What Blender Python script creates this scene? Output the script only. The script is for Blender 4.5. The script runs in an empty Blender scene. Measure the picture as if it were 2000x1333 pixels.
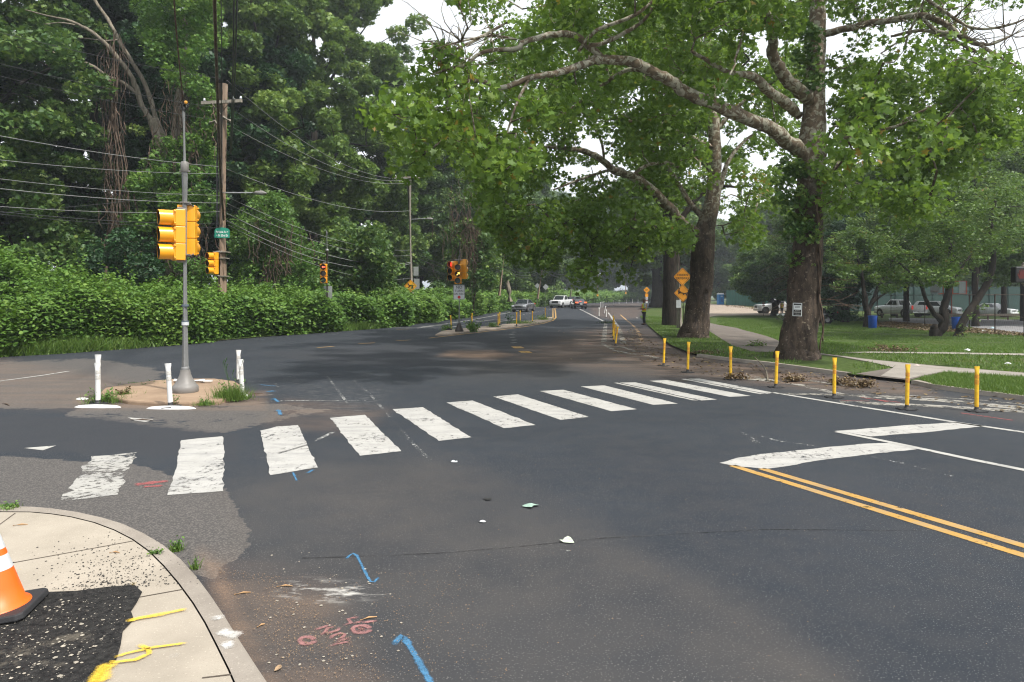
import bpy, bmesh, math, random
import numpy as np
from mathutils import Vector, Matrix
from mathutils.geometry import delaunay_2d_cdt

# ------------------------------------------------------------------ camera, sky, sun, exposure
SC = bpy.context.scene
COL = SC.collection
F = 1333.0; HOR = 578.0; CAMH = 1.9          # focal length in photo pixels, horizon row, eye height
cam = bpy.data.cameras.new('camera'); cam.lens = 24.0; cam.sensor_width = 36.0
cam.shift_y = -(666.5 - HOR) / 2000.0
cam.clip_start = 0.05; cam.clip_end = 3000
camo = bpy.data.objects.new('camera', cam); COL.objects.link(camo)
camo.location = (0, 0, CAMH); camo.rotation_euler = (math.radians(90), 0, 0)
SC.camera = camo

SUN_EL, SUN_AZ = math.radians(56), math.radians(128)   # azimuth clockwise from +Y (view direction)
world = bpy.data.worlds.new('World'); SC.world = world; world.use_nodes = True
nt = world.node_tree; nt.nodes.clear()
sky = nt.nodes.new('ShaderNodeTexSky'); sky.sky_type = 'NISHITA'; sky.sun_disc = False
sky.sun_elevation = SUN_EL; sky.sun_rotation = SUN_AZ; sky.air_density = 1.0; sky.dust_density = 3.0; sky.ozone_density = 1.0
hsv = nt.nodes.new('ShaderNodeHueSaturation'); hsv.inputs['Saturation'].default_value = 0.22; hsv.inputs['Value'].default_value = 1.6
bg = nt.nodes.new('ShaderNodeBackground'); bg.inputs['Strength'].default_value = 0.15
wo = nt.nodes.new('ShaderNodeOutputWorld')
nt.links.new(sky.outputs[0], hsv.inputs['Color']); veil = nt.nodes.new('ShaderNodeMix'); veil.data_type = 'RGBA'; veil.inputs[0].default_value = .62; veil.inputs[7].default_value = (5.6, 5.85, 6.05, 1)   # thin even overcast
nt.links.new(hsv.outputs[0], veil.inputs[6]); nt.links.new(veil.outputs[2], bg.inputs['Color']); nt.links.new(bg.outputs[0], wo.inputs['Surface'])
sl = bpy.data.lights.new('sun', 'SUN'); sl.energy = 3.4; sl.angle = math.radians(2.5); sl.color = (1.0, 0.95, 0.86)
so = bpy.data.objects.new('sun', sl); COL.objects.link(so)
sd = Vector((math.sin(SUN_AZ) * math.cos(SUN_EL), math.cos(SUN_AZ) * math.cos(SUN_EL), math.sin(SUN_EL)))
so.rotation_euler = sd.to_track_quat('Z', 'Y').to_euler(); so.location = (20, -20, 40)
SC.view_settings.view_transform = 'Standard'; SC.view_settings.look = 'None'
SC.view_settings.exposure = 0.50; SC.view_settings.gamma = 1.0
try:
    SC.view_settings.use_curve_mapping = False
except Exception: pass
SC.cycles.max_bounces = 6; SC.cycles.diffuse_bounces = 3; SC.cycles.transparent_max_bounces = 12
SC.cycles.transmission_bounces = 3; SC.cycles.glossy_bounces = 2; SC.cycles.volume_bounces = 0
SC.cycles.use_denoising = True; SC.cycles.filter_width = 1.15; SC.cycles.sample_clamp_indirect = 4

# ------------------------------------------------------------------ helpers
def ss(a, b, v):
    t = np.clip((v - a) / (b - a), 0, 1); return t * t * (3 - 2 * t)
def tz(x, y):
    """height of the land: the park drops half a metre to the right of the path"""
    return -0.5 * ss(10.5, 17, x) * ss(21, 34, y) * (1 - ss(92, 125, y))
def P(px, py, D):
    """a photo pixel at a real depth"""
    return Vector(((px - 1000) * D / F, D, CAMH - (py - HOR) * D / F))
def G(px, py, z=None):
    """where the sight line of a photo pixel meets the land"""
    if z is not None:
        D = (CAMH - z) * F / (py - HOR); return Vector(((px - 1000) * D / F, D, z))
    lo, hi = 2.0, 400.0
    f = lambda D: CAMH - (py - HOR) * D / F - float(tz(np.array((px - 1000) * D / F), np.array(D)))
    for _ in range(50):
        m = .5 * (lo + hi)
        if f(m) > 0: lo = m
        else: hi = m
    D = .5 * (lo + hi)
    return Vector(((px - 1000) * D / F, D, float(tz(np.array((px - 1000) * D / F), np.array(D)))))

def tag(o, label=None, cat=None, group=None, kind=None):
    if label: o['label'] = label
    if cat: o['category'] = cat
    if group: o['group'] = group
    if kind: o['kind'] = kind
    return o
def empty(name, loc=(0, 0, 0), rz=0.0):
    o = bpy.data.objects.new(name, None); COL.objects.link(o); o.location = loc; o.rotation_euler = (0, 0, rz)
    o.empty_display_size = .2
    return o
def copy_tree(o, parent=None):
    c = o.copy(); COL.objects.link(c)
    if parent is not None: c.parent = parent
    for ch in list(o.children): copy_tree(ch, c)
    return c

def frame_of(d):
    d = d.normalized(); a = Vector((0, 0, 1)) if abs(d.z) < .9 else Vector((1, 0, 0))
    u = d.cross(a).normalized(); v = u.cross(d).normalized(); return u, v
def crom(pts, n=5):
    """Catmull-Rom through (point, radius) pairs"""
    out = []
    L = len(pts)
    for i in range(L - 1):
        p0, p1, p2, p3 = pts[max(i-1, 0)], pts[i], pts[i+1], pts[min(i+2, L-1)]
        for k in range(n):
            t = k / n
            q = [.5 * ((2 * b) + (-a + c) * t + (2*a - 5*b + 4*c - d) * t*t + (-a + 3*b - 3*c + d) * t**3)
                 for a, b, c, d in ((p0[0], p1[0], p2[0], p3[0]),)]
            r = p1[1] * (1 - t) + p2[1] * t
            out.append((q[0], r))
    out.append(pts[-1]); return out

class MB:
    def __init__(s): s.v = []; s.f = []; s.sm = []
    def add(s, vs, fs, smooth=False):
        b = len(s.v); s.v.extend([tuple(p) for p in vs]); s.f.extend([tuple(i + b for i in f) for f in fs]); s.sm.extend([smooth] * len(fs)); return s
    def box(s, c, d, rz=0.0, M=None, taper=1.0):
        x, y, z = d[0]/2, d[1]/2, d[2]/2
        vs = [Vector((a*x*(taper if e > 0 else 1), b*y*(taper if e > 0 else 1), e*z)) for e in (-1, 1) for b in (-1, 1) for a in (-1, 1)]
        R = M or Matrix.Rotation(rz, 3, 'Z')
        vs = [R @ v + Vector(c) for v in vs]
        return s.add(vs, [(0,2,3,1), (4,5,7,6), (0,1,5,4), (2,6,7,3), (0,4,6,2), (1,3,7,5)])
    def cyl(s, a, b, r0, r1=None, n=12, caps=True):
        return s.tube([(Vector(a), r0), (Vector(b), r0 if r1 is None else r1)], n, caps)
    def tube(s, pts, n=8, caps=True, wob=0.0, rnd=None):
        vs = []; fs = []; L = len(pts); u = None
        for i, (p, r) in enumerate(pts):
            d = (pts[min(i+1, L-1)][0] - pts[max(i-1, 0)][0])
            if d.length < 1e-6: d = Vector((0, 0, 1))
            d.normalize()
            if u is None: u, w = frame_of(d)
            else:
                u = (u - d * u.dot(d))
                if u.length < 1e-4: u, w = frame_of(d)
                u.normalize(); w = d.cross(u)
            for k in range(n):
                a = 2 * math.pi * k / n
                rr = r * (1 + (wob * math.sin(3*a + i*.7) if wob else 0))
                vs.append(p + (u * math.cos(a) + w * math.sin(a)) * rr)
        for i in range(L - 1):
            for k in range(n):
                k2 = (k + 1) % n
                fs.append((i*n + k, i*n + k2, (i+1)*n + k2, (i+1)*n + k))
        s.add(vs, fs, True)
        if caps:
            b = len(s.v) - len(vs)
            s.f.append(tuple(b + k for k in reversed(range(n)))); s.sm.append(False)
            s.f.append(tuple(b + (L-1)*n + k for k in range(n))); s.sm.append(False)
        return s
    def lathe(s, prof, c=(0, 0, 0), n=20, M=None):
        vs = []; fs = []; c = Vector(c)
        for (r, z) in prof:
            for k in range(n):
                a = 2*math.pi*k/n; v = Vector((r*math.cos(a), r*math.sin(a), z))
                if M: v = M @ v
                vs.append(c + v)
        for i in range(len(prof)-1):
            for k in range(n):
                k2 = (k+1) % n; fs.append((i*n+k, i*n+k2, (i+1)*n+k2, (i+1)*n+k))
        s.add(vs, fs, True)
        b = len(s.v) - len(vs)
        if prof[0][0] > 1e-4: s.f.append(tuple(b+k for k in reversed(range(n)))); s.sm.append(False)
        if prof[-1][0] > 1e-4: s.f.append(tuple(b+(len(prof)-1)*n+k for k in range(n))); s.sm.append(False)
        return s
    def plate(s, poly, t, M, c):
        """polygon in local xz, thickness t along local y, placed by matrix M at c"""
        n = len(poly); c = Vector(c)
        vs = [M @ Vector((x, -t/2, z)) + c for x, z in poly] + [M @ Vector((x, t/2, z)) + c for x, z in poly]
        fs = [tuple(range(n)), tuple(reversed(range(n, 2*n)))] + [(i, i+n, (i+1) % n + n, (i+1) % n) for i in range(n)]
        return s.add(vs, fs)
    def build_apart(s, name, mat, parent=None, gap=.22):
        """one object for each cluster of faces that lies apart in height"""
        par = list(range(len(s.v)))
        def fd(i):
            while par[i] != i: par[i] = par[par[i]]; i = par[i]
            return i
        for f in s.f:
            for k in f[1:]: par[fd(k)] = fd(f[0])
        isl = {}
        for i, f in enumerate(s.f): isl.setdefault(fd(f[0]), []).append(i)
        L = sorted(((min(s.v[k][2] for i in q for k in s.f[i]), max(s.v[k][2] for i in q for k in s.f[i]), q) for q in isl.values()), key=lambda a: a[0])
        cl = []
        for a, b, q in L:
            if cl and a - cl[-1][0] < gap: cl[-1][0] = max(cl[-1][0], b); cl[-1][1] += q
            else: cl.append([b, list(q)])
        for _, q in cl:
            m = MB(); used = {}; 
            for i in q:
                for k in s.f[i]:
                    if k not in used: used[k] = len(m.v); m.v.append(s.v[k])
                m.f.append(tuple(used[k] for k in s.f[i])); m.sm.append(s.sm[i])
            m.build(name, mat, parent)
    def build(s, name, mat, parent=None, bevel=0.0, loc=None):
        me = bpy.data.meshes.new(name); me.from_pydata(s.v, [], s.f); me.update()
        me.polygons.foreach_set('use_smooth', s.sm)
        bm = bmesh.new(); bm.from_mesh(me); bmesh.ops.recalc_face_normals(bm, faces=bm.faces)
        for e in bm.edges:
            if len(e.link_faces) == 2 and (e.link_faces[0].smooth != e.link_faces[1].smooth or e.link_faces[0].normal.dot(e.link_faces[1].normal) < .3): e.smooth = False
        bm.to_mesh(me); bm.free()
        o = bpy.data.objects.new(name, me); COL.objects.link(o)
        if mat: me.materials.append(mat)
        if parent is not None: o.parent = parent
        if loc is not None: o.location = loc
        if bevel:
            m = o.modifiers.new('bevel', 'BEVEL'); m.width = bevel; m.segments = 2; m.limit_method = 'ANGLE'; m.angle_limit = math.radians(40)
        return o

def npmesh(name, V, k, mat, parent=None, tint=None, sizes=None):
    """mesh of equal polygons of k corners; V is (N*k, 3)"""
    V = np.ascontiguousarray(V, dtype=np.float32); n = len(V); nf = n // k
    me = bpy.data.meshes.new(name)
    me.vertices.add(n); me.vertices.foreach_set('co', V.ravel())
    me.loops.add(n); me.loops.foreach_set('vertex_index', np.arange(n, dtype=np.int32))
    me.polygons.add(nf); me.polygons.foreach_set('loop_start', np.arange(0, n, k, dtype=np.int32))
    try: me.polygons.foreach_set('loop_total', np.full(nf, k, dtype=np.int32))
    except Exception: pass
    me.update(calc_edges=True)
    if tint is not None:
        a = me.attributes.new('tint', 'FLOAT', 'POINT'); a.data.foreach_set('value', np.repeat(tint, k).astype(np.float32))
    o = bpy.data.objects.new(name, me); COL.objects.link(o)
    if mat: me.materials.append(mat)
    if parent is not None: o.parent = parent
    return o

# ------------------------------------------------------------------ materials
class N:
    """small node builder"""
    def __init__(s, name):
        s.m = bpy.data.materials.new(name); s.m.use_nodes = True; s.t = s.m.node_tree; s.t.nodes.clear()
        s.out = s.t.nodes.new('ShaderNodeOutputMaterial'); s.co = s.t.nodes.new('ShaderNodeTexCoord').outputs['Object']
    def new(s, t, **k):
        n = s.t.nodes.new(t)
        for a, b in k.items():
            if hasattr(n, a): setattr(n, a, b)
        return n
    def set(s, sock, v):
        if hasattr(v, 'links') or hasattr(v, 'is_linked'): s.t.links.new(v, sock)
        elif isinstance(v, (tuple, list)) and len(v) == 3 and sock.type == 'RGBA': sock.default_value = (*v, 1)
        else: sock.default_value = v
    def noise(s, scale, detail=3, rough=.55, co=None, dist=0.0, stretch=None):
        co = co or s.co
        if stretch:
            mp = s.new('ShaderNodeMapping'); s.t.links.new(co, mp.inputs['Vector']); mp.inputs['Scale'].default_value = stretch; co = mp.outputs[0]
        n = s.new('ShaderNodeTexNoise'); s.t.links.new(co, n.inputs['Vector'])
        n.inputs['Scale'].default_value = scale; n.inputs['Detail'].default_value = detail; n.inputs['Roughness'].default_value = rough
        n.inputs['Distortion'].default_value = dist
        return n.outputs['Fac']
    def vor(s, scale, feature='F1', out='Distance', co=None):
        n = s.new('ShaderNodeTexVoronoi'); n.feature = feature; s.t.links.new(co or s.co, n.inputs['Vector']); n.inputs['Scale'].default_value = scale
        return n.outputs[out]
    def rng(s, v, a, b, c=0.0, d=1.0):
        n = s.new('ShaderNodeMapRange'); s.set(n.inputs[0], v)
        n.inputs[1].default_value = a; n.inputs[2].default_value = b; n.inputs[3].default_value = c; n.inputs[4].default_value = d
        return n.outputs[0]
    def math(s, op, a, b=0.0):
        n = s.new('ShaderNodeMath'); n.operation = op; s.set(n.inputs[0], a); s.set(n.inputs[1], b); return n.outputs[0]
    def mix(s, f, a, b):
        n = s.new('ShaderNodeMix'); n.data_type = 'RGBA'; s.set(n.inputs[0], f); s.set(n.inputs[6], a); s.set(n.inputs[7], b); return n.outputs[2]
    def attr(s, name):
        n = s.new('ShaderNodeAttribute'); n.attribute_name = name; return n.outputs['Fac']
    def sep(s):
        n = s.new('ShaderNodeSeparateXYZ'); s.t.links.new(s.co, n.inputs[0]); return n.outputs
    def bsdf(s, col, rough=.8, metal=0.0, spec=.5, bump=None, bstr=.3, bdist=.02, emit=None, estr=0.0, coat=0.0):
        b = s.new('ShaderNodeBsdfPrincipled'); s.set(b.inputs['Base Color'], col); s.set(b.inputs['Roughness'], rough)
        b.inputs['Metallic'].default_value = metal; b.inputs['Specular IOR Level'].default_value = spec
        if coat: b.inputs['Coat Weight'].default_value = coat; b.inputs['Coat Roughness'].default_value = .08
        if emit: b.inputs['Emission Color'].default_value = (*emit, 1); b.inputs['Emission Strength'].default_value = estr
        if bump is not None:
            n = s.new('ShaderNodeBump'); n.inputs['Strength'].default_value = bstr; n.inputs['Distance'].default_value = bdist
            s.t.links.new(bump, n.inputs['Height']); s.t.links.new(n.outputs[0], b.inputs['Normal'])
        return b.outputs[0]
    def done(s, sh): s.t.links.new(sh, s.out.inputs['Surface']); return s.m

def plain(name, c, rough=.6, metal=0.0, spec=.5, vary=.25, scale=6.0, bump=0.0, emit=None, estr=0.0, coat=0.0, c2=None):
    n = N(name); f = n.rng(n.noise(scale, 4), .3, .7)
    lo = c2 or tuple(x * (1 - vary) for x in c)
    col = n.mix(f, lo, c)
    return n.done(n.bsdf(col, rough, metal, spec, n.noise(scale*8, 3) if bump else None, bump, .01, emit, estr, coat))

def leafmat(name, dark, mid, light, trans=.35, odd=None, gloss=.35):
    n = N(name); t = n.attr('tint')
    r = n.new('ShaderNodeValToRGB'); n.t.links.new(t, r.inputs[0]); e = r.color_ramp.elements
    e[0].position = 0.0; e[0].color = (*dark, 1); e[1].position = 1.0; e[1].color = (*light, 1)
    m = e.new(.5); m.color = (*mid, 1)
    if odd:
        k = e.new(.965); k.color = (*light, 1); e[len(e)-1].color = (*odd, 1)
    col = n.mix(n.rng(n.noise(.35, 2), .35, .65, 0, .35), r.outputs[0], tuple(x*.72 for x in mid))
    b = n.bsdf(col, .5, spec=gloss)
    tr = n.new('ShaderNodeBsdfTranslucent')
    tc = n.mix(.35, col, (mid[0]*1.9, mid[1]*1.6, mid[2]*.5)); n.t.links.new(tc, tr.inputs[0])
    mx = n.new('ShaderNodeMixShader'); mx.inputs[0].default_value = trans
    n.t.links.new(b, mx.inputs[1]); n.t.links.new(tr.outputs[0], mx.inputs[2])
    return n.done(mx.outputs[0])

MAT = {}
MAT['leaf_syc'] = leafmat('sycamore_leaf', (.065,.125,.020), (.125,.225,.038), (.26,.365,.07), .45, (.32,.18,.03))
MAT['leaf_wood'] = leafmat('woodland_leaf', (.030,.082,.024), (.085,.165,.040), (.26,.35,.085), .32)
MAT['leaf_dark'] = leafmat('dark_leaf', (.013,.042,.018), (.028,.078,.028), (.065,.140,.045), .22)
MAT['leaf_lit'] = leafmat('lit_leaf', (.045,.105,.028), (.125,.215,.048), (.30,.40,.10), .38)  # woodland leaf in lighter greens: sunlight on the crown put into the colour
MAT['leaf_park'] = leafmat('park_leaf', (.045,.100,.020), (.095,.175,.035), (.20,.28,.065), .35, (.2,.13,.03))
MAT['leaf_bright'] = leafmat('bright_leaf', (.05,.13,.03), (.12,.235,.05), (.24,.36,.08), .35)
MAT['leaf_thicket'] = leafmat('knotweed_leaf', (.048,.118,.020), (.108,.218,.036), (.23,.35,.07), .3)
MAT['grass'] = leafmat('grass_blade', (.050,.115,.020), (.115,.205,.036), (.23,.30,.08), .3, (.3,.25,.1))
MAT['dry_leaf'] = leafmat('dry_leaf', (.07,.045,.025), (.15,.10,.05), (.26,.20,.10), .1)

def bark_syc():
    n = N('sycamore_bark'); z = n.sep()[2]
    cells = n.noise(4.6, 5, .66, dist=.9)
    f1 = n.rng(cells, .495, .54)
    pale = n.mix(n.rng(n.noise(7, 3), .35, .65), (.25,.235,.185), (.42,.395,.32))
    brown = n.mix(n.rng(n.noise(9, 4), .3, .7), (.09,.065,.045), (.19,.145,.10))
    up = n.mix(f1, brown, pale)
    ridg = n.noise(7, 6, .7, stretch=(1, 1, .35)); fl = n.rng(n.noise(11, 4, .6), .60, .68)
    low = n.mix(n.rng(ridg, .35, .65), (.022,.016,.013), (.095,.070,.053)); low = n.mix(n.math('MULTIPLY', fl, .55), low, (.30,.25,.19))
    h = n.math('ADD', z, n.rng(n.noise(1.2, 3), 0, 1, -1.6, 1.6))
    col = n.mix(n.rng(h, 4.6, 6.4), low, up)
    return n.done(n.bsdf(col, .85, spec=.25, bump=ridg, bstr=.8, bdist=.05))
MAT['bark_syc'] = bark_syc()
def bark(name, a, b):
    n = N(name); r = n.noise(8, 6, .7, stretch=(1, 1, .25))
    return n.done(n.bsdf(n.mix(n.rng(r, .35, .65), a, b), .9, spec=.2, bump=r, bstr=.8, bdist=.04))
MAT['bark_dark'] = bark('dark_bark', (.012,.010,.009), (.050,.040,.032))
MAT['bark_grey'] = bark('grey_bark', (.10,.085,.065), (.27,.235,.185))
MAT['vine'] = bark('vine_wood', (.05,.035,.028), (.16,.115,.085))
def pole_wood():
    n = N('pole_wood'); g = n.noise(14, 6, .7, stretch=(1, 1, .06)); k = n.rng(g, .56, .62)
    c = n.mix(n.rng(n.noise(5, 4, .6, stretch=(1, 1, .1)), .3, .7), (.20,.135,.09), (.38,.285,.215))
    return n.done(n.bsdf(n.mix(k, c, (.05,.032,.022)), .85, spec=.2, bump=g, bstr=.6, bdist=.03))
MAT['pole_wood'] = pole_wood()
MAT['pole_grey_wood'] = bark('weathered_wood', (.16,.14,.115), (.33,.30,.25))
MAT['sig_yellow'] = plain('signal_yellow', (.84,.36,.008), .35, spec=.5, vary=.08, scale=3, coat=.2)
MAT['sign_orange'] = plain('sign_orange', (.78,.31,.012), .45, vary=.10)
MAT['sign_amber'] = plain('sign_amber', (.72,.33,.012), .45, vary=.10)
MAT['post_yellow'] = plain('post_yellow', (.80,.50,.012), .5, vary=.15, scale=14, c2=(.60,.32,.015))
MAT['band_orange'] = plain('band_orange', (.72,.32,.02), .45, vary=.3, scale=40, c2=(.45,.2,.03))
MAT['post_white'] = plain('post_white', (.68,.675,.66), .55, vary=.12, scale=18)
MAT['band_grey'] = plain('band_grey', (.62,.60,.56), .5, vary=.4, scale=60)
MAT['rubber'] = plain('black_rubber', (.022,.022,.025), .7, vary=.3)
MAT['black'] = plain('black_plastic', (.012,.012,.014), .45)
MAT['dark_interior'] = plain('dark_interior', (.01,.01,.01), .8)
MAT['steel'] = plain('galvanised_steel', (.30,.305,.31), .45, metal=.25, vary=.22, scale=9)
MAT['steel_paint'] = plain('grey_paint', (.20,.19,.18), .5, vary=.15, scale=5)
MAT['brown_metal'] = plain('brown_metal', (.045,.034,.03), .5, vary=.2)
MAT['rust'] = plain('rusty_metal', (.09,.05,.038), .75, vary=.5, scale=12)
MAT['wire'] = plain('wire_sheath', (.035,.035,.037), .45, vary=.2)
MAT['wire_light'] = plain('wire_metal', (.24,.24,.235), .5, vary=.2)
MAT['white_sign'] = plain('sign_white', (.55,.57,.59), .45, vary=.06)
MAT['sign_grey'] = plain('sign_back', (.34,.36,.35), .45, metal=.4, vary=.15)
MAT['sign_green'] = plain('sign_green', (.005,.23,.15), .45, vary=.1)
MAT['lettering_black'] = plain('lettering_black', (.015,.015,.015), .6)
MAT['lettering_white'] = plain('lettering_white', (.8,.8,.8), .5)
MAT['red_lens'] = plain('red_lens_lit', (.5,.01,.005), .3, emit=(1,.03,.015), estr=2.2)
MAT['red_dim'] = plain('red_lens_dark', (.06,.008,.006), .25)
MAT['amber_dim'] = plain('amber_lens_dark', (.07,.03,.006), .25)
MAT['green_dim'] = plain('green_lens_dark', (.008,.05,.04), .25)
MAT['arrow_amber'] = plain('amber_arrow_lit', (.9,.5,.05), .3, emit=(1,.62,.12), estr=2.0)
MAT['arrow_red'] = plain('red_arrow_lit', (.6,.02,.01), .3, emit=(1,.16,.08), estr=1.8)
MAT['red_dot'] = plain('red_paint', (.62,.015,.015), .5)
MAT['glass_dark'] = plain('car_glass', (.025,.032,.036), .06, spec=.9, vary=.1)
MAT['tyre'] = plain('tyre_rubber', (.02,.02,.02), .8)
MAT['rim'] = plain('wheel_rim', (.34,.34,.35), .35, metal=.7)
MAT['rim_dark'] = plain('dark_wheel_rim', (.08,.08,.085), .35, metal=.7)
MAT['car_white'] = plain('white_car_paint', (.62,.63,.64), .25, vary=.04, coat=.6)
MAT['car_grey'] = plain('grey_car_paint', (.15,.155,.165), .22, metal=.3, vary=.06, coat=.8)
MAT['car_black'] = plain('black_car_paint', (.018,.018,.022), .18, vary=.06, coat=.8)
MAT['car_silver'] = plain('silver_car_paint', (.30,.33,.35), .25, metal=.5, vary=.06, coat=.6)
MAT['headlight'] = plain('headlight_glass', (.65,.68,.70), .15, vary=.2, scale=20)
MAT['taillight'] = plain('tail_light', (.45,.015,.01), .2, emit=(1,.05,.02), estr=.25)
MAT['brakelight'] = plain('brake_light_lit', (.8,.05,.02), .2, emit=(1,.10,.03), estr=2.0)
MAT['chrome'] = plain('chrome', (.55,.56,.57), .2, metal=.9)
MAT['red_frame'] = plain('hoop_frame', (.62,.115,.06), .55, vary=.2)
MAT['clear_board'] = plain('backboard_panel', (.34,.38,.38), .3, vary=.2)
MAT['blue'] = plain('blue_plastic', (.012,.10,.55), .5, vary=.2)
MAT['toilet_blue'] = plain('toilet_blue', (.012,.20,.52), .5, vary=.12)
MAT['concrete_wood'] = plain('bench_wood', (.24,.20,.155), .8, vary=.3)
# ------------------------------------------------------------------ land, road, kerbs, markings
def sheet(name, pts, step, zf, mat, grid_box=None, off=0.0):
    pts = [(p[0], p[1]) for p in pts]
    B = []
    for i, a in enumerate(pts):
        b = pts[(i+1) % len(pts)]; L = math.dist(a, b); k = max(1, int(L / step)) if step else 1
        for j in range(min(k, 200)): t = j / min(k, 200); B.append((a[0]*(1-t)+b[0]*t, a[1]*(1-t)+b[1]*t))
    vs = [Vector(p) for p in B]
    if step:
        x0, x1, y0, y1 = grid_box or (min(p[0] for p in B), max(p[0] for p in B), min(p[1] for p in B), max(p[1] for p in B))
        nx, ny = int((x1-x0)/step), int((y1-y0)/step)
        poly = np.array(B)
        X, Y = np.meshgrid(x0 + (np.arange(nx)+.5)*step, y0 + (np.arange(ny)+.5)*step); X = X.ravel(); Y = Y.ravel()
        ins = inpoly(X, Y, poly); X = X[ins]; Y = Y[ins]
        vs += [Vector((x, y)) for x, y in zip(X, Y)]
    n = len(B)
    V, E, Fc, *_ = delaunay_2d_cdt(vs, [], [list(range(n))], 1, 1e-5)
    me = bpy.data.meshes.new(name)
    xs = np.array([v.x for v in V]); ys = np.array([v.y for v in V]); zs = zf(xs, ys) + off
    me.from_pydata([(a, b, c) for a, b, c in zip(xs, ys, zs)], [], [f if True else f for f in Fc]); me.update()
    me.polygons.foreach_set('use_smooth', [True]*len(me.polygons))
    bm = bmesh.new(); bm.from_mesh(me)
    for f in bm.faces:
        if f.normal.z < 0: f.normal_flip()
    bm.to_mesh(me); bm.free()
    o = bpy.data.objects.new(name, me); COL.objects.link(o); me.materials.append(mat); return o
def inpoly(X, Y, poly):
    ins = np.zeros(len(X), bool); n = len(poly)
    for i in range(n):
        x1, y1 = poly[i]; x2, y2 = poly[(i+1) % n]
        if y1 == y2: continue
        c = ((y1 > Y) != (y2 > Y)) & (X < (x2-x1)*(Y-y1)/(y2-y1) + x1); ins ^= c
    return ins
def softpoly(X, Y, poly, feather, ysc=2.5):
    """0..1 mask of a polygon with a soft rim"""
    poly = np.array(poly, float); ins = inpoly(X, Y, poly); d = np.full(len(X), 1e9)
    for i in range(len(poly)):
        a = poly[i] * (1, ysc); b = poly[(i+1) % len(poly)] * (1, ysc); ab = b - a
        t = np.clip(((X-a[0])*ab[0] + (Y*ysc-a[1])*ab[1]) / (ab @ ab), 0, 1)
        d = np.minimum(d, np.hypot(X-a[0]-t*ab[0], Y*ysc-a[1]-t*ab[1]))
    d = np.where(ins, d, -d)
    return ss(-feather, feather, d)
zero = lambda x, y: x * 0.0
def gxy(pts): return [tuple(G(*p))[:2] for p in pts]

def asphalt():
    n = N('asphalt'); big = n.noise(.45, 4, .55); mid = n.noise(3.0, 5, .6)
    base = n.mix(n.rng(big, .35, .65), (.016,.023,.034), (.027,.035,.047))
    base = n.mix(n.rng(mid, .4, .7, 0, .5), base, (.042,.045,.050))
    fine = n.noise(150, 2, .7)
    base = n.mix(n.rng(fine, .35, .65, 0, .6), base, (.032,.033,.036))
    sp = n.rng(n.noise(92, 1, .5), .65, .70); base = n.mix(n.math('MULTIPLY', sp, .55), base, (.34,.33,.31))
    # worn older paving with coarse stone
    st = n.vor(55); oldc = n.mix(n.rng(st, .15, .6), (.20,.18,.165), (.085,.079,.076))
    oldc = n.mix(n.rng(fine, .4, .6, 0, .5), oldc, (.07,.065,.06))
    nz = n.math('ADD', n.rng(n.noise(1.3, 5, .65), .3, .7, -.25, .25), n.rng(n.noise(7, 5, .7), .3, .7, -.22, .22))
    om = n.rng(n.math('ADD', n.attr('old'), nz), .45, .51)
    base = n.mix(n.math('MULTIPLY', om, .85), base, oldc)
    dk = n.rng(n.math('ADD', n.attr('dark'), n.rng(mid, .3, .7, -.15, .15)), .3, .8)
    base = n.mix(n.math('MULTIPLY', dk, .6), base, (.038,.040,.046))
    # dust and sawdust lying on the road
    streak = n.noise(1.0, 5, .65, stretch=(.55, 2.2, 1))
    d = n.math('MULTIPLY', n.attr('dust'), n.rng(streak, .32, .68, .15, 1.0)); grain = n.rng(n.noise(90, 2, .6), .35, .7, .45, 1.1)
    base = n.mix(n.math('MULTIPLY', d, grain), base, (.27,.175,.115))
    w = n.math('MULTIPLY', n.attr('brown'), n.rng(n.noise(.9, 4, .6), .3, .7, .35, 1.0)); base = n.mix(n.math('MULTIPLY', w, .62), base, (.088,.078,.070))
    wt = n.math('MULTIPLY', n.attr('chalk'), n.rng(n.noise(7, 5, .7, stretch=(.6,1.8,1)), .5, .66)); base = n.mix(n.math('MULTIPLY', wt, .8), base, (.62,.60,.56))
    # fine
    h = n.math('ADD', n.noise(110, 3, .7), n.math('MULTIPLY', n.noise(30, 3, .6), .7))
    return n.done(n.bsdf(base, n.rng(big, .3, .7, .72, .88), spec=.2, bump=h, bstr=.35, bdist=.012))
MAT['asphalt'] = asphalt()

EDGE = [(-420,742),(-150,712),(0,697),(100,692),(200,685),(300,678),(400,669),(500,660),(600,652),(700,645),(780,638),(850,629),(900,622),(950,613),(1000,606),(1040,601),(1080,597),(1130,593.5),(1180,591.3),(1250,589.3),(1330,587.6)]
EDGEW = [G(*p, z=0.0) for p in EDGE]

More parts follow.
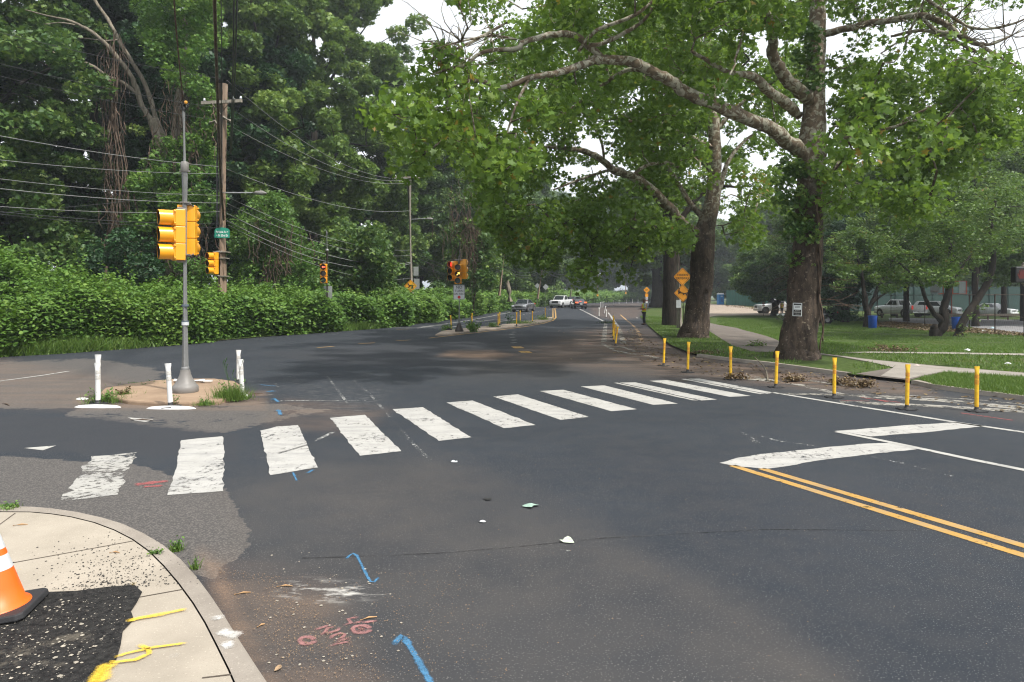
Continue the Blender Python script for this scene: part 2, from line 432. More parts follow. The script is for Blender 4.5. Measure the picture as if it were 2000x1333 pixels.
# the road as a mesh that is finer close by, carrying where dust lies and where the paving is older
rows = np.concatenate([np.arange(3100, 1420, -70), np.arange(1420, 700, -4), np.arange(700, 600, -1.5), np.arange(600, 586.5, -.6)])
cols = np.concatenate([np.arange(-1600, -100, 100), np.arange(-100, 2100, 7.5), np.arange(2100, 3700, 100)])
PX, PY = np.meshgrid(cols, rows); D = F*CAMH/(PY-HOR); X = (PX-1000)*D/F
nr, nc = PX.shape; idx = np.arange(nr*nc).reshape(nr, nc)
quads = np.stack([idx[:-1,:-1], idx[:-1,1:], idx[1:,1:], idx[1:,:-1]], -1).reshape(-1, 4)
me = bpy.data.meshes.new('road'); me.vertices.add(nr*nc); me.vertices.foreach_set('co', np.stack([X, D, X*0], -1).astype(np.float32).ravel())
me.loops.add(quads.size); me.loops.foreach_set('vertex_index', quads.ravel().astype(np.int32)); me.polygons.add(len(quads)); me.polygons.foreach_set('loop_start', np.arange(0, quads.size, 4, dtype=np.int32)); me.update(calc_edges=True)
px, py = PX.ravel(), PY.ravel()
old = np.maximum.reduce([softpoly(px, py, [(-600,893),(0,893),(250,905),(440,955),(462,1000),(488,1040),(478,1075),(440,1100),(415,1130),(300,1100),(-600,1100)], 30),
    .75*softpoly(px, py, [(-600,760),(0,705),(200,700),(330,725),(300,745),(180,770),(160,800),(-600,800)], 22),
    .62*softpoly(px, py, [(150,790),(480,780),(660,800),(500,835),(430,850),(120,815)], 16)])
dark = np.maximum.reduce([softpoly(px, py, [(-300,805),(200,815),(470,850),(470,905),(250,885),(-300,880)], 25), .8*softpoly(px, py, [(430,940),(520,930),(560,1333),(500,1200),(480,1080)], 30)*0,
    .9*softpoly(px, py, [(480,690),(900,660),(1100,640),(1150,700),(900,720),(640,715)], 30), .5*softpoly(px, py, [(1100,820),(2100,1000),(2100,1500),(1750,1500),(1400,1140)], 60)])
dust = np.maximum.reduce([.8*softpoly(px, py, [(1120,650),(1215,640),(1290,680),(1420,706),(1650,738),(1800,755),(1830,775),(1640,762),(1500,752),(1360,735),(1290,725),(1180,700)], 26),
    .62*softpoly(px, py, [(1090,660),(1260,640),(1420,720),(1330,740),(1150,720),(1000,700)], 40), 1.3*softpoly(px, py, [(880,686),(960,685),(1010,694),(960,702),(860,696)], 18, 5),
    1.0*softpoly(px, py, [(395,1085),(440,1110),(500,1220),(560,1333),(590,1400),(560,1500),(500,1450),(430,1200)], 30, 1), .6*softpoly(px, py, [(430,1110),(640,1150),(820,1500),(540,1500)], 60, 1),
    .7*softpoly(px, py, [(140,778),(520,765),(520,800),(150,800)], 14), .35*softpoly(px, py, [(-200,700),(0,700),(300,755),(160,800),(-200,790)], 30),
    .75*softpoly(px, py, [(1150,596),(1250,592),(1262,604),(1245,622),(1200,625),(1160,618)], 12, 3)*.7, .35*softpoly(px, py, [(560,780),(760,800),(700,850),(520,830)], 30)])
brown = np.maximum.reduce([softpoly(px, py, [(440,960),(640,900),(830,890),(1080,985),(1250,1075),(1440,1160),(1660,1320),(1800,1500),(400,1500),(470,1100)], 55, 1.3)*.85,
    .6*softpoly(px, py, [(900,690),(1150,680),(1480,745),(1200,745),(900,740)], 50), .6*softpoly(px, py, [(1640,745),(2100,790),(2100,840),(1500,765)], 22)])
chalk = np.maximum.reduce([softpoly(px, py, [(580,1135),(700,1145),(745,1160),(640,1175),(550,1160)], 30, 2), .12*softpoly(px, py, [(560,745),(760,760),(700,850),(600,800)], 40)])
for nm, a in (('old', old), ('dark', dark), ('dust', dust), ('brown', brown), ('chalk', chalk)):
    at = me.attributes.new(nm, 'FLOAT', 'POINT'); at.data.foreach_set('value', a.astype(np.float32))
_bx = None
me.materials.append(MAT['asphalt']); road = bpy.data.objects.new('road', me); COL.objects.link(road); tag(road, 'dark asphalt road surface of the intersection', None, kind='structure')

def earth():
    n = N('grass_ground'); a = n.noise(.5, 5, .6); b = n.noise(6, 4, .6)
    g = n.mix(n.rng(b, .3, .7), (.040,.068,.018), (.085,.120,.034)); g = n.mix(n.rng(a, .58, .70, 0, .6), g, (.15,.115,.07))
    return n.done(n.bsdf(g, .95, spec=.1, bump=n.noise(40, 3), bstr=.6, bdist=.04))
MAT['earth'] = earth()
def dirt():
    n = N('dirt'); a = n.noise(1.5, 5, .6)
    g = n.mix(n.rng(a, .3, .7), (.26,.21,.165), (.40,.34,.285)); g = n.mix(n.rng(n.noise(9, 4, .6), .55, .7, 0, .6), g, (.17,.12,.085))
    return n.done(n.bsdf(g, .95, spec=.1, bump=n.noise(50, 3), bstr=.4, bdist=.02))
MAT['dirt'] = dirt()
def conc(name, a, b, blot=.5):
    n = N(name); g = n.mix(n.rng(n.noise(2.2, 5, .6), .3, .7), a, b); g = n.mix(n.rng(n.noise(120, 2, .6), .6, .75, 0, .5), g, tuple(x*.45 for x in a))
    g = n.mix(n.rng(n.noise(.8, 4, .6), .5, .75, 0, blot), g, tuple(x*.62 for x in a)); g = n.mix(n.rng(n.noise(70, 2, .6), .62, .72, 0, .5), g, tuple(min(.8, x*1.5) for x in b))
    return n.done(n.bsdf(g, .9, spec=.2, bump=n.noise(90, 3), bstr=.3, bdist=.008))
MAT['sidewalk'] = conc('sidewalk_concrete', (.31,.272,.222), (.39,.345,.285), .5)
MAT['curb'] = conc('curb_stone', (.24,.21,.18), (.32,.285,.245), .6)
MAT['island'] = conc('island_concrete', (.25,.175,.12), (.34,.245,.17), .5)
MAT['path'] = conc('path_asphalt', (.115,.098,.088), (.19,.165,.145), .4)
MAT['slab'] = conc('pale_concrete', (.26,.235,.21), (.34,.31,.275), .4)
MAT['court'] = conc('court_asphalt', (.20,.20,.21), (.28,.275,.28), .3)

ground = sheet('ground', [(-1500,-900),(1500,-900),(1500,2200),(-1500,2200)], 0, zero, MAT['earth'], off=-.80); tag(ground, kind='structure')

# left bank under the thicket and the woods
def bank_z(x, y):
    A = np.array([(p.x, p.y) for p in EDGEW]); d = np.full(np.shape(x), 1e9)
    for a, b in zip(A[:-1], A[1:]):
        ab = b - a; t = np.clip(((x-a[0])*ab[0]+(y-a[1])*ab[1])/(ab@ab), 0, 1); d = np.minimum(d, np.hypot(x-a[0]-t*ab[0], y-a[1]-t*ab[1]))
    return .03 + 1.3*ss(2, 16, d)
bp = [(p.x, p.y) for p in EDGEW]
o = sheet('bank', [(-60,-30)] + [(-14,2)] + bp + [(140,420),(-300,420),(-300,-30)], 6, bank_z, MAT['earth'], (-120,140,-30,330)); tag(o, kind='structure')

# lawn on the right with its boundary along the road
KERB = [(1246,617),(1266,638),(1289,658),(1308,676),(1345,692),(1390,701),(1438,707),(1500,714),(1560,722),(1610,729),(1661,736),(1715,742),(1775,749),(1820,759),(1900,770),(2000,783)]
KW = gxy(KERB)
ROADR = [(-60,-60),(48,-60)] + [(24.6,-16),(16.2,0),(11.5,8.8)] + [(x+.6, y) for x, y in reversed(KW)] + [(x+.6, y) for x, y in reversed(gxy([(1330,592.5),(1300,595.5),(1262,603),(1250,610)]))] + [(70,240),(-60,280)]
o = sheet('road_base', ROADR, 0, zero, MAT['asphalt'], off=-.012); tag(o, kind='structure')
bm = bmesh.new(); bm.from_mesh(road.data); cx = np.array([f.calc_center_median()[:2] for f in bm.faces]); ins = inpoly(cx[:,0], cx[:,1], np.array([(-1e4,-60)] + ROADR[1:-1] + [(-1e4,280)], float))
bm.faces.ensure_lookup_table(); bmesh.ops.delete(bm, geom=[bm.faces[i] for i in np.where(~ins & (cx[:,0] > 4))[0]], context='FACES'); bm.to_mesh(road.data); bm.free()
far = gxy([(1330,592.5),(1300,595.5),(1262,603),(1250,610)])
LAWNB = [(160,240)] + far + KW + [(10.9,8.8),(15.6,0),(24,-16),(200,-20),(300,240)]
lawn = sheet('lawn', LAWNB, 1.0, lambda x, y: tz(x, y), MAT['earth'], (4,70,6,140), .06); tag(lawn, kind='structure')
def strip(name, pts, mat, off, step=1.0, kind='structure'):
    o = sheet(name, pts, step, tz, mat, None, off); tag(o, kind=kind); return o
pa = [(1375,622),(1384,632),(1400,636),(1440,643),(1470,652),(1520,669),(1592,693.5),(1700,707),(1850,722),(2000,734)]
pb = [(2000,744.5),(1838,734),(1793,744),(1775,749),(1715,742.5),(1672,736),(1751,723),(1700,713),(1640,702),(1592,696),(1517,693),(1469,691),(1430,679),(1400,660),(1370,641),(1362,628),(1366,616)]
strip('path', gxy(pa) + [(22,16.6),(30,17),(30,15.9),(22,15.2)] + gxy(pb), MAT['path'], .072)
strip('path_concrete', gxy([(1640,701.5),(1592,694.5),(1600,695),(1700,708),(1850,723),(2000,735)]) + [(22,16.4),(30,16.8),(30,16.0),(22,15.4)] + gxy([(2000,743.5),(1838,733),(1790,743),(1772,747),(1720,741),(1745,724),(1700,712.5)]), MAT['slab'], .078)
strip('footpath', gxy([(1634,693.5),(1700,694),(1850,696),(2000,699),(2300,703),(2300,699),(2000,695.5),(1850,693),(1700,691.5)]), MAT['slab'], .074)
strip('driveway', gxy([(1362,622),(1384,621),(1400,618),(1470,617.6),(1560,618.5),(1640,619),(1640,616),(1560,612),(1500,606),(1460,601),(1420,596.5),(1385,594),(1360,595),(1356,604)]), MAT['dirt'], .074)
strip('basketball_court', gxy([(1740,634),(1850,641),(1943,650.5),(2050,660),(2300,680),(2600,660),(2600,626),(2000,626.5),(1870,624.5),(1735,622.5)]), MAT['court'], .073)
mred = plain('court_paint', (.35,.13,.11), .8)
def ribbon(name, pts, w, mat, off=.004, dash=None, zf=None, pix=True, parent=None, n=None, z=None, wob=0.0, seed=0, step=.25):
    """painted line: world width w laid along points"""
    if pix: pts = [G(*p, z=z) if z is not None else G(*p) for p in pts]
    pts = [Vector((p[0], p[1])) for p in pts]; rs = np.random.RandomState(seed)
    seg = []; 
    q = [pts[0]]
    for a, b in zip(pts[:-1], pts[1:]):
        L = (b-a).length; k = max(1, int(L/step)) if L < 60 else 40
        for j in range(1, k+1): q.append(a.lerp(b, j/k))
    S = [0.0]
    for a, b in zip(q[:-1], q[1:]): S.append(S[-1] + (b-a).length)
    V = []; Fs = []
    zf = zf or (lambda x, y: tz(np.array(x), np.array(y)))
    for i, p in enumerate(q):
        t = (q[min(i+1, len(q)-1)] - q[max(i-1, 0)]).normalized(); nrm = Vector((-t.y, t.x))
        ww = w * (1 + (rs.uniform(-wob, wob) if wob else 0))
        a, b = p + nrm*ww/2, p - nrm*ww/2
        zz = (z if z is not None else float(zf(p.x, p.y))) + off
        V += [(a.x, a.y, zz), (b.x, b.y, zz)]
        if i and (dash is None or (S[i] % (dash[0]+dash[1])) < dash[0]): Fs.append((2*i-2, 2*i-1, 2*i+1, 2*i))
    return V, Fs
class Paint:
    def __init__(s): s.V = []; s.F = []
    def line(s, pts, w, **k):
        V, Fs = ribbon('', pts, w, None, **k); b = len(s.V); s.V += V; s.F += [tuple(i+b for i in f) for f in Fs]; return s
    def poly(s, pts, off=.004, z=None, rag=0.0, seed=1):
        W = [G(*p, z=z) if z is not None else G(*p) for p in pts]; rs = np.random.RandomState(seed); Q = []
        for a, b in zip(W, W[1:] + W[:1]):
            L = (b-a).length; k = max(1, int(L/.12)) if rag else 1
            for j in range(k):
                p = a.lerp(b, j/k)
                if rag and j: p = p + Vector((rs.normal(0, rag), rs.normal(0, rag), 0))
                Q.append(p)
        b = len(s.V); s.V += [(p.x, p.y, p.z+off) for p in Q]; s.F.append(tuple(range(b, b+len(Q)))); return s
    def spray(s, pts, w, off=.004, z=None, wob=.2, seed=3):
        V, Fs = ribbon('', pts, w, None, off=off, z=z, wob=wob, seed=seed, step=.03); n = len(V)//2; b = len(s.V)
        if not hasattr(s, 'core'): s.core = []
        for i in range(n):
            a, c = Vector(V[2*i]), Vector(V[2*i+1]); m = (a+c)/2; e = .35 if i in (0, n-1) else 1.0
            for t, q in ((0, 0), (.3, .8), (.7, .8), (1, 0)): s.V.append(tuple(a.lerp(c, -.35 + 1.7*t))); s.core.append(q*e)
        for i in range(n-1):
            for k in range(3): s.F.append((b+4*i+k, b+4*i+k+1, b+4*i+k+5, b+4*i+k+4))
        return s
    def build(s, name, mat, label=None):
        me = bpy.data.meshes.new(name); me.from_pydata(s.V, [], s.F); me.update()
        if hasattr(s, 'core'): at_ = me.attributes.new('core', 'FLOAT', 'POINT'); at_.data.foreach_set('value', np.array(s.core, np.float32))
        bm = bmesh.new(); bm.from_mesh(me)
        bmesh.ops.triangulate(bm, faces=[f for f in bm.faces if len(f.verts) > 4])
        for f in bm.faces:
            if f.normal.z < 0: f.normal_flip()
        bm.to_mesh(me); bm.free(); o = bpy.data.objects.new(name, me); COL.objects.link(o); me.materials.append(mat); tag(o, label, kind='structure'); return o
def paintmat(name, c, wear=.5, sc=9, c2=None, streak=(1, 1, 1), edge=.06):
    n = N(name); w = n.noise(sc, 6, .72, stretch=streak); big = n.noise(1.4, 3, .6)
    v = n.math('ADD', w, n.rng(big, .3, .7, -.12, .12))
    f = n.rng(v, wear-edge, wear+edge)
    col = n.mix(n.rng(n.noise(4, 5, .65), .3, .7), c2 or tuple(x*.78 for x in c), c); col = n.mix(n.rng(n.noise(60, 3, .6), .5, .75, 0, .35), col, tuple(x*.4 for x in c))
    col = n.mix(n.rng(n.noise(2.6, 6, .72, stretch=(.6, 2.0, 1)), .48, .62, 0, .40), col, (.20,.20,.20)); col = n.mix(n.rng(n.noise(26, 4, .7), .58, .66, 0, .3), col, (.16,.16,.16))
    b = n.bsdf(col, .7, spec=.3, bump=n.noise(80, 2), bstr=.15, bdist=.005)
    t = n.new('ShaderNodeBsdfTransparent'); m = n.new('ShaderNodeMixShader'); n.t.links.new(f, m.inputs[0]); n.t.links.new(t.outputs[0], m.inputs[1]); n.t.links.new(b, m.inputs[2])
    return n.done(m.outputs[0])
MAT['zebra'] = paintmat('thermoplastic_white', (.44,.43,.41), .345, 11, (.37,.36,.34), (1.1,.8,1), edge=.09)
MAT['zebra_old'] = paintmat('worn_white_paint', (.41,.40,.375), .47, 13, edge=.05)
MAT['line_white'] = paintmat('line_white', (.45,.44,.415), .34, 9)
MAT['line_faint'] = paintmat('faint_white', (.36,.34,.30), .50, 6, edge=.07)
MAT['line_ghost'] = paintmat('ghost_white', (.5,.5,.48), .60, 22, edge=.05)
MAT['line_yellow'] = paintmat('line_yellow', (.46,.275,.07), .36, 12, (.38,.22,.055))
def spraymat(name, c):
    n = N(name); g = n.noise(160, 3, .8); f = n.rng(n.math('ADD', n.math('MULTIPLY', n.attr('core'), .62), n.rng(g, .2, .8, -.05, .45)), .36, .72)
    f = n.math('MULTIPLY', f, n.rng(n.noise(9, 4, .6), .25, .6, .55, .95))
    b = n.bsdf(n.mix(n.rng(n.noise(50, 3), .4, .7), c, tuple(x*.7 for x in c)), .85, spec=.15); t = n.new('ShaderNodeBsdfTransparent'); m = n.new('ShaderNodeMixShader'); n.t.links.new(f, m.inputs[0]); n.t.links.new(t.outputs[0], m.inputs[1]); n.t.links.new(b, m.inputs[2]); return n.done(m.outputs[0])
MAT['spray_blue'] = spraymat('spray_blue', (.08,.22,.38))
MAT['spray_pink'] = spraymat('spray_pink', (.36,.18,.175))
MAT['spray_yellow'] = spraymat('spray_yellow', (.80,.54,.06))
MAT['spray_red'] = spraymat('spray_red', (.34,.11,.11))
MAT['line_peach'] = paintmat('bike_path_yellow', (.55,.34,.14), .40, 12)

bars = [[(354,861),(388,857),(434,853),(438,888),(436,925),(436,960),(380,964),(327,968),(338,940),(345,915)],
 [(508,842),(540,834),(582,831),(621,914),(528,929)], [(645,817),(713,811),(784,882),(703,891)], [(767,800),(826,796),(921,855),(857,862)],
 [(872,787),(923,783),(1046,831),(984,837)], [(963,775),(1012,771),(1150,815),(1095,821)], [(1054,764.5),(1100,762),(1244,800),(1194,804)],
 [(1134,755.5),(1180,753.5),(1324,789),(1276,791.5)], [(1199,748.5),(1205,748),(1364,783),(1352,782.5)], [(1210,748),(1241,747.5),(1400,781),(1370,783)],
 [(1268,744.5),(1303,743),(1466,774),(1426,776)], [(1330,741),(1338,740.5),(1494,770),(1484,770.5)], [(1343,740.5),(1366,740),(1510,767.5),(1499,770)]]
p = Paint()
for i, b in enumerate(bars): p.poly(b, rag=.004 if i > 4 else .008, seed=i)
p.build('crosswalk_marking', MAT['zebra'])
Paint().poly([(178,892),(267,884),(245,925),(230,967),(119,981),(150,935)], rag=.03).build('worn_crosswalk_marking', MAT['zebra_old'])
Paint().poly([(1405,905),(1440,895),(1480,888),(1560,880),(1680,868),(1750,865),(1795,878),(1700,888),(1600,900),(1540,911),(1495,917),(1440,912)], rag=.008).poly([(1630,842.5),(1760,832),(1870,825.5),(1925,833),(1800,846),(1700,853.5)], rag=.008).build('stop_line_marking', MAT['zebra'])
p = Paint(); p.line([(1634,844),(1745,866),(1900,899),(2000,919),(2300,983)], .11, off=.006)
p.line([(1508,767),(1620,785.5),(1760,808),(1870,826),(2000,845),(2300,890)], .11)
p.line([(1128,602),(1148,612),(1183,630)], .15); p.line([(1140,601.5),(1154,597.5)], .12)
p.line([(820,639.5),(870,633),(905,628),(960,618),(1000,609.5),(1045,602),(1075,598),(1100,595.8)], .13)
p.line([(1000,620),(1030,613.5),(1080,603.5)], .12, dash=(1.0, 1.6)); p.line([(760,640.5),(838,641),(872,641)], .12); p.line([(815,641.5),(850,637),(872,634.5)], .12); p.line([(870,641),(930,632)], .1)
p.line([(905,627),(950,625),(1000,624)], .14); p.line([(930,629),(965,625)], .14); p.line([(960,631),(1010,623.5)], .12); p.line([(1000,628),(1040,625)], .1)
for a in ((1003.5,649),(1000,653),(1001,659),(1004,664.5),(1003.5,670)): p.line([(a[0]-2.6,a[1]),(a[0]+2.6,a[1]+.4)], .28)
p.line([(1245,622),(1229,613.5),(1222,607.5),(1229,600)], .13); p.line([(1186,609),(1193,618),(1197,624),(1205,635)], .16)
p.line([(1162,605),(1170,602)], .12); p.line([(1120,602),(1135,604.5)],.1)
p.line([(88,876),(48,876)], .001)
p.poly([(47,876),(110,871),(84,880.5)]); p.line([(-60,752),(0,745),(85,733.5),(135,725.5)], .09)
p.poly([(250,816),(300,820),(285,825),(262,822)])
p.build('road_marking_white', MAT['line_white'])
p = Paint()
p.line([(1183,632),(1181,650),(1179,668)], .22); p.line([(1205,634),(1212,650),(1216,664),(1217,672)], .22)
for i, y in enumerate((644,648.5,653,658,663,668)): p.line([(1183-(y-640)*.1,y),(1210+(y-640)*.16,y+1)], .12)
p.line([(1176,671),(1183,675),(1201,684.5),(1225,690.5),(1262,695),(1300,703)], .20); p.line([(1184,674),(1222,679.5),(1242,688)], .16)
p.line([(1440,738),(1560,752),(1640,770),(1700,777),(1830,783),(2000,800),(2300,832)], .22); p.line([(1520,769),(1600,771),(1700,772.5),(1830,780.5),(2000,796),(2300,822)], .20)
p.line([(1640,785),(1720,789),(1850,795),(2000,804.5)], .30); p.line([(1440,734),(1475,737),(1530,749)], .28); p.line([(1700,768),(1900,781),(2100,800)], .1); p.line([(1560,741),(1640,752),(1700,757)], .14)
p.build('faded_road_marking', MAT['line_faint'])
p = Paint()
p.line([(485,746),(534,745),(545,757)], .05); p.line([(500,772),(560,772)], .05); p.line([(560,736),(640,736),(680,790)], .05); p.line([(480,789),(560,783),(715,783)], .07); p.line([(690,742),(720,768),(735,784)], .05)
p.line([(1452,846),(1480,867)], .08); p.line([(1470,848),(1520,862),(1600,873)], .05); p.line([(1690,891),(1770,907),(1860,931)], .05); p.line([(1720,890),(1760,901)], .06)
p.line([(740,790),(800,860),(840,900)], .05); p.line([(480,905),(600,870),(650,845)], .06); p.line([(1090,1068),(1110,1078)], .05)
p.build('ghost_marking', MAT['line_ghost'])
p = Paint(); p.line([(1430,910),(2000,1086),(2400,1209.5)], .10, wob=.06); p.line([(1487,916),(2000,1067),(2400,1184.7)], .10, wob=.06)
p.line([(838,661),(880,656),(920,651.5),(980,644.5),(1030,638),(1062,632),(1080,626.5),(1085.5,621),(1085,612),(1083.5,602.5)], .13); p.line([(1080,624),(1080,602.5)], .11); p.line([(1084,603),(1100,600),(1114,597.6)], .13)
for a in ((1006,679),(1016,679),(1020.5,688),(1030.5,688)): p.line([(a[0]-3,a[1]-1.8),(a[0]+3.5,a[1]+1.8)], .2)
for a in ((620,679.5,652,677),(700,672,732,670),(773,666,802,664.5)): p.line([(a[0],a[1]),(a[2],a[3])], .12)
p.line([(775,643.8),(800,643)], .1)
p.build('road_marking_yellow', MAT['line_yellow'])
p = Paint(); p.line([(1203,608),(1210,614),(1223,625)], .12); p.line([(1223,625),(1236,636),(1245,646),(1252,660),(1254,668)], .15, dash=(.5, 1.0)); p.line([(1208,607),(1214,602)], .1)
p.build('bike_path_marking', MAT['line_peach'])
p = Paint()
p.spray([(676,1093),(683,1086),(690,1082),(697,1086),(710,1112),(723,1137),(731,1138),(740,1128)], .019, wob=.25); p.spray([(770,1262),(776,1252),(785,1242),(793,1252),(812,1283),(840,1333),(852,1350)], .033, wob=.25)
p.spray([(508,752),(540,755)], .04); p.spray([(521,766),(536,764)], .10); p.spray([(530,781),(536,779),(544,786)], .05); p.spray([(540,801),(545,803),(548,811)], .06); p.spray([(572,923),(580,940)],.02); p.spray([(600,925),(612,918)], .03)
p.build('blue_utility_marking', MAT['spray_blue'])
p = Paint()
circ = lambda cx, cy, rx, ry, n=14: [(cx+rx*math.cos(2*math.pi*i/n), cy+ry*math.sin(2*math.pi*i/n)) for i in range(n+1)]
p.spray(circ(600,1252,14,7), .030, wob=.2); p.spray(circ(706,1230,17,7), .030, wob=.2); p.spray([(698,1226),(716,1234)], .02); p.spray([(696,1234),(714,1227)], .02)
for pts in ([(613,1232),(648,1221)], [(625,1242),(636,1236),(640,1228),(655,1224)], [(636,1240),(660,1232),(664,1226)], [(642,1264),(660,1258),(686,1254)], [(645,1250),(650,1243),(665,1238),(674,1240),(668,1248),(656,1252)], [(655,1256),(672,1250),(686,1247)], [(670,1223),(686,1218),(680,1210),(700,1206)], [(688,1220),(712,1213)], [(706,1218),(738,1213)], [(676,1262),(688,1258)]): p.spray(pts, .022, wob=.2)
p.build('pink_utility_marking', MAT['spray_pink'])
p = Paint(); p.spray([(262,948),(285,945),(330,940)], .09, wob=.3); p.spray([(278,952),(320,949)], .05, wob=.4); p.spray([(1680,777),(1760,787)], .05, wob=.3); p.spray([(1710,781),(1735,786)],.07,wob=.3); p.spray([(1875,807),(1980,822)], .05, wob=.3); p.spray([(1640,783),(1700,784)], .03); p.spray([(1210,694),(1222,697)], .04); p.spray([(1150,650),(1160,651)], .06); p.spray([(1148,671),(1157,671.5)],.06)
p.build('red_utility_marking', MAT['spray_red'])
p = Paint(); p.line([(590,1091),(700,1088),(850,1082),(1000,1070),(1100,1060),(1180,1052),(1500,1035),(1800,1038)], .014, wob=.5)
p.build('dark_line', paintmat('line_dark', (.035,.035,.037), .5, 14, edge=.2))  # thin broken dark line across the near asphalt
p = Paint(); p.line([(1743,627),(2000,635),(2200,645)], .1, off=.08); p.line([(1880,629),(2000,632)], .1, off=.08); p.build('court_marking', mred)

# left corner: sidewalk, kerb, tar patch
SZ = .10
ko = [(-500,990),(-200,982),(0,988),(60,989),(100,992),(150,999),(200,1010),(240,1022),(280,1040),(318,1062),(355,1092),(385,1125),(415,1165),(442,1205),(470,1250),(500,1296),(525,1333),(560,1400),(620,1540)]
ki = [(-500,1003),(-200,994),(0,1000),(60,1000.5),(100,1004),(140,1010),(185,1021),(225,1036),(260,1054),(292,1077),(322,1107),(350,1140),(378,1178),(402,1217),(425,1262),(448,1308),(462,1340),(490,1405),(540,1550)]
def slab3(name, loop, ztop, mat, zbot=-.02, bevel=.012):
    me = MB(); n = len(loop); vs = [(p[0], p[1], ztop) for p in loop] + [(p[0], p[1], zbot) for p in loop]
    me.add(vs, [tuple(range(n))] + [(i, (i+1) % n, (i+1) % n + n, i+n) for i in range(n)])
    return me.build(name, mat, bevel=bevel)
KO = [tuple(G(*p, z=SZ))[:2] for p in ko]; KI = [tuple(G(*p, z=SZ))[:2] for p in ki]
mb = MB(); n = len(KO)
vs = [(x, y, SZ+.004) for x, y in KO] + [(x, y, SZ+.004) for x, y in KI] + [(x, y, -.02) for x, y in KO]
mb.add(vs, [(i, i+1, n+i+1, n+i) for i in range(n-1)] + [(2*n+i, 2*n+i+1, i+1, i) for i in range(n-1)])
tag(mb.build('curb', MAT['curb'], bevel=.02), kind='structure')
ks = [((x*.985 if x < 0 else x), y) for x, y in KI]
KS = []
for i, (x, y) in enumerate(KI):
    a = Vector(KI[max(i-1, 0)]); b = Vector(KI[min(i+1, n-1)]); t = (b-a).normalized(); KS.append((x + (-t.y)*-.007, y + t.x*-.007))
o = sheet('sidewalk', KS + [(-2.0,-3),(-20,-3),(-20,5.6)], 0, zero, MAT['sidewalk'], off=SZ); tag(o, kind='structure')
p = Paint(); dk = plain('joint', (.09,.07,.055), .95)
for a in ([(-200,1125),(20,1101),(197,1069),(262,1057)], [(268,1168),(357,1152)], [(30,1003),(0,1025),(-200,1080)], [(395,1325),(455,1318)]): p.line(a, .010, z=SZ, off=.003)
p.build('sidewalk_joint', dk)
def tar():
    n = N('tar_patch'); g = n.mix(n.rng(n.noise(30, 4, .7), .35, .65), (.012,.012,.013), (.05,.048,.046)); g = n.mix(n.rng(n.noise(4, 5, .7), .60, .70, 0, .55), g, (.24,.21,.165)); g = n.mix(n.rng(n.vor(45), .0, .16, .8, 0), g, (.33,.30,.25))
    return n.done(n.bsdf(g, .9, spec=.2, bump=n.noise(60, 4, .7), bstr=1.0, bdist=.03))
Paint().poly([(-200,1165),(0,1160),(45,1172),(60,1166),(95,1158),(150,1156),(210,1148),(262,1144),(278,1158),(268,1178),(256,1196),(262,1212),(240,1235),(236,1262),(228,1290),(205,1312),(188,1345),(170,1500),(-300,1500)], off=.006, z=SZ, rag=.016).build('tar_patch', tar())
p = Paint()
p.spray([(245,1217),(275,1210),(320,1202),(366,1192)], .035, z=SZ, off=.010, wob=.2); p.spray([(222,1288),(250,1279),(300,1268),(366,1259)], .022, z=SZ, off=.010, wob=.2); p.spray([(268,1263),(290,1270),(292,1280),(265,1292),(225,1297),(212,1296)], .025, z=SZ, off=.010, wob=.2)
p.spray([(215,1298),(202,1312),(190,1340)], .07, z=SZ, off=.011, wob=.2); p.spray([(255,1145),(268,1142)], .05, z=SZ, off=.011, wob=.3); p.spray([(22,1118),(42,1115)], .02, z=SZ, off=.010)
p.build('yellow_utility_marking', MAT['spray_yellow'])
p = Paint(); p.spray([(410,1213),(440,1205)], .05, z=SZ, off=.008); p.spray([(425,1235),(470,1245)], .06, z=SZ, off=.008); p.spray([(330,1284),(350,1282)], .05, z=SZ, off=.006); p.spray([(440,1255),(450,1270)], .05, z=SZ, off=.008); p.build('chalk_marking', spraymat('chalk', (.62,.60,.57)))

# right kerb in two runs
def kerb_run(pts, w=.16, h=.085):
    W = [Vector(tuple(G(*q))[:2]) for q in pts]; mb = MB(); V = []
    for i, q in enumerate(W):
        t = (W[min(i+1, len(W)-1)] - W[max(i-1, 0)]).normalized(); nn = Vector((-t.y, t.x))
        if nn.x < 0: nn = -nn
        for (o_, z_) in ((0, -.02), (.02, h), (w, h), (w, -.02)): V.append((q.x + nn.x*(o_-.02), q.y + nn.y*(o_-.02), z_))
    mb.add(V, [(4*i+k, 4*i+k+1, 4*i+k+5, 4*i+k+4) for i in range(len(W)-1) for k in range(3)])
    tag(mb.build('curb', MAT['curb']), kind='structure')
kerb_run([(1361,697),(1390,701),(1438,707),(1500,714),(1560,722),(1610,729),(1655,735.3)]); kerb_run([(1780,750),(1820,759),(1900,770),(2000,783),(2200,812),(2600,880)])

# islands
isl = [(208,781),(195,774),(205,765),(250,757),(300,750),(350,746.5),(420,746),(458,751),(476,762),(478,773),(462,783),(425,790),(370,794),(310,794.5),(250,790)]
ip = [G(*q, z=.0) for q in isl]
o = slab3('traffic_island', [(q.x, q.y) for q in ip], .075, MAT['island'], bevel=.03); tag(o, kind='structure')
isl2 = [(850,656.5),(862,650),(900,645),(960,639),(1010,633),(1050,626),(1068,622),(1079,621.5),(1081,624),(1070,629),(1040,634.5),(980,643),(920,650),(880,655)]
o = slab3('median_island', [tuple(G(*q))[:2] for q in isl2], .09, MAT['dirt'], bevel=.05); tag(o, kind='structure')
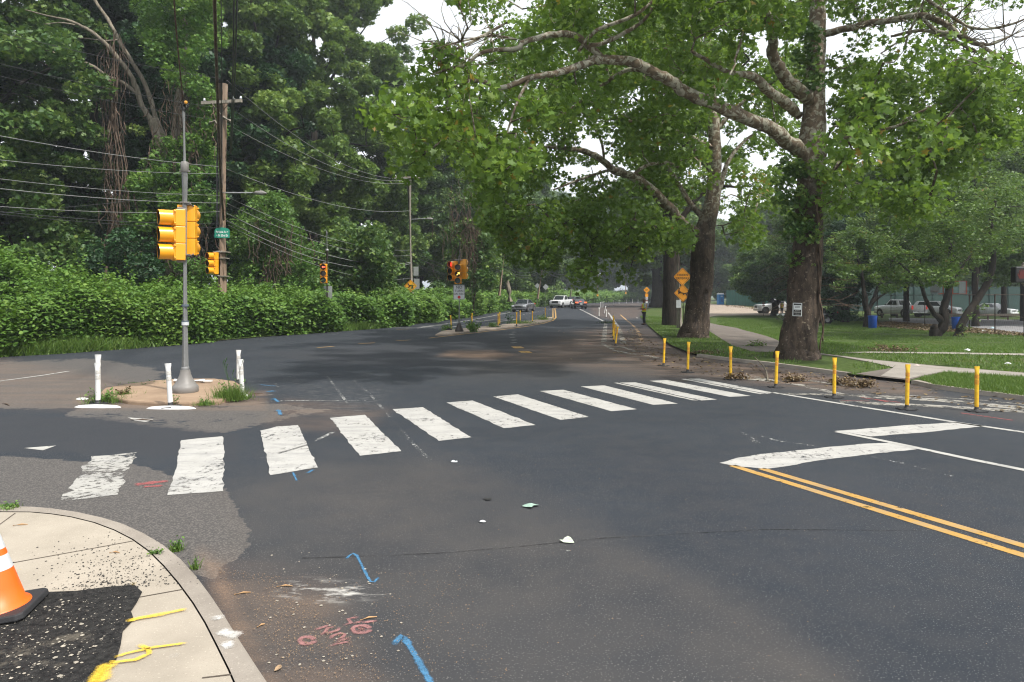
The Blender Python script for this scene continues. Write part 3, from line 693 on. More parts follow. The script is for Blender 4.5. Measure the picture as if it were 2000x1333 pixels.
# ------------------------------------------------------------------ foliage
SHAPE = {
 'oval': np.array([(0,0,0),(.5,.27,.07),(1,0,0),(.5,-.27,.07)], float),
 'leaf6': np.array([(0,0,0),(.25,.30,.05),(.65,.24,.06),(1,0,-.03),(.65,-.24,.06),(.25,-.30,.05)], float),
 'star': np.array([(0,0,0),(-.06,.42,.05),(.26,.26,.03),(.52,.52,.06),(.62,.18,.03),(1,0,-.06),(.62,-.18,.03),(.52,-.52,.06),(.26,-.26,.03),(-.06,-.42,.05)], float),
 'spray': np.array([(0,0,0),(.22,.36,.05),(.34,.12,.0),(.62,.42,.08),(.66,.1,0),(1,.08,-.08),(.74,-.14,0),(.60,-.46,.06),(.34,-.16,.0),(.18,-.34,.05)], float),
 'blade': np.array([(0,.05,0),(1,0,0),(0,-.05,0)], float)}
def leaf_arr(C, size, shape, rs, up=.6, nrm=None, jit=.3, droop=0.0):
    """leaf corners for centres C (n,3); returns (n*k,3)"""
    S = SHAPE[shape]; n = len(C); k = len(S)
    nv = rs.normal(0, 1, (n, 3)); nv /= np.linalg.norm(nv, axis=1, keepdims=True); nv[:, 2] = np.abs(nv[:, 2])
    nv = nv + np.array([0, 0, up]) + (0 if nrm is None else nrm); nv /= np.linalg.norm(nv, axis=1, keepdims=True)
    t = rs.normal(0, 1, (n, 3)); t[:, 2] -= droop; t -= nv * (t*nv).sum(1, keepdims=True); t /= np.linalg.norm(t, axis=1, keepdims=True)
    b = np.cross(nv, t); sz = size * (1 + jit*rs.uniform(-1, 1, n))
    L = (S[None, :, 0, None]-.4)*t[:, None] + S[None, :, 1, None]*b[:, None] + S[None, :, 2, None]*nv[:, None]
    return (C[:, None] + L * sz[:, None, None]).reshape(-1, 3)
def clump_leaves(cl, per, size, shape, rs, up=.6, flat=.7, droop=0.0, spread=1.0):
    """cl: list of (centre, radius); leaves lie mostly in each clump's outer part; also tints per leaf"""
    C = []; T = []
    for c, r in cl:
        m = max(4, int(per * (r/.6)**2 * rs.uniform(.75, 1.25)))
        d = rs.normal(0, 1, (m, 3)); d /= np.linalg.norm(d, axis=1, keepdims=True); rad = r * rs.uniform(.25, 1, m)**.55 * spread
        q = d * rad[:, None]; q[:, 2] *= flat
        C.append(np.array(c) + q); T.append(np.clip(rs.normal(.45, .2, m) + rs.normal(0, .13), 0, 1))
    C = np.concatenate(C); T = np.concatenate(T)
    return leaf_arr(C, size, shape, rs, up, droop=droop), T
def twigs(mb, nodes, cl, rs, r0=.035, n=5, lowpref=.35, bend=.25):
    """joins each clump to the nearest wood by a bent twig; adds its points to the nodes"""
    nd = np.array([tuple(p) for p in nodes])
    order = sorted(range(len(cl)), key=lambda i: float(np.min(np.linalg.norm(nd - np.array(cl[i][0]), axis=1))))
    for i in order:
        c = np.array(cl[i][0]); dv = nd - c; dist = np.linalg.norm(dv, axis=1) + lowpref*np.maximum(dv[:, 2], 0)
        a = nd[int(np.argmin(dist))]; L = np.linalg.norm(c-a)
        if L < .15: continue
        k1 = a + (c-a)*.35 + rs.normal(0, bend*.3*L, 3); k2 = a + (c-a)*.7 + rs.normal(0, bend*.3*L, 3)
        ra = min(r0*(.5+.4*L), r0*2.0)
        mb.tube([(Vector(a), ra), (Vector(k1), ra*.75), (Vector(k2), ra*.55), (Vector(c), ra*.25)], n, caps=False)
        nd = np.vstack([nd, k1, k2, c])
def limb(mb, pts, n=10, sm=5, wob=.06, rs=None):
    q = crom([(Vector(p), r) for p, r in pts], sm)
    if rs is not None: q = [(p + Vector(rs.normal(0, (.10 if r < .25 else .02)*r, 3)), r*(1+(rs.uniform(-.07, .07) if r < .25 else rs.uniform(-.015, .015)))) for p, r in q]
    mb.tube(q, n, True, wob); return [p for p, r in q]
def PL(lst):
    return [(P(a, b, d), r) for a, b, d, r in lst]
def region(poly, drange, n, r, rs, thin=None):
    """clump centres in a slanted slab: outline in sight lines, real depth range"""
    poly = np.array(poly, float); x0, y0 = poly.min(0); x1, y1 = poly.max(0); out = []
    while len(out) < n:
        x = rs.uniform(x0, x1, 400); y = rs.uniform(y0, y1, 400); k = inpoly(x, y, poly)
        for a, b in zip(x[k], y[k]):
            d = rs.uniform(*drange(a) if callable(drange) else drange); c = P(a, b, d)
            out.append((tuple(c), rs.uniform(*r)))
            if len(out) >= n: break
    if thin is not None: out = [q for q in out if thin(q[0])]
    return out
def wavy(seed, scale=.45):
    rs = np.random.RandomState(seed); K = rs.normal(0, scale*2.2, (9, 3)); ph = rs.uniform(0, 6.28, 9)
    return lambda c: float(np.sin(K @ np.array(c) + ph).sum())

def base_flare(mb, c, r, rs, n=16, h=1.1, flare=1.5, mat=None):
    pass

# ---- the big sycamore at the kerb
rs = np.random.RandomState(5)
T1 = empty('sycamore_tree', tuple(G(1556, 703))); b1 = T1.location.copy()
tag(T1, 'nearest large sycamore, thick dark trunk with a notice on it behind the yellow posts', 'tree')
mb = MB(); nodes = []
def rel(mb, o): mb.v = [(v[0]-o.x, v[1]-o.y, v[2]-o.z) for v in mb.v]
nodes += limb(mb, PL([(1556,708,20,.66),(1556,696,20,.60),(1558,676,20,.53),(1563,640,20,.49),(1568,600,20,.47),(1573,540,20,.455),(1577,480,20,.42),(1580,420,20,.385),(1583,350,20,.385),(1586,300,20,.39),(1588,250,20,.35),(1590,210,20,.31),(1592,150,20,.27),(1595,70,20,.24),(1598,0,20,.21),(1600,-120,20,.17),(1596,-260,20,.11),(1600,-380,20,.05)]), 22, 4, .035, rs)
A = limb(mb, PL([(a, b, d, r*.9) for a, b, d, r in [(1584,318,20,.22),(1550,285,19.6,.24),(1515,258,19,.21),(1480,240,18.5,.20),(1400,206,17.8,.185),(1340,180,17.2,.17),(1310,160,17,.15),(1270,138,16.6,.14),(1230,120,16.3,.13),(1190,117,16,.125),(1160,118,15.8,.115),(1110,138,15.5,.09),(1040,152,15.2,.075),(980,172,15,.06),(945,160,15,.05),(900,160,15,.05),(880,178,15,.045),(873,213,15,.04),(845,212,15,.035),(822,224,15,.03),(790,207,15,.03),(755,214,15.2,.015)]]), 12, 5, .05, rs); nodes += A
for l in ([(1185,118,16,.07),(1148,90,15.6,.085),(1127,72,15.5,.075),(1085,68,15.3,.07),(1025,82,15,.06),(1008,95,14.9,.05),(945,102,14.8,.045),(910,126,14.8,.04),(868,137,14.7,.03),(843,147,14.7,.015)],
          [(1131,100,15.6,.05),(1165,60,15.2,.045),(1240,30,15,.04),(1300,-20,15,.03)], [(1148,90,15.6,.05),(1190,80,15.5,.05),(1262,35,15.4,.04),(1290,-40,15.3,.03)],
          [(1008,78,15,.03),(960,70,14.6,.025),(900,82,14.4,.02),(850,95,14.2,.01)], [(990,45,14.8,.03),(925,80,14.6,.03),(860,110,14.4,.012)], [(1035,152,15.2,.04),(1010,200,14.8,.03),(990,260,14.5,.02)],
          [(1320,168,17,.07),(1240,135,17.6,.06),(1180,165,17.8,.05),(1100,225,18,.03)], [(1600,320,19.9,.05),(1680,290,19.5,.05),(1760,240,19,.04),(1850,200,18.6,.03),(1900,240,18.5,.02)],
          [(1560,225,19.9,.14),(1530,200,19.2,.15),(1495,172,18.4,.13),(1470,150,17.6,.10),(1420,140,17,.06),(1350,100,16.4,.04)], [(870,213,15,.02),(871,240,15,.012)], [(845,222,15,.02),(843,252,15,.01)],
          [(1592,205,20,.17),(1562,180,19.5,.19),(1530,145,19,.165),(1510,112,18.8,.15),(1509,70,18.4,.135),(1500,35,18,.125),(1480,0,17.6,.115),(1455,-50,17,.10),(1430,-120,16.5,.07),(1380,-200,16,.03)],
          [(1600,70,20,.11),(1650,57,19.5,.10),(1700,46,19,.09),(1760,37,18.5,.085),(1800,30,18.2,.08),(1850,50,18,.07),(1885,78,17.8,.06),(1930,88,17.6,.04),(1975,70,17.4,.02)],
          [(1800,32,18.2,.05),(1830,62,18,.05),(1880,70,17.7,.045),(1945,108,17.4,.04),(1985,130,17.2,.02)], [(1740,72,18.6,.04),(1800,60,18.3,.045),(1850,75,18,.05),(1905,100,17.7,.03)], [(1720,105,18.7,.025),(1780,65,18.4,.03)],
          [(1800,-10,18,.05),(1840,20,17.8,.04),(1900,55,17.5,.035),(1960,52,17.3,.03),(2010,35,17,.02)], [(1602,300,19.8,.08),(1650,270,19.2,.06),(1720,255,18.6,.05),(1790,235,18,.03)],
          [(1598,20,20,.10),(1640,-40,20,.09),(1720,-110,20,.06),(1800,-160,20,.03)], [(1596,-60,20,.09),(1540,-140,20.6,.07),(1460,-220,21,.03)], [(1500,20,18,.06),(1420,-30,17,.05),(1300,-60,16,.04),(1200,-70,15.5,.03)]):
    nodes += limb(mb, PL(l), 8, 5, .05, rs)
mb.cyl(P(1599,352,19.7), P(1620,333,19.2), .12, .10, 10)
tw = [P(1700,46,19), P(1760,37,18.5), P(1800,30,18.2), P(1850,50,18), P(1885,78,17.8), P(1930,88,17.6), P(1880,70,17.7), P(1945,108,17.4), P(1905,100,17.7), P(1840,20,17.8), P(1960,52,17.3), P(1975,70,17.4), P(868,100,14.7), P(910,126,14.8), P(960,70,14.6), P(900,82,14.4), P(860,90,14.4)]
for i in range(150):
    a = tw[rs.randint(len(tw))].copy(); d = Vector(rs.normal(0, 1, 3)); d.z *= .8; d.normalize(); L = rs.uniform(.5, 1.7); r0 = rs.uniform(.010, .022); pts = [(a, r0)]
    for k in range(5): d = (d + Vector(rs.normal(0, .35, 3))).normalized(); a = a + d*L/5; pts.append((a.copy(), r0*(1-(k+1)/5.6)))
    mb.tube(pts, 4, False)
wv = wavy(11, .42)
cl = region([(745,225),(800,150),(860,60),(900,-30),(1000,-150),(1300,-300),(1700,-330),(1950,-180),(2060,-60),(1990,60),(1960,130),(1930,230),(1850,300),(1760,330),(1640,330),(1560,260),(1430,200),(1330,200),(1200,200),(1060,240),(960,250),(900,300),(790,260)], lambda a: (13.0, 17.0 + (a-800)/1100*8), 430, (.32, .60), rs, lambda c: wv(c) > -.75)
cl += region([(830,-60),(1000,-260),(1900,-300),(2080,-60),(1960,20),(1700,30),(1300,60),(1000,60),(850,40)], (15, 24), 130, (.4, .7), rs, lambda c: wv(c) > -1.5)
cl += region([(760,300),(860,240),(980,240),(1060,280),(1010,360),(970,450),(905,480),(830,430),(770,380)], (13, 16), 24, (.30, .52), rs, lambda c: wv(c) > -.9)
cl += region([(1620,330),(1850,290),(1880,180),(1960,200),(1900,330),(1800,420),(1700,420),(1640,400)], (17, 22), 52, (.36, .62), rs, lambda c: wv(c) > -1.5)
cl += region([(1640,110),(1900,150),(1970,230),(1860,330),(1640,340)], (18, 24), 70, (.34, .6), rs)
sky_gap = lambda c: not (1870 < 1000+c[0]*F/c[1] < 2020 and 20 < HOR-(c[2]-CAMH)*F/c[1] < 110 and rs.uniform() < .85)
cl = [c for c in cl if sky_gap(c[0])]
A_ = np.array([tuple(p) for p in A]); A_ = A_[A_[:, 0] > P(1040,0,15.2).x]
clear = lambda c: not np.any((np.hypot(A_[:, 0]-c[0], A_[:, 2]-c[2]) < .62) & (A_[:, 1] > c[1]-.5))     # the great limb hangs bare below its leaves
cl += region([(1850,100),(1990,130),(2060,230),(1900,300)], (18, 23), 36, (.34, .6), rs)
cl = [c for c in cl if not (c[0][0] < -.4 and c[0][2] < 4.1)]
cl = [c for c in cl if clear(c[0]) and not (c[0][0] < 0 and rs.uniform() < .34)]
twigs(mb, nodes, cl, rs, .028, 5)
rel(mb, b1); mb.build('trunk', MAT['bark_syc'], T1)
V, T = clump_leaves(cl, 165, .145, 'star', rs, .15, .8, droop=.4, spread=1.25)
npmesh('crown', V - np.array(b1), 10, MAT['leaf_syc'], T1, T)
# ivy and dead twigs low on the trunk
ivc = []
for y, n_, s_ in ((330,5,.9),(350,6,1.1),(380,7,1.1),(420,5,.8),(455,4,.7),(120,5,.5),(150,4,.5),(60,5,.4),(520,2,.5)):
    for i in range(n_): q = P(1580 + rs.uniform(-60, 40)*s_, y + rs.uniform(-14, 14), 19.6 + rs.uniform(-.35, .3)); ivc.append((tuple(q), rs.uniform(.22, .42)))
V, T = clump_leaves(ivc, 150, .13, 'star', rs, .3, .8, droop=.5)
npmesh('ivy', V - np.array(b1), 10, MAT['leaf_wood'], T1, T)
mb = MB()
for i in range(9):
    a = 1.1 + rs.uniform(-.5, .5); y0 = rs.uniform(430, 700); pts = []
    for k in range(9): yy = y0 - k*22; r = .50 - (700-yy)*.0002; pts.append((P(1573 + 26 + rs.uniform(-5, 4) + (6 if yy > 600 else 0), yy, 19.58 + rs.uniform(-.04, .06)), .022))
    mb.tube(crom(pts, 3), 5)
for i in range(26):
    y0 = rs.uniform(440, 600); sx = rs.choice((-1, 1)); a = P(1577 + sx*24, y0, 19.8); L = rs.uniform(.4, 1.2)
    mb.tube([(a, .012), (a + Vector((sx*L*.5, -.1, rs.uniform(-.1, .15))), .009), (a + Vector((sx*L, -.2, rs.uniform(-.3, .3))), .004)], 4, False)
rel(mb, b1); mb.build('vine', MAT['vine'], T1)

# ---- the second sycamore
rs = np.random.RandomState(7)
T2 = empty('sycamore_tree', tuple(G(1357, 661))); b2 = T2.location.copy()
tag(T2, 'forked sycamore with pale upper limbs, leaning beside the orange diamond signs', 'tree')
mb = MB(); nodes = []
nodes += limb(mb, PL([(1354,668,30.2,.80),(1355,658,30.2,.70),(1358,640,30.2,.60),(1362,610,30.2,.53),(1367,570,30.2,.50),(1371,530,30.1,.50),(1373,490,30,.50),(1375,460,30,.45),(1384,425,30,.36),(1391,390,30,.33),(1395,350,30,.30),(1396,300,30,.27),(1394,250,30,.25),(1390,190,30,.22),(1386,120,30,.18),(1380,40,30,.14),(1376,-60,30,.08)]), 20, 4, .04, rs)
for l in ([(1374,470,30,.24),(1357,456,29.8,.27),(1335,440,29.4,.25),(1310,412,29,.22),(1285,382,28.6,.20),(1262,362,28.2,.18),(1230,344,27.8,.17),(1200,334,27.4,.16),(1175,312,27,.13),(1145,296,26.6,.11),(1100,290,26,.08),(1050,288,25.6,.05),(1000,300,25.4,.02)],
          [(1262,362,28.2,.08),(1250,345,28,.08),(1225,338,27.8,.06),(1205,330,27.5,.07),(1150,345,27,.05),(1080,372,26.5,.03)], [(1235,345,27.8,.08),(1260,325,28,.07),(1300,318,28.6,.07),(1330,330,29,.05)],
          [(1382,440,30,.12),(1345,455,29.8,.11),(1290,450,29,.10),(1240,430,28.4,.07),(1190,440,28,.04)], [(1393,400,30,.15),(1405,370,30.2,.13),(1420,320,30.4,.10),(1450,280,30.6,.07),(1490,250,31,.03)],
          [(1394,340,30,.13),(1360,300,30.6,.11),(1330,240,31,.09),(1300,180,31.4,.05)], [(1378,430,30,.14),(1350,400,30.4,.12),(1325,360,31,.10),(1290,300,31.6,.06)],
          [(1392,220,30,.12),(1340,170,29.5,.10),(1270,130,29,.06),(1200,100,28.6,.03)], [(1394,260,30,.12),(1440,210,30,.09),(1500,160,30,.05)], [(1395,290,30,.11),(1330,260,28.5,.08),(1250,240,27.5,.06),(1150,230,26.5,.03)],
          [(1180,320,27,.05),(1172,270,26.8,.05),(1130,210,26.6,.03)]):
    nodes += limb(mb, PL(l), 9, 4, .05, rs)
for a in ((1380,566,.10),): q = P(a[0], a[1], 29.75); mb.lathe([(a[2], -a[2]*.8), (a[2]*1.2, 0), (a[2], a[2]*.8)], q, 10)
wv = wavy(21, .33)
cl = region([(950,430),(900,300),(930,120),(1080,0),(1200,-80),(1400,-80),(1540,60),(1560,250),(1530,400),(1460,480),(1430,430),(1380,380),(1330,430),(1300,500),(1240,520),(1190,490),(1100,500),(1030,470)], lambda a: (24, 34), 410, (.5, .85), rs, lambda c: wv(c) > -1.2)
cl += region([(960,440),(1010,400),(1150,400),(1260,430),(1330,430),(1320,490),(1250,530),(1190,560),(1150,555),(1080,530),(1000,500)], (25, 31), 48, (.45, .8), rs)
B_ = np.array([tuple(P(a, b, d)) for a, b, d in ((1357,456,29.8),(1335,440,29.4),(1310,412,29),(1285,382,28.6),(1262,362,28.2),(1230,344,27.8),(1200,334,27.4),(1391,390,30),(1395,350,30),(1375,430,30))])
cl = [c for c in cl if not np.any((np.hypot(B_[:, 0]-c[0][0], B_[:, 2]-c[0][2]) < .75) & (B_[:, 1] > c[0][1]-.5))]
twigs(mb, nodes, cl, rs, .035, 5)
rel(mb, b2); mb.build('trunk', MAT['bark_syc'], T2)
V, T = clump_leaves(cl, 100, .175, 'star', rs, .15, .8, droop=.4, spread=1.2)
npmesh('crown', V - np.array(b2), 10, MAT['leaf_syc'], T2, T)

def free_tree(name, base, h, rad, cb, n_cl, per, size, shape, lm, bm, seed, label, cat='tree', group=None, tr=.3, flat=.7, crad=(.6, 1.1), limbs=7, up=.3, low=0.0, shell=.55, lean=(0, 0), droop=.3, wth=-1.6, sq=1.0):
    """trunk with limbs, a lobed crown of clumps"""
    rs = np.random.RandomState(seed); T = empty(name, tuple(base)); tag(T, label, cat, group); mb = MB(); nodes = []
    top = Vector((lean[0], lean[1], h*.86))
    tp = [(Vector((0, 0, -.15)), tr*1.5), (Vector((0, 0, .25)), tr*1.1), (Vector((lean[0]*.2+rs.normal(0, .1), lean[1]*.2, h*.25)), tr*.9), (Vector((lean[0]*.6+rs.normal(0, .25), lean[1]*.6, h*.55)), tr*.6), (top, tr*.15)]
    nodes += limb(mb, tp, 12, 5, .05, rs)
    lobes = []
    for i in range(limbs):
        t = cb + (1-cb)*(i+.3)/limbs*.85; a = i*2.4 + rs.uniform(-.5, .5); z0 = h*max(.12, t*.75); z1 = h*min(.93, t + rs.uniform(0, .1)); env = math.sin(math.pi*min(1, max(.12, (t-cb)/(1-cb)*.85+.18)))**.6
        R_ = rad*env*rs.uniform(.6, .8); s = tp[2][0].lerp(top, min(1, z0/h)); e = Vector((math.cos(a)*R_ + lean[0]*t, math.sin(a)*R_*sq + lean[1]*t, z1))
        m = s.lerp(e, .5) + Vector((0, 0, .4*rs.uniform(-1, 1))); st = Vector((lean[0]*z0/h, lean[1]*z0/h, z0))
        nodes += limb(mb, [(st, tr*.4), (m, tr*.27), (e, tr*.08)], 7, 5, .05, rs); lobes.append((e, R_*.62+rad*.18))
    lobes.append((top + Vector((0, 0, -h*.03)), rad*.5))
    cl = []; wv = wavy(seed+3, .35)
    while len(cl) < n_cl:
        e, r = lobes[rs.randint(len(lobes))]; d = rs.normal(0, 1, 3); d /= np.linalg.norm(d); c = np.array(e) + d*r*rs.uniform(shell, 1.0)*np.array([1, 1, .8])
        if c[2] < h*cb*rs.uniform(.5, 1.05) + low or c[2] > h: continue
        if wv(c) < wth: continue
        cl.append((tuple(c), rs.uniform(*crad)))
    twigs(mb, nodes, cl, rs, .03, 4)
    mb.build('trunk', bm, T)
    V, Tn = clump_leaves(cl, per, size, shape, rs, up, flat, droop=droop)
    npmesh('crown', V, len(SHAPE[shape]), lm, T, Tn); return T
def place(T, px, D, s=1.0, rz=0.0, label=None, z=0.0, group=None, sx=1.0):
    c = copy_tree(T); c.location = ((px-1000)*D/F, D, z); c.rotation_euler = (0, 0, rz); c.scale = (s*sx, s*sx, s)
    if label: c['label'] = label
    if group: c['group'] = group
    return c

# third, dark trunk
T3 = free_tree('sycamore_tree', G(1312,637), 20, 7.5, .38, 160, 80, .24, 'star', MAT['leaf_syc'], MAT['bark_dark'], 33, 'dark straight-trunked sycamore just behind the orange diamond signs', tr=.56, crad=(.6, 1.0), limbs=10, wth=-2)
T4 = free_tree('sycamore_tree', G(1283,600, z=0), 22, 10, .22, 300, 60, .45, 'star', MAT['leaf_park'], MAT['bark_dark'], 34, 'hazy broad sycamore at the roadside beyond the standing worker', tr=.95, crad=(1.0, 1.7), limbs=10)
# left woods: three kinds, copied
W = []
wl = ['tall leafy woodland tree at the far left edge behind the thicket', 'dark woodland tree right of the leftmost one, behind bare grey limbs', 'tall woodland tree just right of the brown wooden utility pole']
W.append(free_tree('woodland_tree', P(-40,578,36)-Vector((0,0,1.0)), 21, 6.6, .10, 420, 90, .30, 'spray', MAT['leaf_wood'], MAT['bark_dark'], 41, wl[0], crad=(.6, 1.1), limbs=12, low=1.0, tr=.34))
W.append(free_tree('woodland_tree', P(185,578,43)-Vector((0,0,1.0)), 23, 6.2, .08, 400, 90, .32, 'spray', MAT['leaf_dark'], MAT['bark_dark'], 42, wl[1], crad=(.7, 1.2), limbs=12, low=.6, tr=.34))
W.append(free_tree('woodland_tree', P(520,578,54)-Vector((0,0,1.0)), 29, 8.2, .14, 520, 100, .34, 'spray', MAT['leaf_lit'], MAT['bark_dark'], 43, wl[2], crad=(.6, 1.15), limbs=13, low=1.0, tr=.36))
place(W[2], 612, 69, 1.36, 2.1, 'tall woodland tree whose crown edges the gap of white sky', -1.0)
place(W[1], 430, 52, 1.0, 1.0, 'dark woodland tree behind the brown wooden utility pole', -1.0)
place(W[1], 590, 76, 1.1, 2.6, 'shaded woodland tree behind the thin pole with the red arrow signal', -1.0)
place(W[0], 770, 84, 1.25, 4.0, 'woodland tree behind the grey utility pole with the deer warning sign', -1.0)
place(W[0], 310, 56, 1.05, 3.0, 'second-row woodland tree behind the vine-draped tree', -1.0)
place(W[2], -260, 36, .8, 5.0, 'woodland tree partly outside the left edge of the view', -1.0)
FW = free_tree('woodland_tree', P(878,578,92)-Vector((0,0,1)), 27, 8.4, .08, 330, 60, .42, 'spray', MAT['leaf_wood'], MAT['bark_dark'], 46, 'mid-distance tree with a lit round crown left of the near island signal', crad=(.9, 1.5), limbs=11, low=.5, tr=.35)
for i, (px, D_, s_, r_, lb) in enumerate(((970,112,.95,1.0,'mid-distance tree right of the signal with the no-turn sign'), (1035,132,1.0,2.2,'distant tree behind the oncoming grey sedan'), (1100,235,1.5,3.3,'distant tree behind the white pickup on the road'),
        (1185,238,1.4,4.4,'far tree above the row of white posts'), (1255,236,1.4,5.2,'far tree at the bend of the road'), (1010,165,1.3,.4,'taller far tree between two leaning utility poles'), (905,135,1.15,5.6,'tree standing behind the mid-distance round crown'), (1145,262,1.6,2.0,'hazy tree in the farthest row above the bend'), (820,118,1.15,3.6,'far tree seen through the gap right of the woods'), (1330,215,1.25,1.2,'hazy far tree between the dark trunk and the bend'))):
    place(FW, px, D_, s_, r_, lb)
# right side
RB = free_tree('park_tree', P(1905,578,52)-Vector((0,0,2.4)), 15.5, 5.8, .26, 400, 95, .22, 'spray', MAT['leaf_park'], MAT['bark_dark'], 51, 'feathery tree rising above the basketball court at the right edge', crad=(.5, .95), limbs=10, tr=.25)
for px, D_, s_, r_, lb in ((1770,62,1.0,1.1,'feathery tree above the white pickup seen from behind'), (2040,56,1.1,2.4,'feathery tree partly outside the right edge of the view'), (1640,70,1.0,3.5,'tree behind the big trunk above the dark parked car'), (1960,74,1.1,4.1,'pale tree behind the court at the right'), (2000,63,1.22,5.3,'tall feathery tree filling the upper right edge of the view')):
    place(RB, px, D_, s_, r_, lb, -.5)
RF = free_tree('park_tree', P(1425,578,172)-Vector((0,0,1.9)), 21, 8, .08, 260, 50, .6, 'spray', MAT['leaf_park'], MAT['bark_dark'], 55, 'pale yellow-green hazy tree above the blue portable toilet', crad=(1.2, 2.0), limbs=10, tr=.35)
for px, D_, s_, r_, lb in ((1530,135,1.0,1.0,'hazy tree beyond the white pickup parked sideways'), (1640,128,.95,2.0,'hazy tree beyond the dark-shaded bushy tree'), (1740,140,.95,3.0,'hazy tree behind the green screened fence'), (1840,132,1.0,4.0,'hazy tree directly behind the basketball backboards'), (1940,125,1.05,5.0,'hazy tree behind the white sedan with an open door'), (2050,120,1.0,.6,'hazy tree beyond the right edge of the court'), (1362,200,1.2,2.7,'hazy tree behind the forked sycamore trunk'), (1480,170,1.1,.2,'farthest hazy tree in the gap beside the portable toilet')):
    place(RF, px, D_, s_, r_, lb, -.5)

# small park trees with dark curving stems
def small_tree(base, stems, polyreg, dr, n_cl, per, label, seed, crad=(.35, .65), size=.13, extra=None, lm='leaf_park', low=None, k=1.0):
    stems = [[(a, b, d*k, r*k) for a, b, d, r in s] for s in stems]; dr = (dr[0]*k, dr[1]*k); crad = (crad[0]*k, crad[1]*k); size *= k
    rs = np.random.RandomState(seed); o = empty('park_tree', tuple(base)); tag(o, label, 'tree'); mb = MB(); nodes = []
    for s in stems: nodes += limb(mb, PL(s), 9, 5, .06, rs)
    wv = wavy(seed, .6); cl = region(polyreg, dr, n_cl, crad, rs, lambda c: wv(c) > -1.3)
    twigs(mb, nodes, cl, rs, .022, 4)
    b = Vector(base); rel(mb, b); mb.build('trunk', MAT['bark_dark'], o)
    V, T = clump_leaves(cl + (extra or []), per, size, 'leaf6', rs, .6, .6); npmesh('crown', V - np.array(b), 6, MAT[lm], o, T); return o
B5 = G(1850,659)
ex = [(tuple(P(a, b_, d*1.19)), r*1.15) for a, b_, d, r in ((1885,640,33,.35),(1900,620,33,.4),(1918,600,33.2,.3),(1940,560,33.5,.35),(1925,540,33.5,.4),(1880,655,32.6,.3),(1860,660,32.6,.3),(1930,470,34,.5),(1905,500,34,.35),(1950,510,34,.4))]
small_tree(B5, [[(1824,662,33,.25),(1832,652,33,.19),(1845,630,33,.22),(1842,608,33,.20),(1850,580,33,.16),(1857,540,33,.14),(1858,480,33,.13),(1856,430,33,.10),(1850,360,33,.06)],
    [(1838,645,33,.16),(1838,626,33,.15),(1822,610,32.7,.11),(1808,585,32.4,.09),(1798,555,32.2,.08),(1780,535,32,.06),(1750,510,31.8,.03)],
    [(1868,664,33.2,.24),(1873,650,33.2,.20),(1885,620,33.3,.18),(1905,590,33.4,.17),(1925,560,33.6,.16),(1938,525,33.8,.15),(1940,480,34,.13),(1936,430,34,.10),(1950,370,34,.05)], [(1824,662,33,.24),(1824,645,33,.2),(1826,636,33,.12)], [(1855,560,33,.05),(1880,520,33,.05),(1910,480,33.4,.03)]],
    [(1700,520),(1720,430),(1790,360),(1880,320),(1990,330),(2040,420),(2010,480),(1950,500),(1900,520),(1840,560),(1790,560),(1740,550)], (29, 37), 330, 90, 'twin-stemmed park tree with dark curving stems in front of the court fence', 61, extra=ex, k=1.19)
B6 = G(1693,641)
small_tree(B6, [[(1692,646,44,.34),(1693,638,44,.25),(1694,615,44,.22),(1690,590,44,.17),(1686,560,44,.12),(1680,520,44,.09),(1660,470,44,.05)], [(1694,612,44,.14),(1704,590,44,.14),(1716,560,44,.11),(1735,530,44,.08),(1750,490,44,.05)], [(1697,600,44,.07),(1726,575,43.6,.06),(1760,560,43,.03)]],
    [(1610,500),(1650,430),(1730,400),(1800,440),(1800,520),(1770,560),(1740,580),(1720,560),(1690,550),(1640,570)], (40, 48), 240, 100, 'small park tree left of the court fence with a low forked stem', 62, size=.16, k=1.15)
B7 = G(1650,631)
small_tree(B7, [[(1650,636,52,.36),(1650,620,52,.30),(1651,600,52,.28),(1640,570,52,.16),(1622,545,52,.10),(1600,520,52,.05)], [(1651,600,52,.18),(1668,575,52,.16),(1685,545,52,.12),(1700,515,52,.06)], [(1650,600,52,.16),(1655,560,52,.12),(1656,520,52,.08)]],
    [(1600,480),(1640,430),(1700,420),(1740,470),(1720,540),(1690,570),(1680,600),(1670,632),(1610,632),(1612,600),(1600,560)], (48, 57), 260, 110, 'dark bushy park tree with foliage down to the ground right of the big trunk', 63, size=.18, lm='leaf_dark', crad=(.45, .8), k=1.15)
B8 = G(1513,618)
small_tree(B8, [[(1511,622,74,.50),(1513,612,74,.40),(1514,600,74,.36),(1508,585,74,.20),(1495,570,74,.14),(1480,555,74,.06)], [(1514,600,74,.24),(1522,585,74,.18),(1530,565,74,.12),(1535,540,74,.06)], [(1512,592,74,.14),(1490,582,73,.1),(1470,576,73,.05)]],
    [(1435,530),(1460,490),(1520,470),(1570,480),(1600,540),(1570,590),(1540,585),(1520,575),(1480,583),(1450,570)], (68, 80), 260, 100, 'spreading park tree shading the white pickup parked sideways', 64, size=.28, crad=(.7, 1.2), k=1.08, lm='leaf_wood')
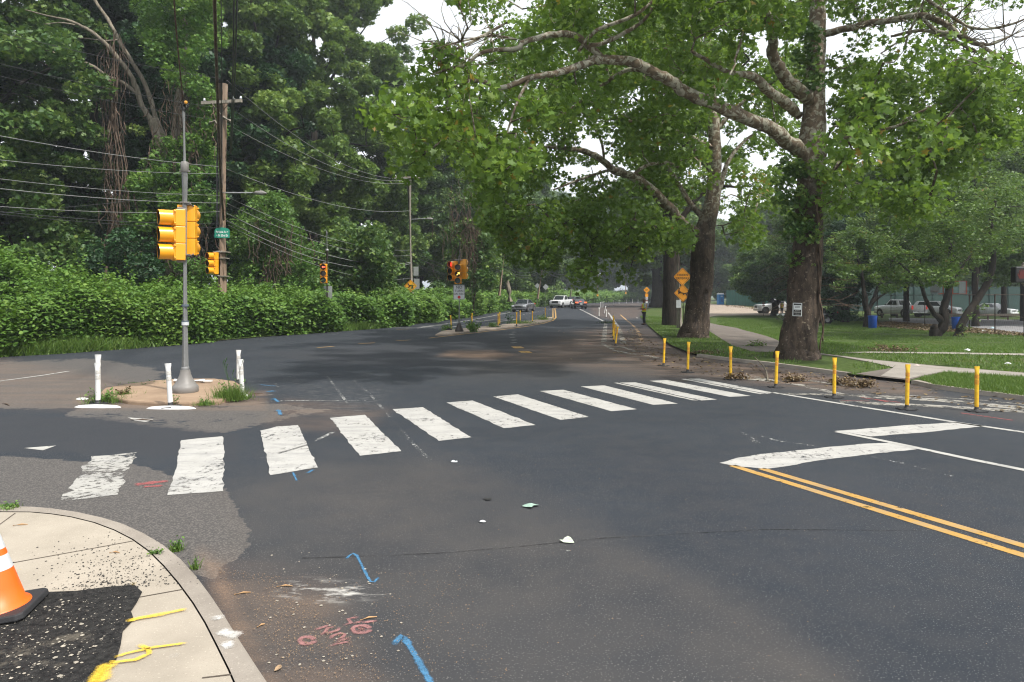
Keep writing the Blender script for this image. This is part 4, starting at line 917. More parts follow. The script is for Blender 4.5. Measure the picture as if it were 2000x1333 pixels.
# ------------------------------------------------------------------ thicket along the road, vines, grass, litter
rs = np.random.RandomState(3)
A = np.array([(p.x, p.y) for p in EDGEW]); seg = np.linalg.norm(np.diff(A, axis=0), axis=1); S = np.concatenate([[0], np.cumsum(seg)])
EPX = np.array([p[0] for p in EDGE], float)
pxk = [-420,0,80,250,400,550,700,850,950,1050,1330]; HB = [3.9,3.7,3.65,2.9,2.4,2.3,2.3,2.0,2.4,3.0,3.6]; HF = [1.0,1.05,1.9,1.8,1.7,1.65,1.55,1.5,1.8,2.1,2.4]
def edge_at(s):
    x = np.interp(s, S, A[:, 0]); y = np.interp(s, S, A[:, 1]); e = .4
    dx = np.interp(s+e, S, A[:, 0]) - np.interp(s-e, S, A[:, 0]); dy = np.interp(s+e, S, A[:, 1]) - np.interp(s-e, S, A[:, 1]); L = np.hypot(dx, dy)
    return x, y, -dy/L, dx/L, np.interp(s, S, EPX)
lump = [(rs.uniform(.5, 2.6), rs.uniform(.5, 3.2), rs.uniform(0, 6.28)) for _ in range(10)]
def thicket_pt(s, u, shrink=0.0):
    x, y, nx, ny, p = edge_at(s); hb = np.interp(p, pxk, HB); hf = np.interp(p, pxk, HF)
    fl = sum(np.sin(a*s + b*u*5 + c) for a, b, c in lump) / 6.5
    t = np.clip(u/.32, 0, 1); v = np.clip((u-.32)/.68, 0, 1)
    o = np.where(u < .32, .25 - .30*np.sin(t*math.pi*.8) + .65*t**3, .9 + 9.0*v)
    z = np.where(u < .32, .02 + hf*np.sin(t*math.pi/2)**.8, hf + (hb-hf)*(v**.75))
    z = z + fl*(.55 + .3*v)*np.minimum(1, z/1.0); o = o - fl*.55 + .35*np.sin(s*.8+1)
    o = o + shrink; z = z - shrink*.8
    return x + nx*o, y + ny*o, np.maximum(z, .02), p
# leafy shell: density falls with distance, leaf size grows
def thicket_leaves(n, s0, s1, size, seed, depth=.5, per=7, cr=.26):
    r = np.random.RandomState(seed); s = r.uniform(s0, s1, n); u = np.concatenate([r.uniform(0, .34, int(n*.55)), r.uniform(.3, 1, n-int(n*.55))]); r.shuffle(u)
    X, Y, Z, p = thicket_pt(s, u, 0); d = r.uniform(0, 1, n)**1.6*depth; Z = np.maximum(Z - d*.7, .03); Y = Y + d*.5
    C = np.repeat(np.stack([X, Y, Z], -1), per, 0); C = C + r.normal(0, cr*.55, C.shape)*np.array([1, 1, .42]); C[:, 2] = np.maximum(C[:, 2], .03)
    hue = .24*np.sin(X*.9+1)*np.sin(Y*.55) + .10*np.sin(X*2.3+Y*1.7)
    T = np.clip(np.repeat(r.normal(.42, .17, n) + .10*(Z > 1.2) + hue, per) + r.normal(0, .12, n*per), 0, .97)
    return leaf_arr(C, size, 'leaf6', r, 1.0, nrm=np.array([.15, -.35, 0]), droop=.35, jit=.5), T
Sx = lambda px: float(np.interp(px, EPX, S))
parts_ = [thicket_leaves(10500, Sx(-420), Sx(480), .135, 1), thicket_leaves(8500, Sx(480), Sx(860), .17, 2, cr=.32), thicket_leaves(5200, Sx(860), Sx(1060), .26, 4, cr=.45), thicket_leaves(3600, Sx(1060), Sx(1330), .42, 5, cr=.7)]
# arching shoots that stand out of the mass
C = []; T_ = []
for i in range(1500):
    s = rs.uniform(Sx(-300), Sx(930 if rs.uniform() < .25 else 640)); u = rs.uniform(.18, 1.0); x, y, z, p = thicket_pt(np.array(s), np.array(u)); hgt = rs.gamma(2.2, .17); a = rs.uniform(0, 6.28); m = 22; t = np.linspace(-.2, 1, m)
    q = np.stack([x + np.cos(a)*.35*t*t, y + np.sin(a)*.3*t*t - .15*t, z + hgt*t], -1) + rs.normal(0, .07, (m, 3)); C.append(q); T_.append(np.clip(rs.normal(.55 if i % 9 else .9, .12, m), 0, .96))
C = np.concatenate(C); parts_.append((leaf_arr(C, .15, 'leaf6', rs, .8, droop=.4), np.concatenate(T_)))
V = np.concatenate([a for a, b in parts_]); T = np.concatenate([b for a, b in parts_])
o = npmesh('knotweed_thicket', V, 6, MAT['leaf_thicket'], None, T); tag(o, 'dense green knotweed thicket lining the left edge of the road', 'thicket', kind='stuff')
# inner sheet coloured dark for the shade between the leaves, then stems
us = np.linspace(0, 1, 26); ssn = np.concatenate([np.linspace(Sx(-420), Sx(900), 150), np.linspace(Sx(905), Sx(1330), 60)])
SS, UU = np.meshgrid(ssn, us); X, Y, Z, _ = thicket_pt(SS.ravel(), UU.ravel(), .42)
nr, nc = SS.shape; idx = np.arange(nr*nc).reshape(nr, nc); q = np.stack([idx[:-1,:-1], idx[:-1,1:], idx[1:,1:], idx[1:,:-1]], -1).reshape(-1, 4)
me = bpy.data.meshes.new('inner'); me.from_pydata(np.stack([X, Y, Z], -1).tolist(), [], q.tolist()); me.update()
n = N('thicket_shade'); me.materials.append(n.done(n.bsdf(n.mix(n.rng(n.noise(9, 5, .7), .35, .65), (.010,.022,.007), (.035,.07,.018)), .95, spec=.05, bump=n.noise(14, 3), bstr=1.0, bdist=.12)))
io = bpy.data.objects.new('core_sheet', me); COL.objects.link(io); io.parent = o; io.name = 'dark_core'
mb = MB()
for i in range(420):
    s = rs.uniform(Sx(-100), Sx(900)); u0 = rs.uniform(0, .25); x, y, z, _ = thicket_pt(np.array(s), np.array(u0), -.02); x1, y1, z1, _ = thicket_pt(np.array(s + rs.normal(0, .3)), np.array(min(.34, u0+.2)), -.08)
    mb.tube([(Vector((float(x), float(y), max(0, float(z)-.3))), .008), (Vector((float(x1), float(y1), float(z1))), .005)], 4, False)
mb.build('stem', MAT['leaf_bright'], o)
# rough grass spilling at the near left end
def blades(C, h, w, rs, tint=None):
    n = len(C); a = rs.uniform(0, 6.28, n); hh = h*rs.uniform(.5, 1.3, n); ln = rs.normal(0, .45, (n, 2))*hh[:, None]
    b = np.stack([np.cos(a), np.sin(a), 0*a], -1)*w; tip = C + np.concatenate([ln, hh[:, None]], 1)
    return np.stack([C - b, C + b, tip], 1).reshape(-1, 3), (np.clip(rs.normal(.45, .2, n), 0, .96) if tint is None else tint)
C = []
for px, n_, d0, h0 in ((-100,2600,1.4,.7),(20,4200,1.3,.75),(110,2600,1.0,.5),(200,900,.3,.3),(700,1300,.6,.35),(760,1300,.6,.35)):
    s = Sx(px) + rs.normal(0, 1.3, n_); x, y, nx, ny, _ = edge_at(s); oo = np.abs(rs.normal(0, d0, n_)); z = np.minimum(.9, oo*.35)*np.clip(rs.normal(.7, .3, n_), 0, 1)*h0*1.6
    C.append(np.stack([x+nx*(oo-.2), y+ny*(oo-.2), np.maximum(z, .0)], -1))
C = np.concatenate(C); V, T = blades(C, .42, .018, rs)
tag(npmesh('roadside_grass', V, 3, MAT['grass'], None, T), 'tall bright grass at the foot of the thicket', kind='stuff')

# lawn blades
def in_world(poly, n, rs):
    poly = np.array(poly); x0, y0 = poly.min(0); x1, y1 = poly.max(0); X = rs.uniform(x0, x1, n); Y = rs.uniform(y0, y1, n); k = inpoly(X, Y, poly); return X[k], Y[k]
pathpoly = gxy(pa) + [(22,16.6),(30,17),(30,15.9),(22,15.2)] + gxy(pb)
foot = gxy([(1634,693.5),(1700,694),(1850,696),(2000,699),(2000,695.5),(1850,693),(1700,691.5)]); 
verge = gxy([(1246,617),(1266,638),(1289,658),(1308,676),(1345,692),(1390,701),(1438,707),(1500,714),(1560,722),(1610,729),(1661,736),(1672,736),(1751,723),(1700,713),(1640,702),(1592,696),(1517,693),(1469,691),(1430,679),(1400,660),(1370,641),(1362,628),(1310,618)])
v2 = gxy([(1793,744),(1838,734),(2000,744.5),(2060,750),(2060,792),(2000,783),(1900,770),(1820,759)])
fld = gxy([(1400,636),(1440,643),(1470,652),(1520,669),(1592,693.5),(1700,707),(1850,722),(2000,734),(2100,742),(2100,668),(2000,656),(1943,652),(1850,645),(1740,636),(1640,625),(1400,622)])
wb = wavy(77, .5)
def lawn_blades(poly, n, h, w, seed, bare=None):
    r = np.random.RandomState(seed); X, Y = in_world(poly, n, r)
    keep = ~inpoly(X, Y, np.array(foot)) if poly is fld else np.ones(len(X), bool)
    if bare is not None: keep &= np.array([wb((a, b, 0)) < bare for a, b in zip(X, Y)])
    X, Y = X[keep], Y[keep]; Z = tz(X, Y) + .055; return blades(np.stack([X, Y, Z], -1), h, w, r)
L = [lawn_blades(verge, 90000, .085, .010, 1, 1.6), lawn_blades(v2, 30000, .09, .008, 2, 2.2), lawn_blades(fld, 210000, .075, .013, 3, 2.6)]
V = np.concatenate([a for a, b in L]); T = np.concatenate([b for a, b in L])
tag(npmesh('lawn_grass', V, 3, MAT['grass'], None, T), 'short green lawn grass on the park side', kind='stuff')

# fallen leaves, chips and gravel
def litter(name, polys, n, size, mat, seed, shape='leaf6', zz=.012, up=2.5, label=None, tint=None, zero_=True):
    r = np.random.RandomState(seed); C = []
    for poly, m in polys:
        X, Y = in_world(poly, m*3, r); X, Y = X[:m], Y[:m]; C.append(np.stack([X, Y, tz(X, Y) + zz], -1))
    C = np.concatenate(C); V = leaf_arr(C, size, shape, r, up, jit=.5); T = r.uniform(0, 1, len(C))
    o = npmesh(name, V, len(SHAPE[shape]), mat, None, T); tag(o, label, kind='stuff'); return o
litter('fallen_leaves', [(gxy([(1230,640),(1300,680),(1440,706),(1660,736),(1820,757),(2000,783),(2000,812),(1830,790),(1640,760),(1440,742),(1300,718),(1200,690)]), 900), (gxy([(1300,655),(1420,658),(1470,690),(1430,704),(1340,690)]), 160), (fld, 420), (gxy([(850,655),(1000,632),(1080,622),(1000,642)]), 120), (gxy([(1150,596),(1250,594),(1240,620),(1170,620)]), 160), (gxy([(1080,640),(1230,640),(1280,720),(1120,720)]), 70)], 0, .085, MAT['dry_leaf'], 5, label='dry brown leaves scattered over kerb, path and lawn')
litter('leaf_bank', [(gxy([(1690,634),(1740,632),(1850,640),(1943,649),(2000,656),(2000,661),(1930,657),(1800,649),(1700,641)]), 5200), (gxy([(1410,598),(1450,599),(1510,604),(1540,610),(1480,607),(1420,601)]), 800)], 0, .12, MAT['dry_leaf'], 6, zz=.16, up=.4, label='bank of dry brown leaves along the court fence')
litter('wood_chips', [(gxy([(420,1110),(560,1130),(760,1330),(560,1333),(500,1240)]), 1100), (gxy([(500,1130),(900,1110),(1000,1333),(560,1333)]), 700), (gxy([(480,780),(760,790),(700,840),(480,830)]), 90), (gxy([(140,780),(480,775),(500,800),(150,802)]), 90), (gxy([(0,690),(560,700),(560,770),(0,790)]), 90), (gxy([(700,900),(2000,900),(2000,1333),(700,1333)]), 500)], 0, .0085, plain('chip', (.26,.17,.10), .9), 7, 'oval', label='small tan wood chips scattered on the asphalt')
r = np.random.RandomState(9); mb = MB(); mbd = MB()
def pebble(mb, c, s):
    a = r.uniform(0, 6.28); sx, sy, sz = s*r.uniform(.7, 1.3), s*r.uniform(.7, 1.3), s*r.uniform(.4, .7); ca, sa = math.cos(a), math.sin(a)
    pts = [(1,0,0),(.4,.9,.1),(-.7,.6,0),(-.8,-.5,.1),(.3,-.9,0),(.1,.1,.9),(0,0,-.6)]
    vs = [(c[0] + (x*ca - y*sa)*sx, c[1] + (x*sa + y*ca)*sy, c[2] + z*sz) for x, y, z in pts]
    mb.add(vs, [(0,1,5),(1,2,5),(2,3,5),(3,4,5),(4,0,5),(1,0,6),(2,1,6),(3,2,6),(4,3,6),(0,4,6)], True)
for i in range(420):
    q = G(r.uniform(0, 255), r.uniform(1165, 1333), z=SZ)
    if q.x > G(235, 1240, z=SZ).x + .0: continue
    pebble(mb, (q.x, q.y, SZ+.009), .0018 + r.gamma(1.3, .0022))
for i in range(60): q = G(r.uniform(520, 800), r.uniform(1080, 1300)); pebble(mb, (q.x, q.y, .004), r.uniform(.004, .011))
tag(mb.build('gravel', plain('pebble', (.38,.34,.28), .9, vary=.4, scale=20)), 'pale gravel stones loose in the black patch', kind='stuff')
for i in range(700):
    t = r.beta(1.0, 3.4); x = r.normal(225, 70); q = G(x, 1150 - t*150 + (x-225)*-.05, z=SZ)
    pebble(mbd, (q.x, q.y, SZ+.003), r.uniform(.002, .007))
tag(mbd.build('tar_crumbs', plain('tar_crumb', (.025,.024,.024), .9)), 'black asphalt crumbs strewn over the pale sidewalk', kind='stuff')

# weeds
def weed(name, base, h, n, spread, label, seed, size=.05, mat='leaf_bright', seedheads=0, blade_n=0, cat='weed'):
    r = np.random.RandomState(seed); b = Vector(base); o = empty(name, tuple(b)); tag(o, label, cat); mb = MB(); C = []
    for i in range(n):
        a = r.uniform(0, 6.28); L = h*r.uniform(.5, 1.1); e = Vector((math.cos(a)*spread*r.uniform(.2, 1), math.sin(a)*spread*r.uniform(.2, 1), L)); m = e*.5 + Vector((0, 0, L*.12)); s = Vector((e.x*.3, e.y*.3, 0))
        mb.tube([(s, .004), (m, .003), (e, .0015)], 4, False)
        for t in np.linspace(.2, 1, 7): C.append(tuple(s.lerp(e, t) + Vector(r.normal(0, size*.5, 3))))
    for i in range(seedheads):
        a = r.uniform(0, 6.28); L = h*r.uniform(1.3, 2.0); e = Vector((math.cos(a)*spread*.9, math.sin(a)*spread*.6, L)); mb.tube([(Vector((0, 0, 0)), .003), (e*.6 + Vector((0, 0, L*.1)), .002), (e, .002)], 4, False); mb.tube([(e, .005), (e + Vector((.02, 0, .07)), .007), (e + Vector((.035, 0, .10)), .002)], 5)
    mb.build('stem', MAT['leaf_bright'], o)
    C = np.array(C); C = C[C[:, 2] > .01]; V = leaf_arr(C, size, 'leaf6', r, .3); npmesh('foliage', V, 6, MAT[mat], o, np.clip(r.normal(.5, .2, len(C)), 0, .96))
    if blade_n:
        Cb = np.stack([r.normal(0, spread*.55, blade_n), r.normal(0, spread*.4, blade_n), np.zeros(blade_n)], -1); V, T = blades(Cb, h*.7, .005, r); tag(npmesh('blades', V, 3, MAT['grass'], o, T), kind='stuff')
    return o
IZ = .075
weed('weed_clump', G(452,781,z=.03), .34, 22, .26, 'tall grassy weed with seed heads beside the twin white posts on the island', 1, .035, seedheads=7, blade_n=900)
weed('weed_clump', G(205,786,z=.02), .22, 22, .32, 'low leafy weed around the double white post at the island end', 2, .05, blade_n=260)
weed('weed_clump', G(402,791,z=.02), .12, 8, .16, 'small grassy weed at the front rim of the concrete island', 3, .03, blade_n=220)
weed('weed_clump', G(340,789,z=.05), .16, 7, .10, 'thin weed beside the leaning white post on the island', 4, .035)
weed('weed_clump', G(240,771,z=.07), .12, 12, .20, 'brownish weed on the rear rim of the concrete island', 5, .045, mat='dry_leaf', blade_n=120)
weed('weed_clump', G(300,752,z=.03), .07, 10, .55, 'strip of short grass along the rear rim of the island', 6, .03, blade_n=420)
weed('weed_clump', G(345,1076,z=.0), .10, 6, .05, 'thin green weed in the gutter of the curved kerb', 7, .02, blade_n=60)
weed('weed_clump', G(305,1082,z=SZ), .035, 12, .06, 'flat green weed growing in the kerb joint', 8, .018)
weed('weed_clump', G(380,1112,z=.0), .10, 3, .03, 'single upright grass tuft at the kerb foot', 9, .015, blade_n=25)
weed('weed_clump', G(22,993,z=SZ), .05, 9, .10, 'small weed on the kerb near the left edge', 10, .02, blade_n=90)
weed('weed_clump', G(924,649,z=.09), .55, 44, .50, 'big leafy weed right of the median island signal base', 11, .10, mat='leaf_thicket')
weed('weed_clump', G(873,646,z=.05), .30, 24, .40, 'low weed left of the median island signal base', 12, .08, mat='leaf_thicket', blade_n=160)
weed('weed_clump', G(963,639,z=.09), .30, 16, .35, 'low weed between posts on the median island', 13, .08, mat='leaf_thicket', blade_n=260)
weed('weed_clump', G(1020,632,z=.09), .25, 16, 1.0, 'straggling growth on the far half of the median island', 14, .09, mat='leaf_thicket', blade_n=700)
weed('weed_clump', G(1060,625,z=.09), .35, 22, .8, 'brown-green growth at the far tip of the median island', 15, .10, mat='leaf_park', blade_n=300)
weed('weed_clump', G(993,633,z=.09), 1.0, 8, .35, 'tall dark dried weed standing on the median island', 16, .12, mat='leaf_dark')
for i, (a, b_, s_, lb) in enumerate(((1187,632,.5,'heap of cut green branches at the foot of the yellow post cluster'), (1545,746,.16,'dried leafy branch lying beside the fourth yellow post'), (1690,757,.30,'largest heap of dried leafy twigs in front of the ramp'), (1640,752,.2,'small heap of dried leafy twigs behind the fifth yellow post'), (1718,690,.35,'dried leafy branch on the far strip of lawn'), (1746,690,.35,'second dried leafy branch, just right of its neighbour on the lawn'), (1482,680,.3,'drooping broken branch left of the big trunk'), (1375,694,.4,'dark fallen bark and leaves by the second yellow post'), (1435,742,.2,'few dried leaves at the third yellow post'))):
    r = np.random.RandomState(40+i); o = empty('fallen_branch', tuple(G(a, b_))); tag(o, lb, 'branch'); mb = MB(); C = []
    for k in range(9):
        an = r.uniform(0, 6.28); p0 = Vector((r.normal(0, s_*.5), r.normal(0, s_*.3), .03)); e = p0 + Vector((math.cos(an)*s_, math.sin(an)*s_*.6, r.uniform(.02, .13)*(2.4 if i in (4, 5, 6) else 1))); mb.tube([(p0, .012), ((p0+e)/2 + Vector((0, 0, .04)), .009), (e, .004)], 5, False)
        for t in np.linspace(.2, 1, 26): C.append(tuple(p0.lerp(e, t) + Vector(r.normal(0, .06, 3))))
    mb.build('stem', MAT['vine'], o); C = np.array(C); C[:, 2] = np.abs(C[:, 2])*.7 + .02
    npmesh('foliage', leaf_arr(C, .062, 'leaf6', r, .4), 6, MAT['leaf_dark' if i == 0 else ('leaf_park' if i in (6,) else 'dry_leaf')], o, r.uniform(.1, .9, len(C)))
mb = MB(); a, b_ = G(1500,745), G(1474,712); mb.tube(crom([(Vector((a.x, a.y, .02)), .018), (Vector(((a.x+b_.x)/2+.1, (a.y+b_.y)/2, .10)), .02), (Vector((b_.x, b_.y, .20)), .012)], 4), 6)
tag(mb.build('stick', MAT['bark_grey']), 'long bare stick propped on the kerb between yellow posts', 'stick')
for i, (a, b_, L, an, z_, lb) in enumerate(((497,771,.32,.2,0,'short thick stick by the blue paint marks near the island'), (277,822,.35,-.1,0,'dark flat stick in front of the concrete island'), (12,791,.4,-.7,0,'thin stick at the left edge of the road'), (474,1161,.10,.35,0,'tan splinter of wood on the asphalt near the curved kerb'), (556,1147,.10,.1,0,'thin tan splinter near the white powder'), (720,1210,.10,.45,0,'orange splinter beside the pink paint marks'), (40,1027,.10,.3,SZ,'curled brown bark piece on the sidewalk'), (224,1081,.07,0,SZ,'small twig on the middle of the sidewalk'), (510,1224,.05,.9,0,'short tan splinter near the kerb foot'))):
    c = G(a, b_, z=z_); d = Vector((math.cos(an), math.sin(an), 0))*L/2; mb = MB(); w = .012 if L > .2 else .006
    mb.tube([(c - d + Vector((0,0,w)), w*.6), (c + Vector((0,.01,w*1.4)), w), (c + d + Vector((0,0,w)), w*.4)], 6)
    tag(mb.build('stick', MAT['vine'] if L > .2 else plain('splinter', (.45,.27,.13), .8)), lb, 'stick')
for i, (a, b_, s_, c_, lb) in enumerate(((1035,990,.075,(.35,.50,.42),'pale green crumpled scrap flattened on the asphalt'), (1108,1058,.06,(.55,.62,.50),'pale scrap with green tint lower on the asphalt'), (888,903,.05,(.65,.68,.70),'small white paper scrap near the crosswalk'), (942,1021,.035,(.75,.75,.78),'tiny white scrap left of the green one'), (543,1308,.028,(.4,.27,.16),'tan wrapper scrap by the curved kerb'), (952,977,.04,(.02,.02,.02),'small black scrap on the asphalt'), (1790,720,.08,(.6,.5,.46),'crumpled pinkish paper on the right lawn'), (1968,716,.09,(.7,.72,.74),'white litter on the right lawn near the edge'), (1890,689,.12,(.72,.74,.76),'white plastic litter on the lawn below the twin-stemmed tree'), (1920,651,.22,(.75,.76,.76),'white plastic bag at the foot of the court fence'), (1938,644,.2,(.45,.62,.7),'pale blue litter on the court'), (1105,767,.04,(.6,.6,.6),'bit of white litter above the crosswalk'))):
    r = np.random.RandomState(70+i); c = G(a, b_) + Vector((0, 0, .06 if a > 1700 else .0)); mb = MB(); k = 9
    ring = [(c.x + math.cos(t)*s_*r.uniform(.5, 1.2), c.y + math.sin(t)*s_*r.uniform(.5, 1.2), c.z + .006 + r.uniform(0, s_*.25)) for t in np.linspace(0, 6.28, k, endpoint=False)]
    mb.add(ring + [(c.x, c.y, c.z + s_*(.2 if a < 1700 else .7))], [(j, (j+1) % k, k) for j in range(k)]); tag(mb.build('litter', plain('scrap', c_, .8, vary=.4, scale=40)), lb, 'litter')

# vine-draped tree with bare pale limbs
rs = np.random.RandomState(91); o = empty('vine_covered_tree', tuple(P(338,578,37)-Vector((0,0,1.2)))); b = o.location.copy(); tag(o, 'tree smothered in brown vines with bare grey limbs reaching left, left of the utility pole', 'tree'); mb = MB(); nodes = []
nodes += limb(mb, PL([(345,640,37,.6),(342,560,37,.5),(338,450,37,.46),(330,350,37,.42),(315,280,37,.36),(300,235,37,.28)]), 12, 4, .05, rs)
for l in ([(302,245,37,.20),(292,231,36.8,.20),(277,207,36.6,.20),(270,185,36.5,.20),(262,162,36.4,.19),(250,140,36.2,.17),(225,107,36,.16),(205,85,35.8,.14),(182,65,35.6,.13),(160,52,35.4,.12),(132,40,35.2,.09),(95,32,35,.06),(50,20,34.8,.04)],
          [(305,240,37,.17),(300,215,37,.17),(282,162,37,.16),(260,125,37,.15),(237,87,37,.14),(215,45,37,.13),(185,0,37,.11),(160,-60,37,.07)],
          [(268,184,36.5,.14),(240,162,36.2,.14),(210,150,36,.13),(185,132,35.8,.12),(150,117,35.6,.11),(115,110,35.4,.09),(100,98,35.2,.04)], [(232,78,36.4,.06),(205,80,36,.05),(160,75,35.6,.04),(115,76,35.4,.03)], [(150,50,35.3,.05),(120,45,35,.05),(88,48,34.8,.03)],
          [(190,142,35.8,.04),(165,145,35.6,.03),(155,158,35.5,.01)], [(335,330,37,.3),(350,200,37,.28),(360,80,37,.22),(365,-40,37,.15)], [(345,250,36.5,.1),(345,230,36,.10),(350,225,35.5,.09),(355,250,35.4,.06)]): limb(mb, PL([(a_, c_, d_, r_*.72) for a_, c_, d_, r_ in l]), 9, 5, .05, rs)
rel(mb, b); mb.build('trunk', MAT['bark_grey'], o)
mb = MB()
for i in range(330):
    if i < 210: cx, cy = rs.choice([345, 350, 365, 355, 385]) + rs.normal(0, 26), rs.choice([180, 230, 290, 420, 470, 520]) + rs.normal(0, 30); dep = rs.uniform(34.6, 36.6); L = rs.uniform(25, 90)
    else: cx, cy = rs.normal(222, 12), rs.uniform(60, 480); dep = rs.uniform(35.4, 36.4); L = rs.uniform(50, 150)
    pts = []; x = cx
    for k in range(6): pts.append((P(x, cy + k*L/5, dep + rs.normal(0, .1)), rs.uniform(.012, .028))); x += rs.normal(0, 5)
    mb.tube(crom(pts, 2), 4, False)
for pts in ([(222,60),(224,140),(218,220),(228,300),(236,420),(240,520)], [(235,100),(226,180),(232,260),(248,340),(255,460)], [(212,150),(222,240),(240,330),(230,400),(215,480)], [(245,520),(262,470),(270,420),(262,380),(280,330)], [(228,480),(240,440),(256,430),(280,445)]): mb.tube(crom([(P(a, c, 35.6), .035) for a, c in pts], 4), 5)
rel(mb, b); mb.build('hanging_vine', MAT['vine'], o)
cl = region([(285,-150),(440,-150),(430,80),(420,180),(360,180),(300,130),(275,60)], (34, 38), 80, (.5, .9), rs) + region([(265,330),(330,270),(410,270),(425,330),(425,420),(380,440),(300,420),(285,520),(300,570),(260,570),(255,450)], (34.3, 37), 90, (.4, .7), rs) + region([(380,180),(425,190),(430,260),(390,260)], (35, 37), 18, (.4, .7), rs) + region([(330,500),(400,520),(420,570),(300,575)], (34.5, 36), 20, (.4, .6), rs)
V, T = clump_leaves(cl, 120, .20, 'spray', rs, .4, .8, droop=.5); npmesh('crown', V - np.array(b), 10, MAT['leaf_bright'], o, T)
# overhanging lit boughs of the woods, dark ivy column, vine mound near the second signal
def leafmass(name, base, reg, dr, n, cr, per, size, mat, label, seed, vines=None, cat='shrub', shape='spray'):
    rs = np.random.RandomState(seed); b = Vector(base); o = empty(name, tuple(b)); tag(o, label, cat); cl = region(reg, dr, n, cr, rs); mb = MB(); nodes = [b, b + Vector((0, 0, 1))]
    mb.tube([(b, .12), (b + Vector((0, 0, 1.0)), .09), (b + Vector((.2, 0, 2.2)), .05)], 7); twigs(mb, nodes, cl, rs, .03, 4)
    for a in (vines or []):
        for k in range(a[4]):
            x, y = a[0] + rs.normal(0, a[2]), a[1] + rs.normal(0, a[3]); pts = []; L = rs.uniform(30, 90)*.7; d = rs.uniform(dr[0]-.4, dr[0]+.5)
            for j in range(5): pts.append((P(x, y + j*L/4, d), .02)); x += rs.normal(0, 4)
            mb.tube(crom(pts, 2), 4, False)
    rel(mb, b); mb.build('stem', MAT['vine'], o); V, T = clump_leaves(cl, per, size, shape, rs, .4, .8, droop=.4); npmesh('crown', V - np.array(b), len(SHAPE[shape]), MAT[mat], o, T); return o
leafmass('vine_mound', P(545,578,40.5)-Vector((0,0,1.6)), [(470,430),(500,385),(540,380),(570,440),(620,480),(640,560),(600,575),(450,570),(455,500)], (39.3, 42.5), 160, (.4, .72), 110, .18, 'leaf_bright', 'mound of pale vines between the wooden pole and the red arrow signal', 92, vines=[(540,470,22,30,60)])
leafmass('vine_mound', P(925,578,62)-Vector((0,0,1.6)), [(880,440),(960,430),(975,520),(960,570),(890,570)], (60, 64), 60, (.5, .9), 60, .34, 'leaf_wood', 'vine mound with dead brown tangles behind the no-turn sign', 93, vines=[(918,470,14,30,90),(905,420,20,30,50)])
leafmass('vine_mound', P(700,578,45)-Vector((0,0,1.6)), [(640,470),(700,430),(745,450),(770,520),(755,570),(700,575),(650,570)], (44, 49), 120, (.5, .9), 80, .26, 'leaf_wood', 'leafy mound behind the thicket left of the deer warning sign', 94)
leafmass('vine_mound', P(200,578,30)-Vector((0,0,.9)), [(160,500),(220,450),(300,470),(310,540),(260,560),(170,550)], (31, 34), 60, (.35, .6), 110, .17, 'leaf_dark', 'dark vine mound above the thicket below the hanging vines', 95)
# ------------------------------------------------------------------ poles, signals, signs, posts
def RZ(a): return Matrix.Rotation(a, 3, 'Z')
def yaw(f): return math.atan2(f[1], f[0]) + math.pi/2     # local -Y looks along f
def text(s, size, mat, parent, M, c, name='lettering', sx=1.0, extr=.002, off=0.0):
    cu = bpy.data.curves.new(name, 'FONT'); cu.body = s; cu.size = size; cu.align_x = 'CENTER'; cu.align_y = 'CENTER'; cu.extrude = extr; cu.offset = off
    tmp = bpy.data.objects.new('tmp', cu); COL.objects.link(tmp); bpy.context.view_layer.update()
    me = bpy.data.meshes.new_from_object(tmp.evaluated_get(bpy.context.evaluated_depsgraph_get())); bpy.data.objects.remove(tmp); me.name = name
    me.materials.clear(); me.materials.append(mat); o = bpy.data.objects.new(name, me); COL.objects.link(o); o.parent = parent; o.location = c
    o.rotation_euler = (M @ Matrix.Rotation(math.radians(90), 3, 'X')).to_euler(); o.scale = (sx, 1, 1); return o
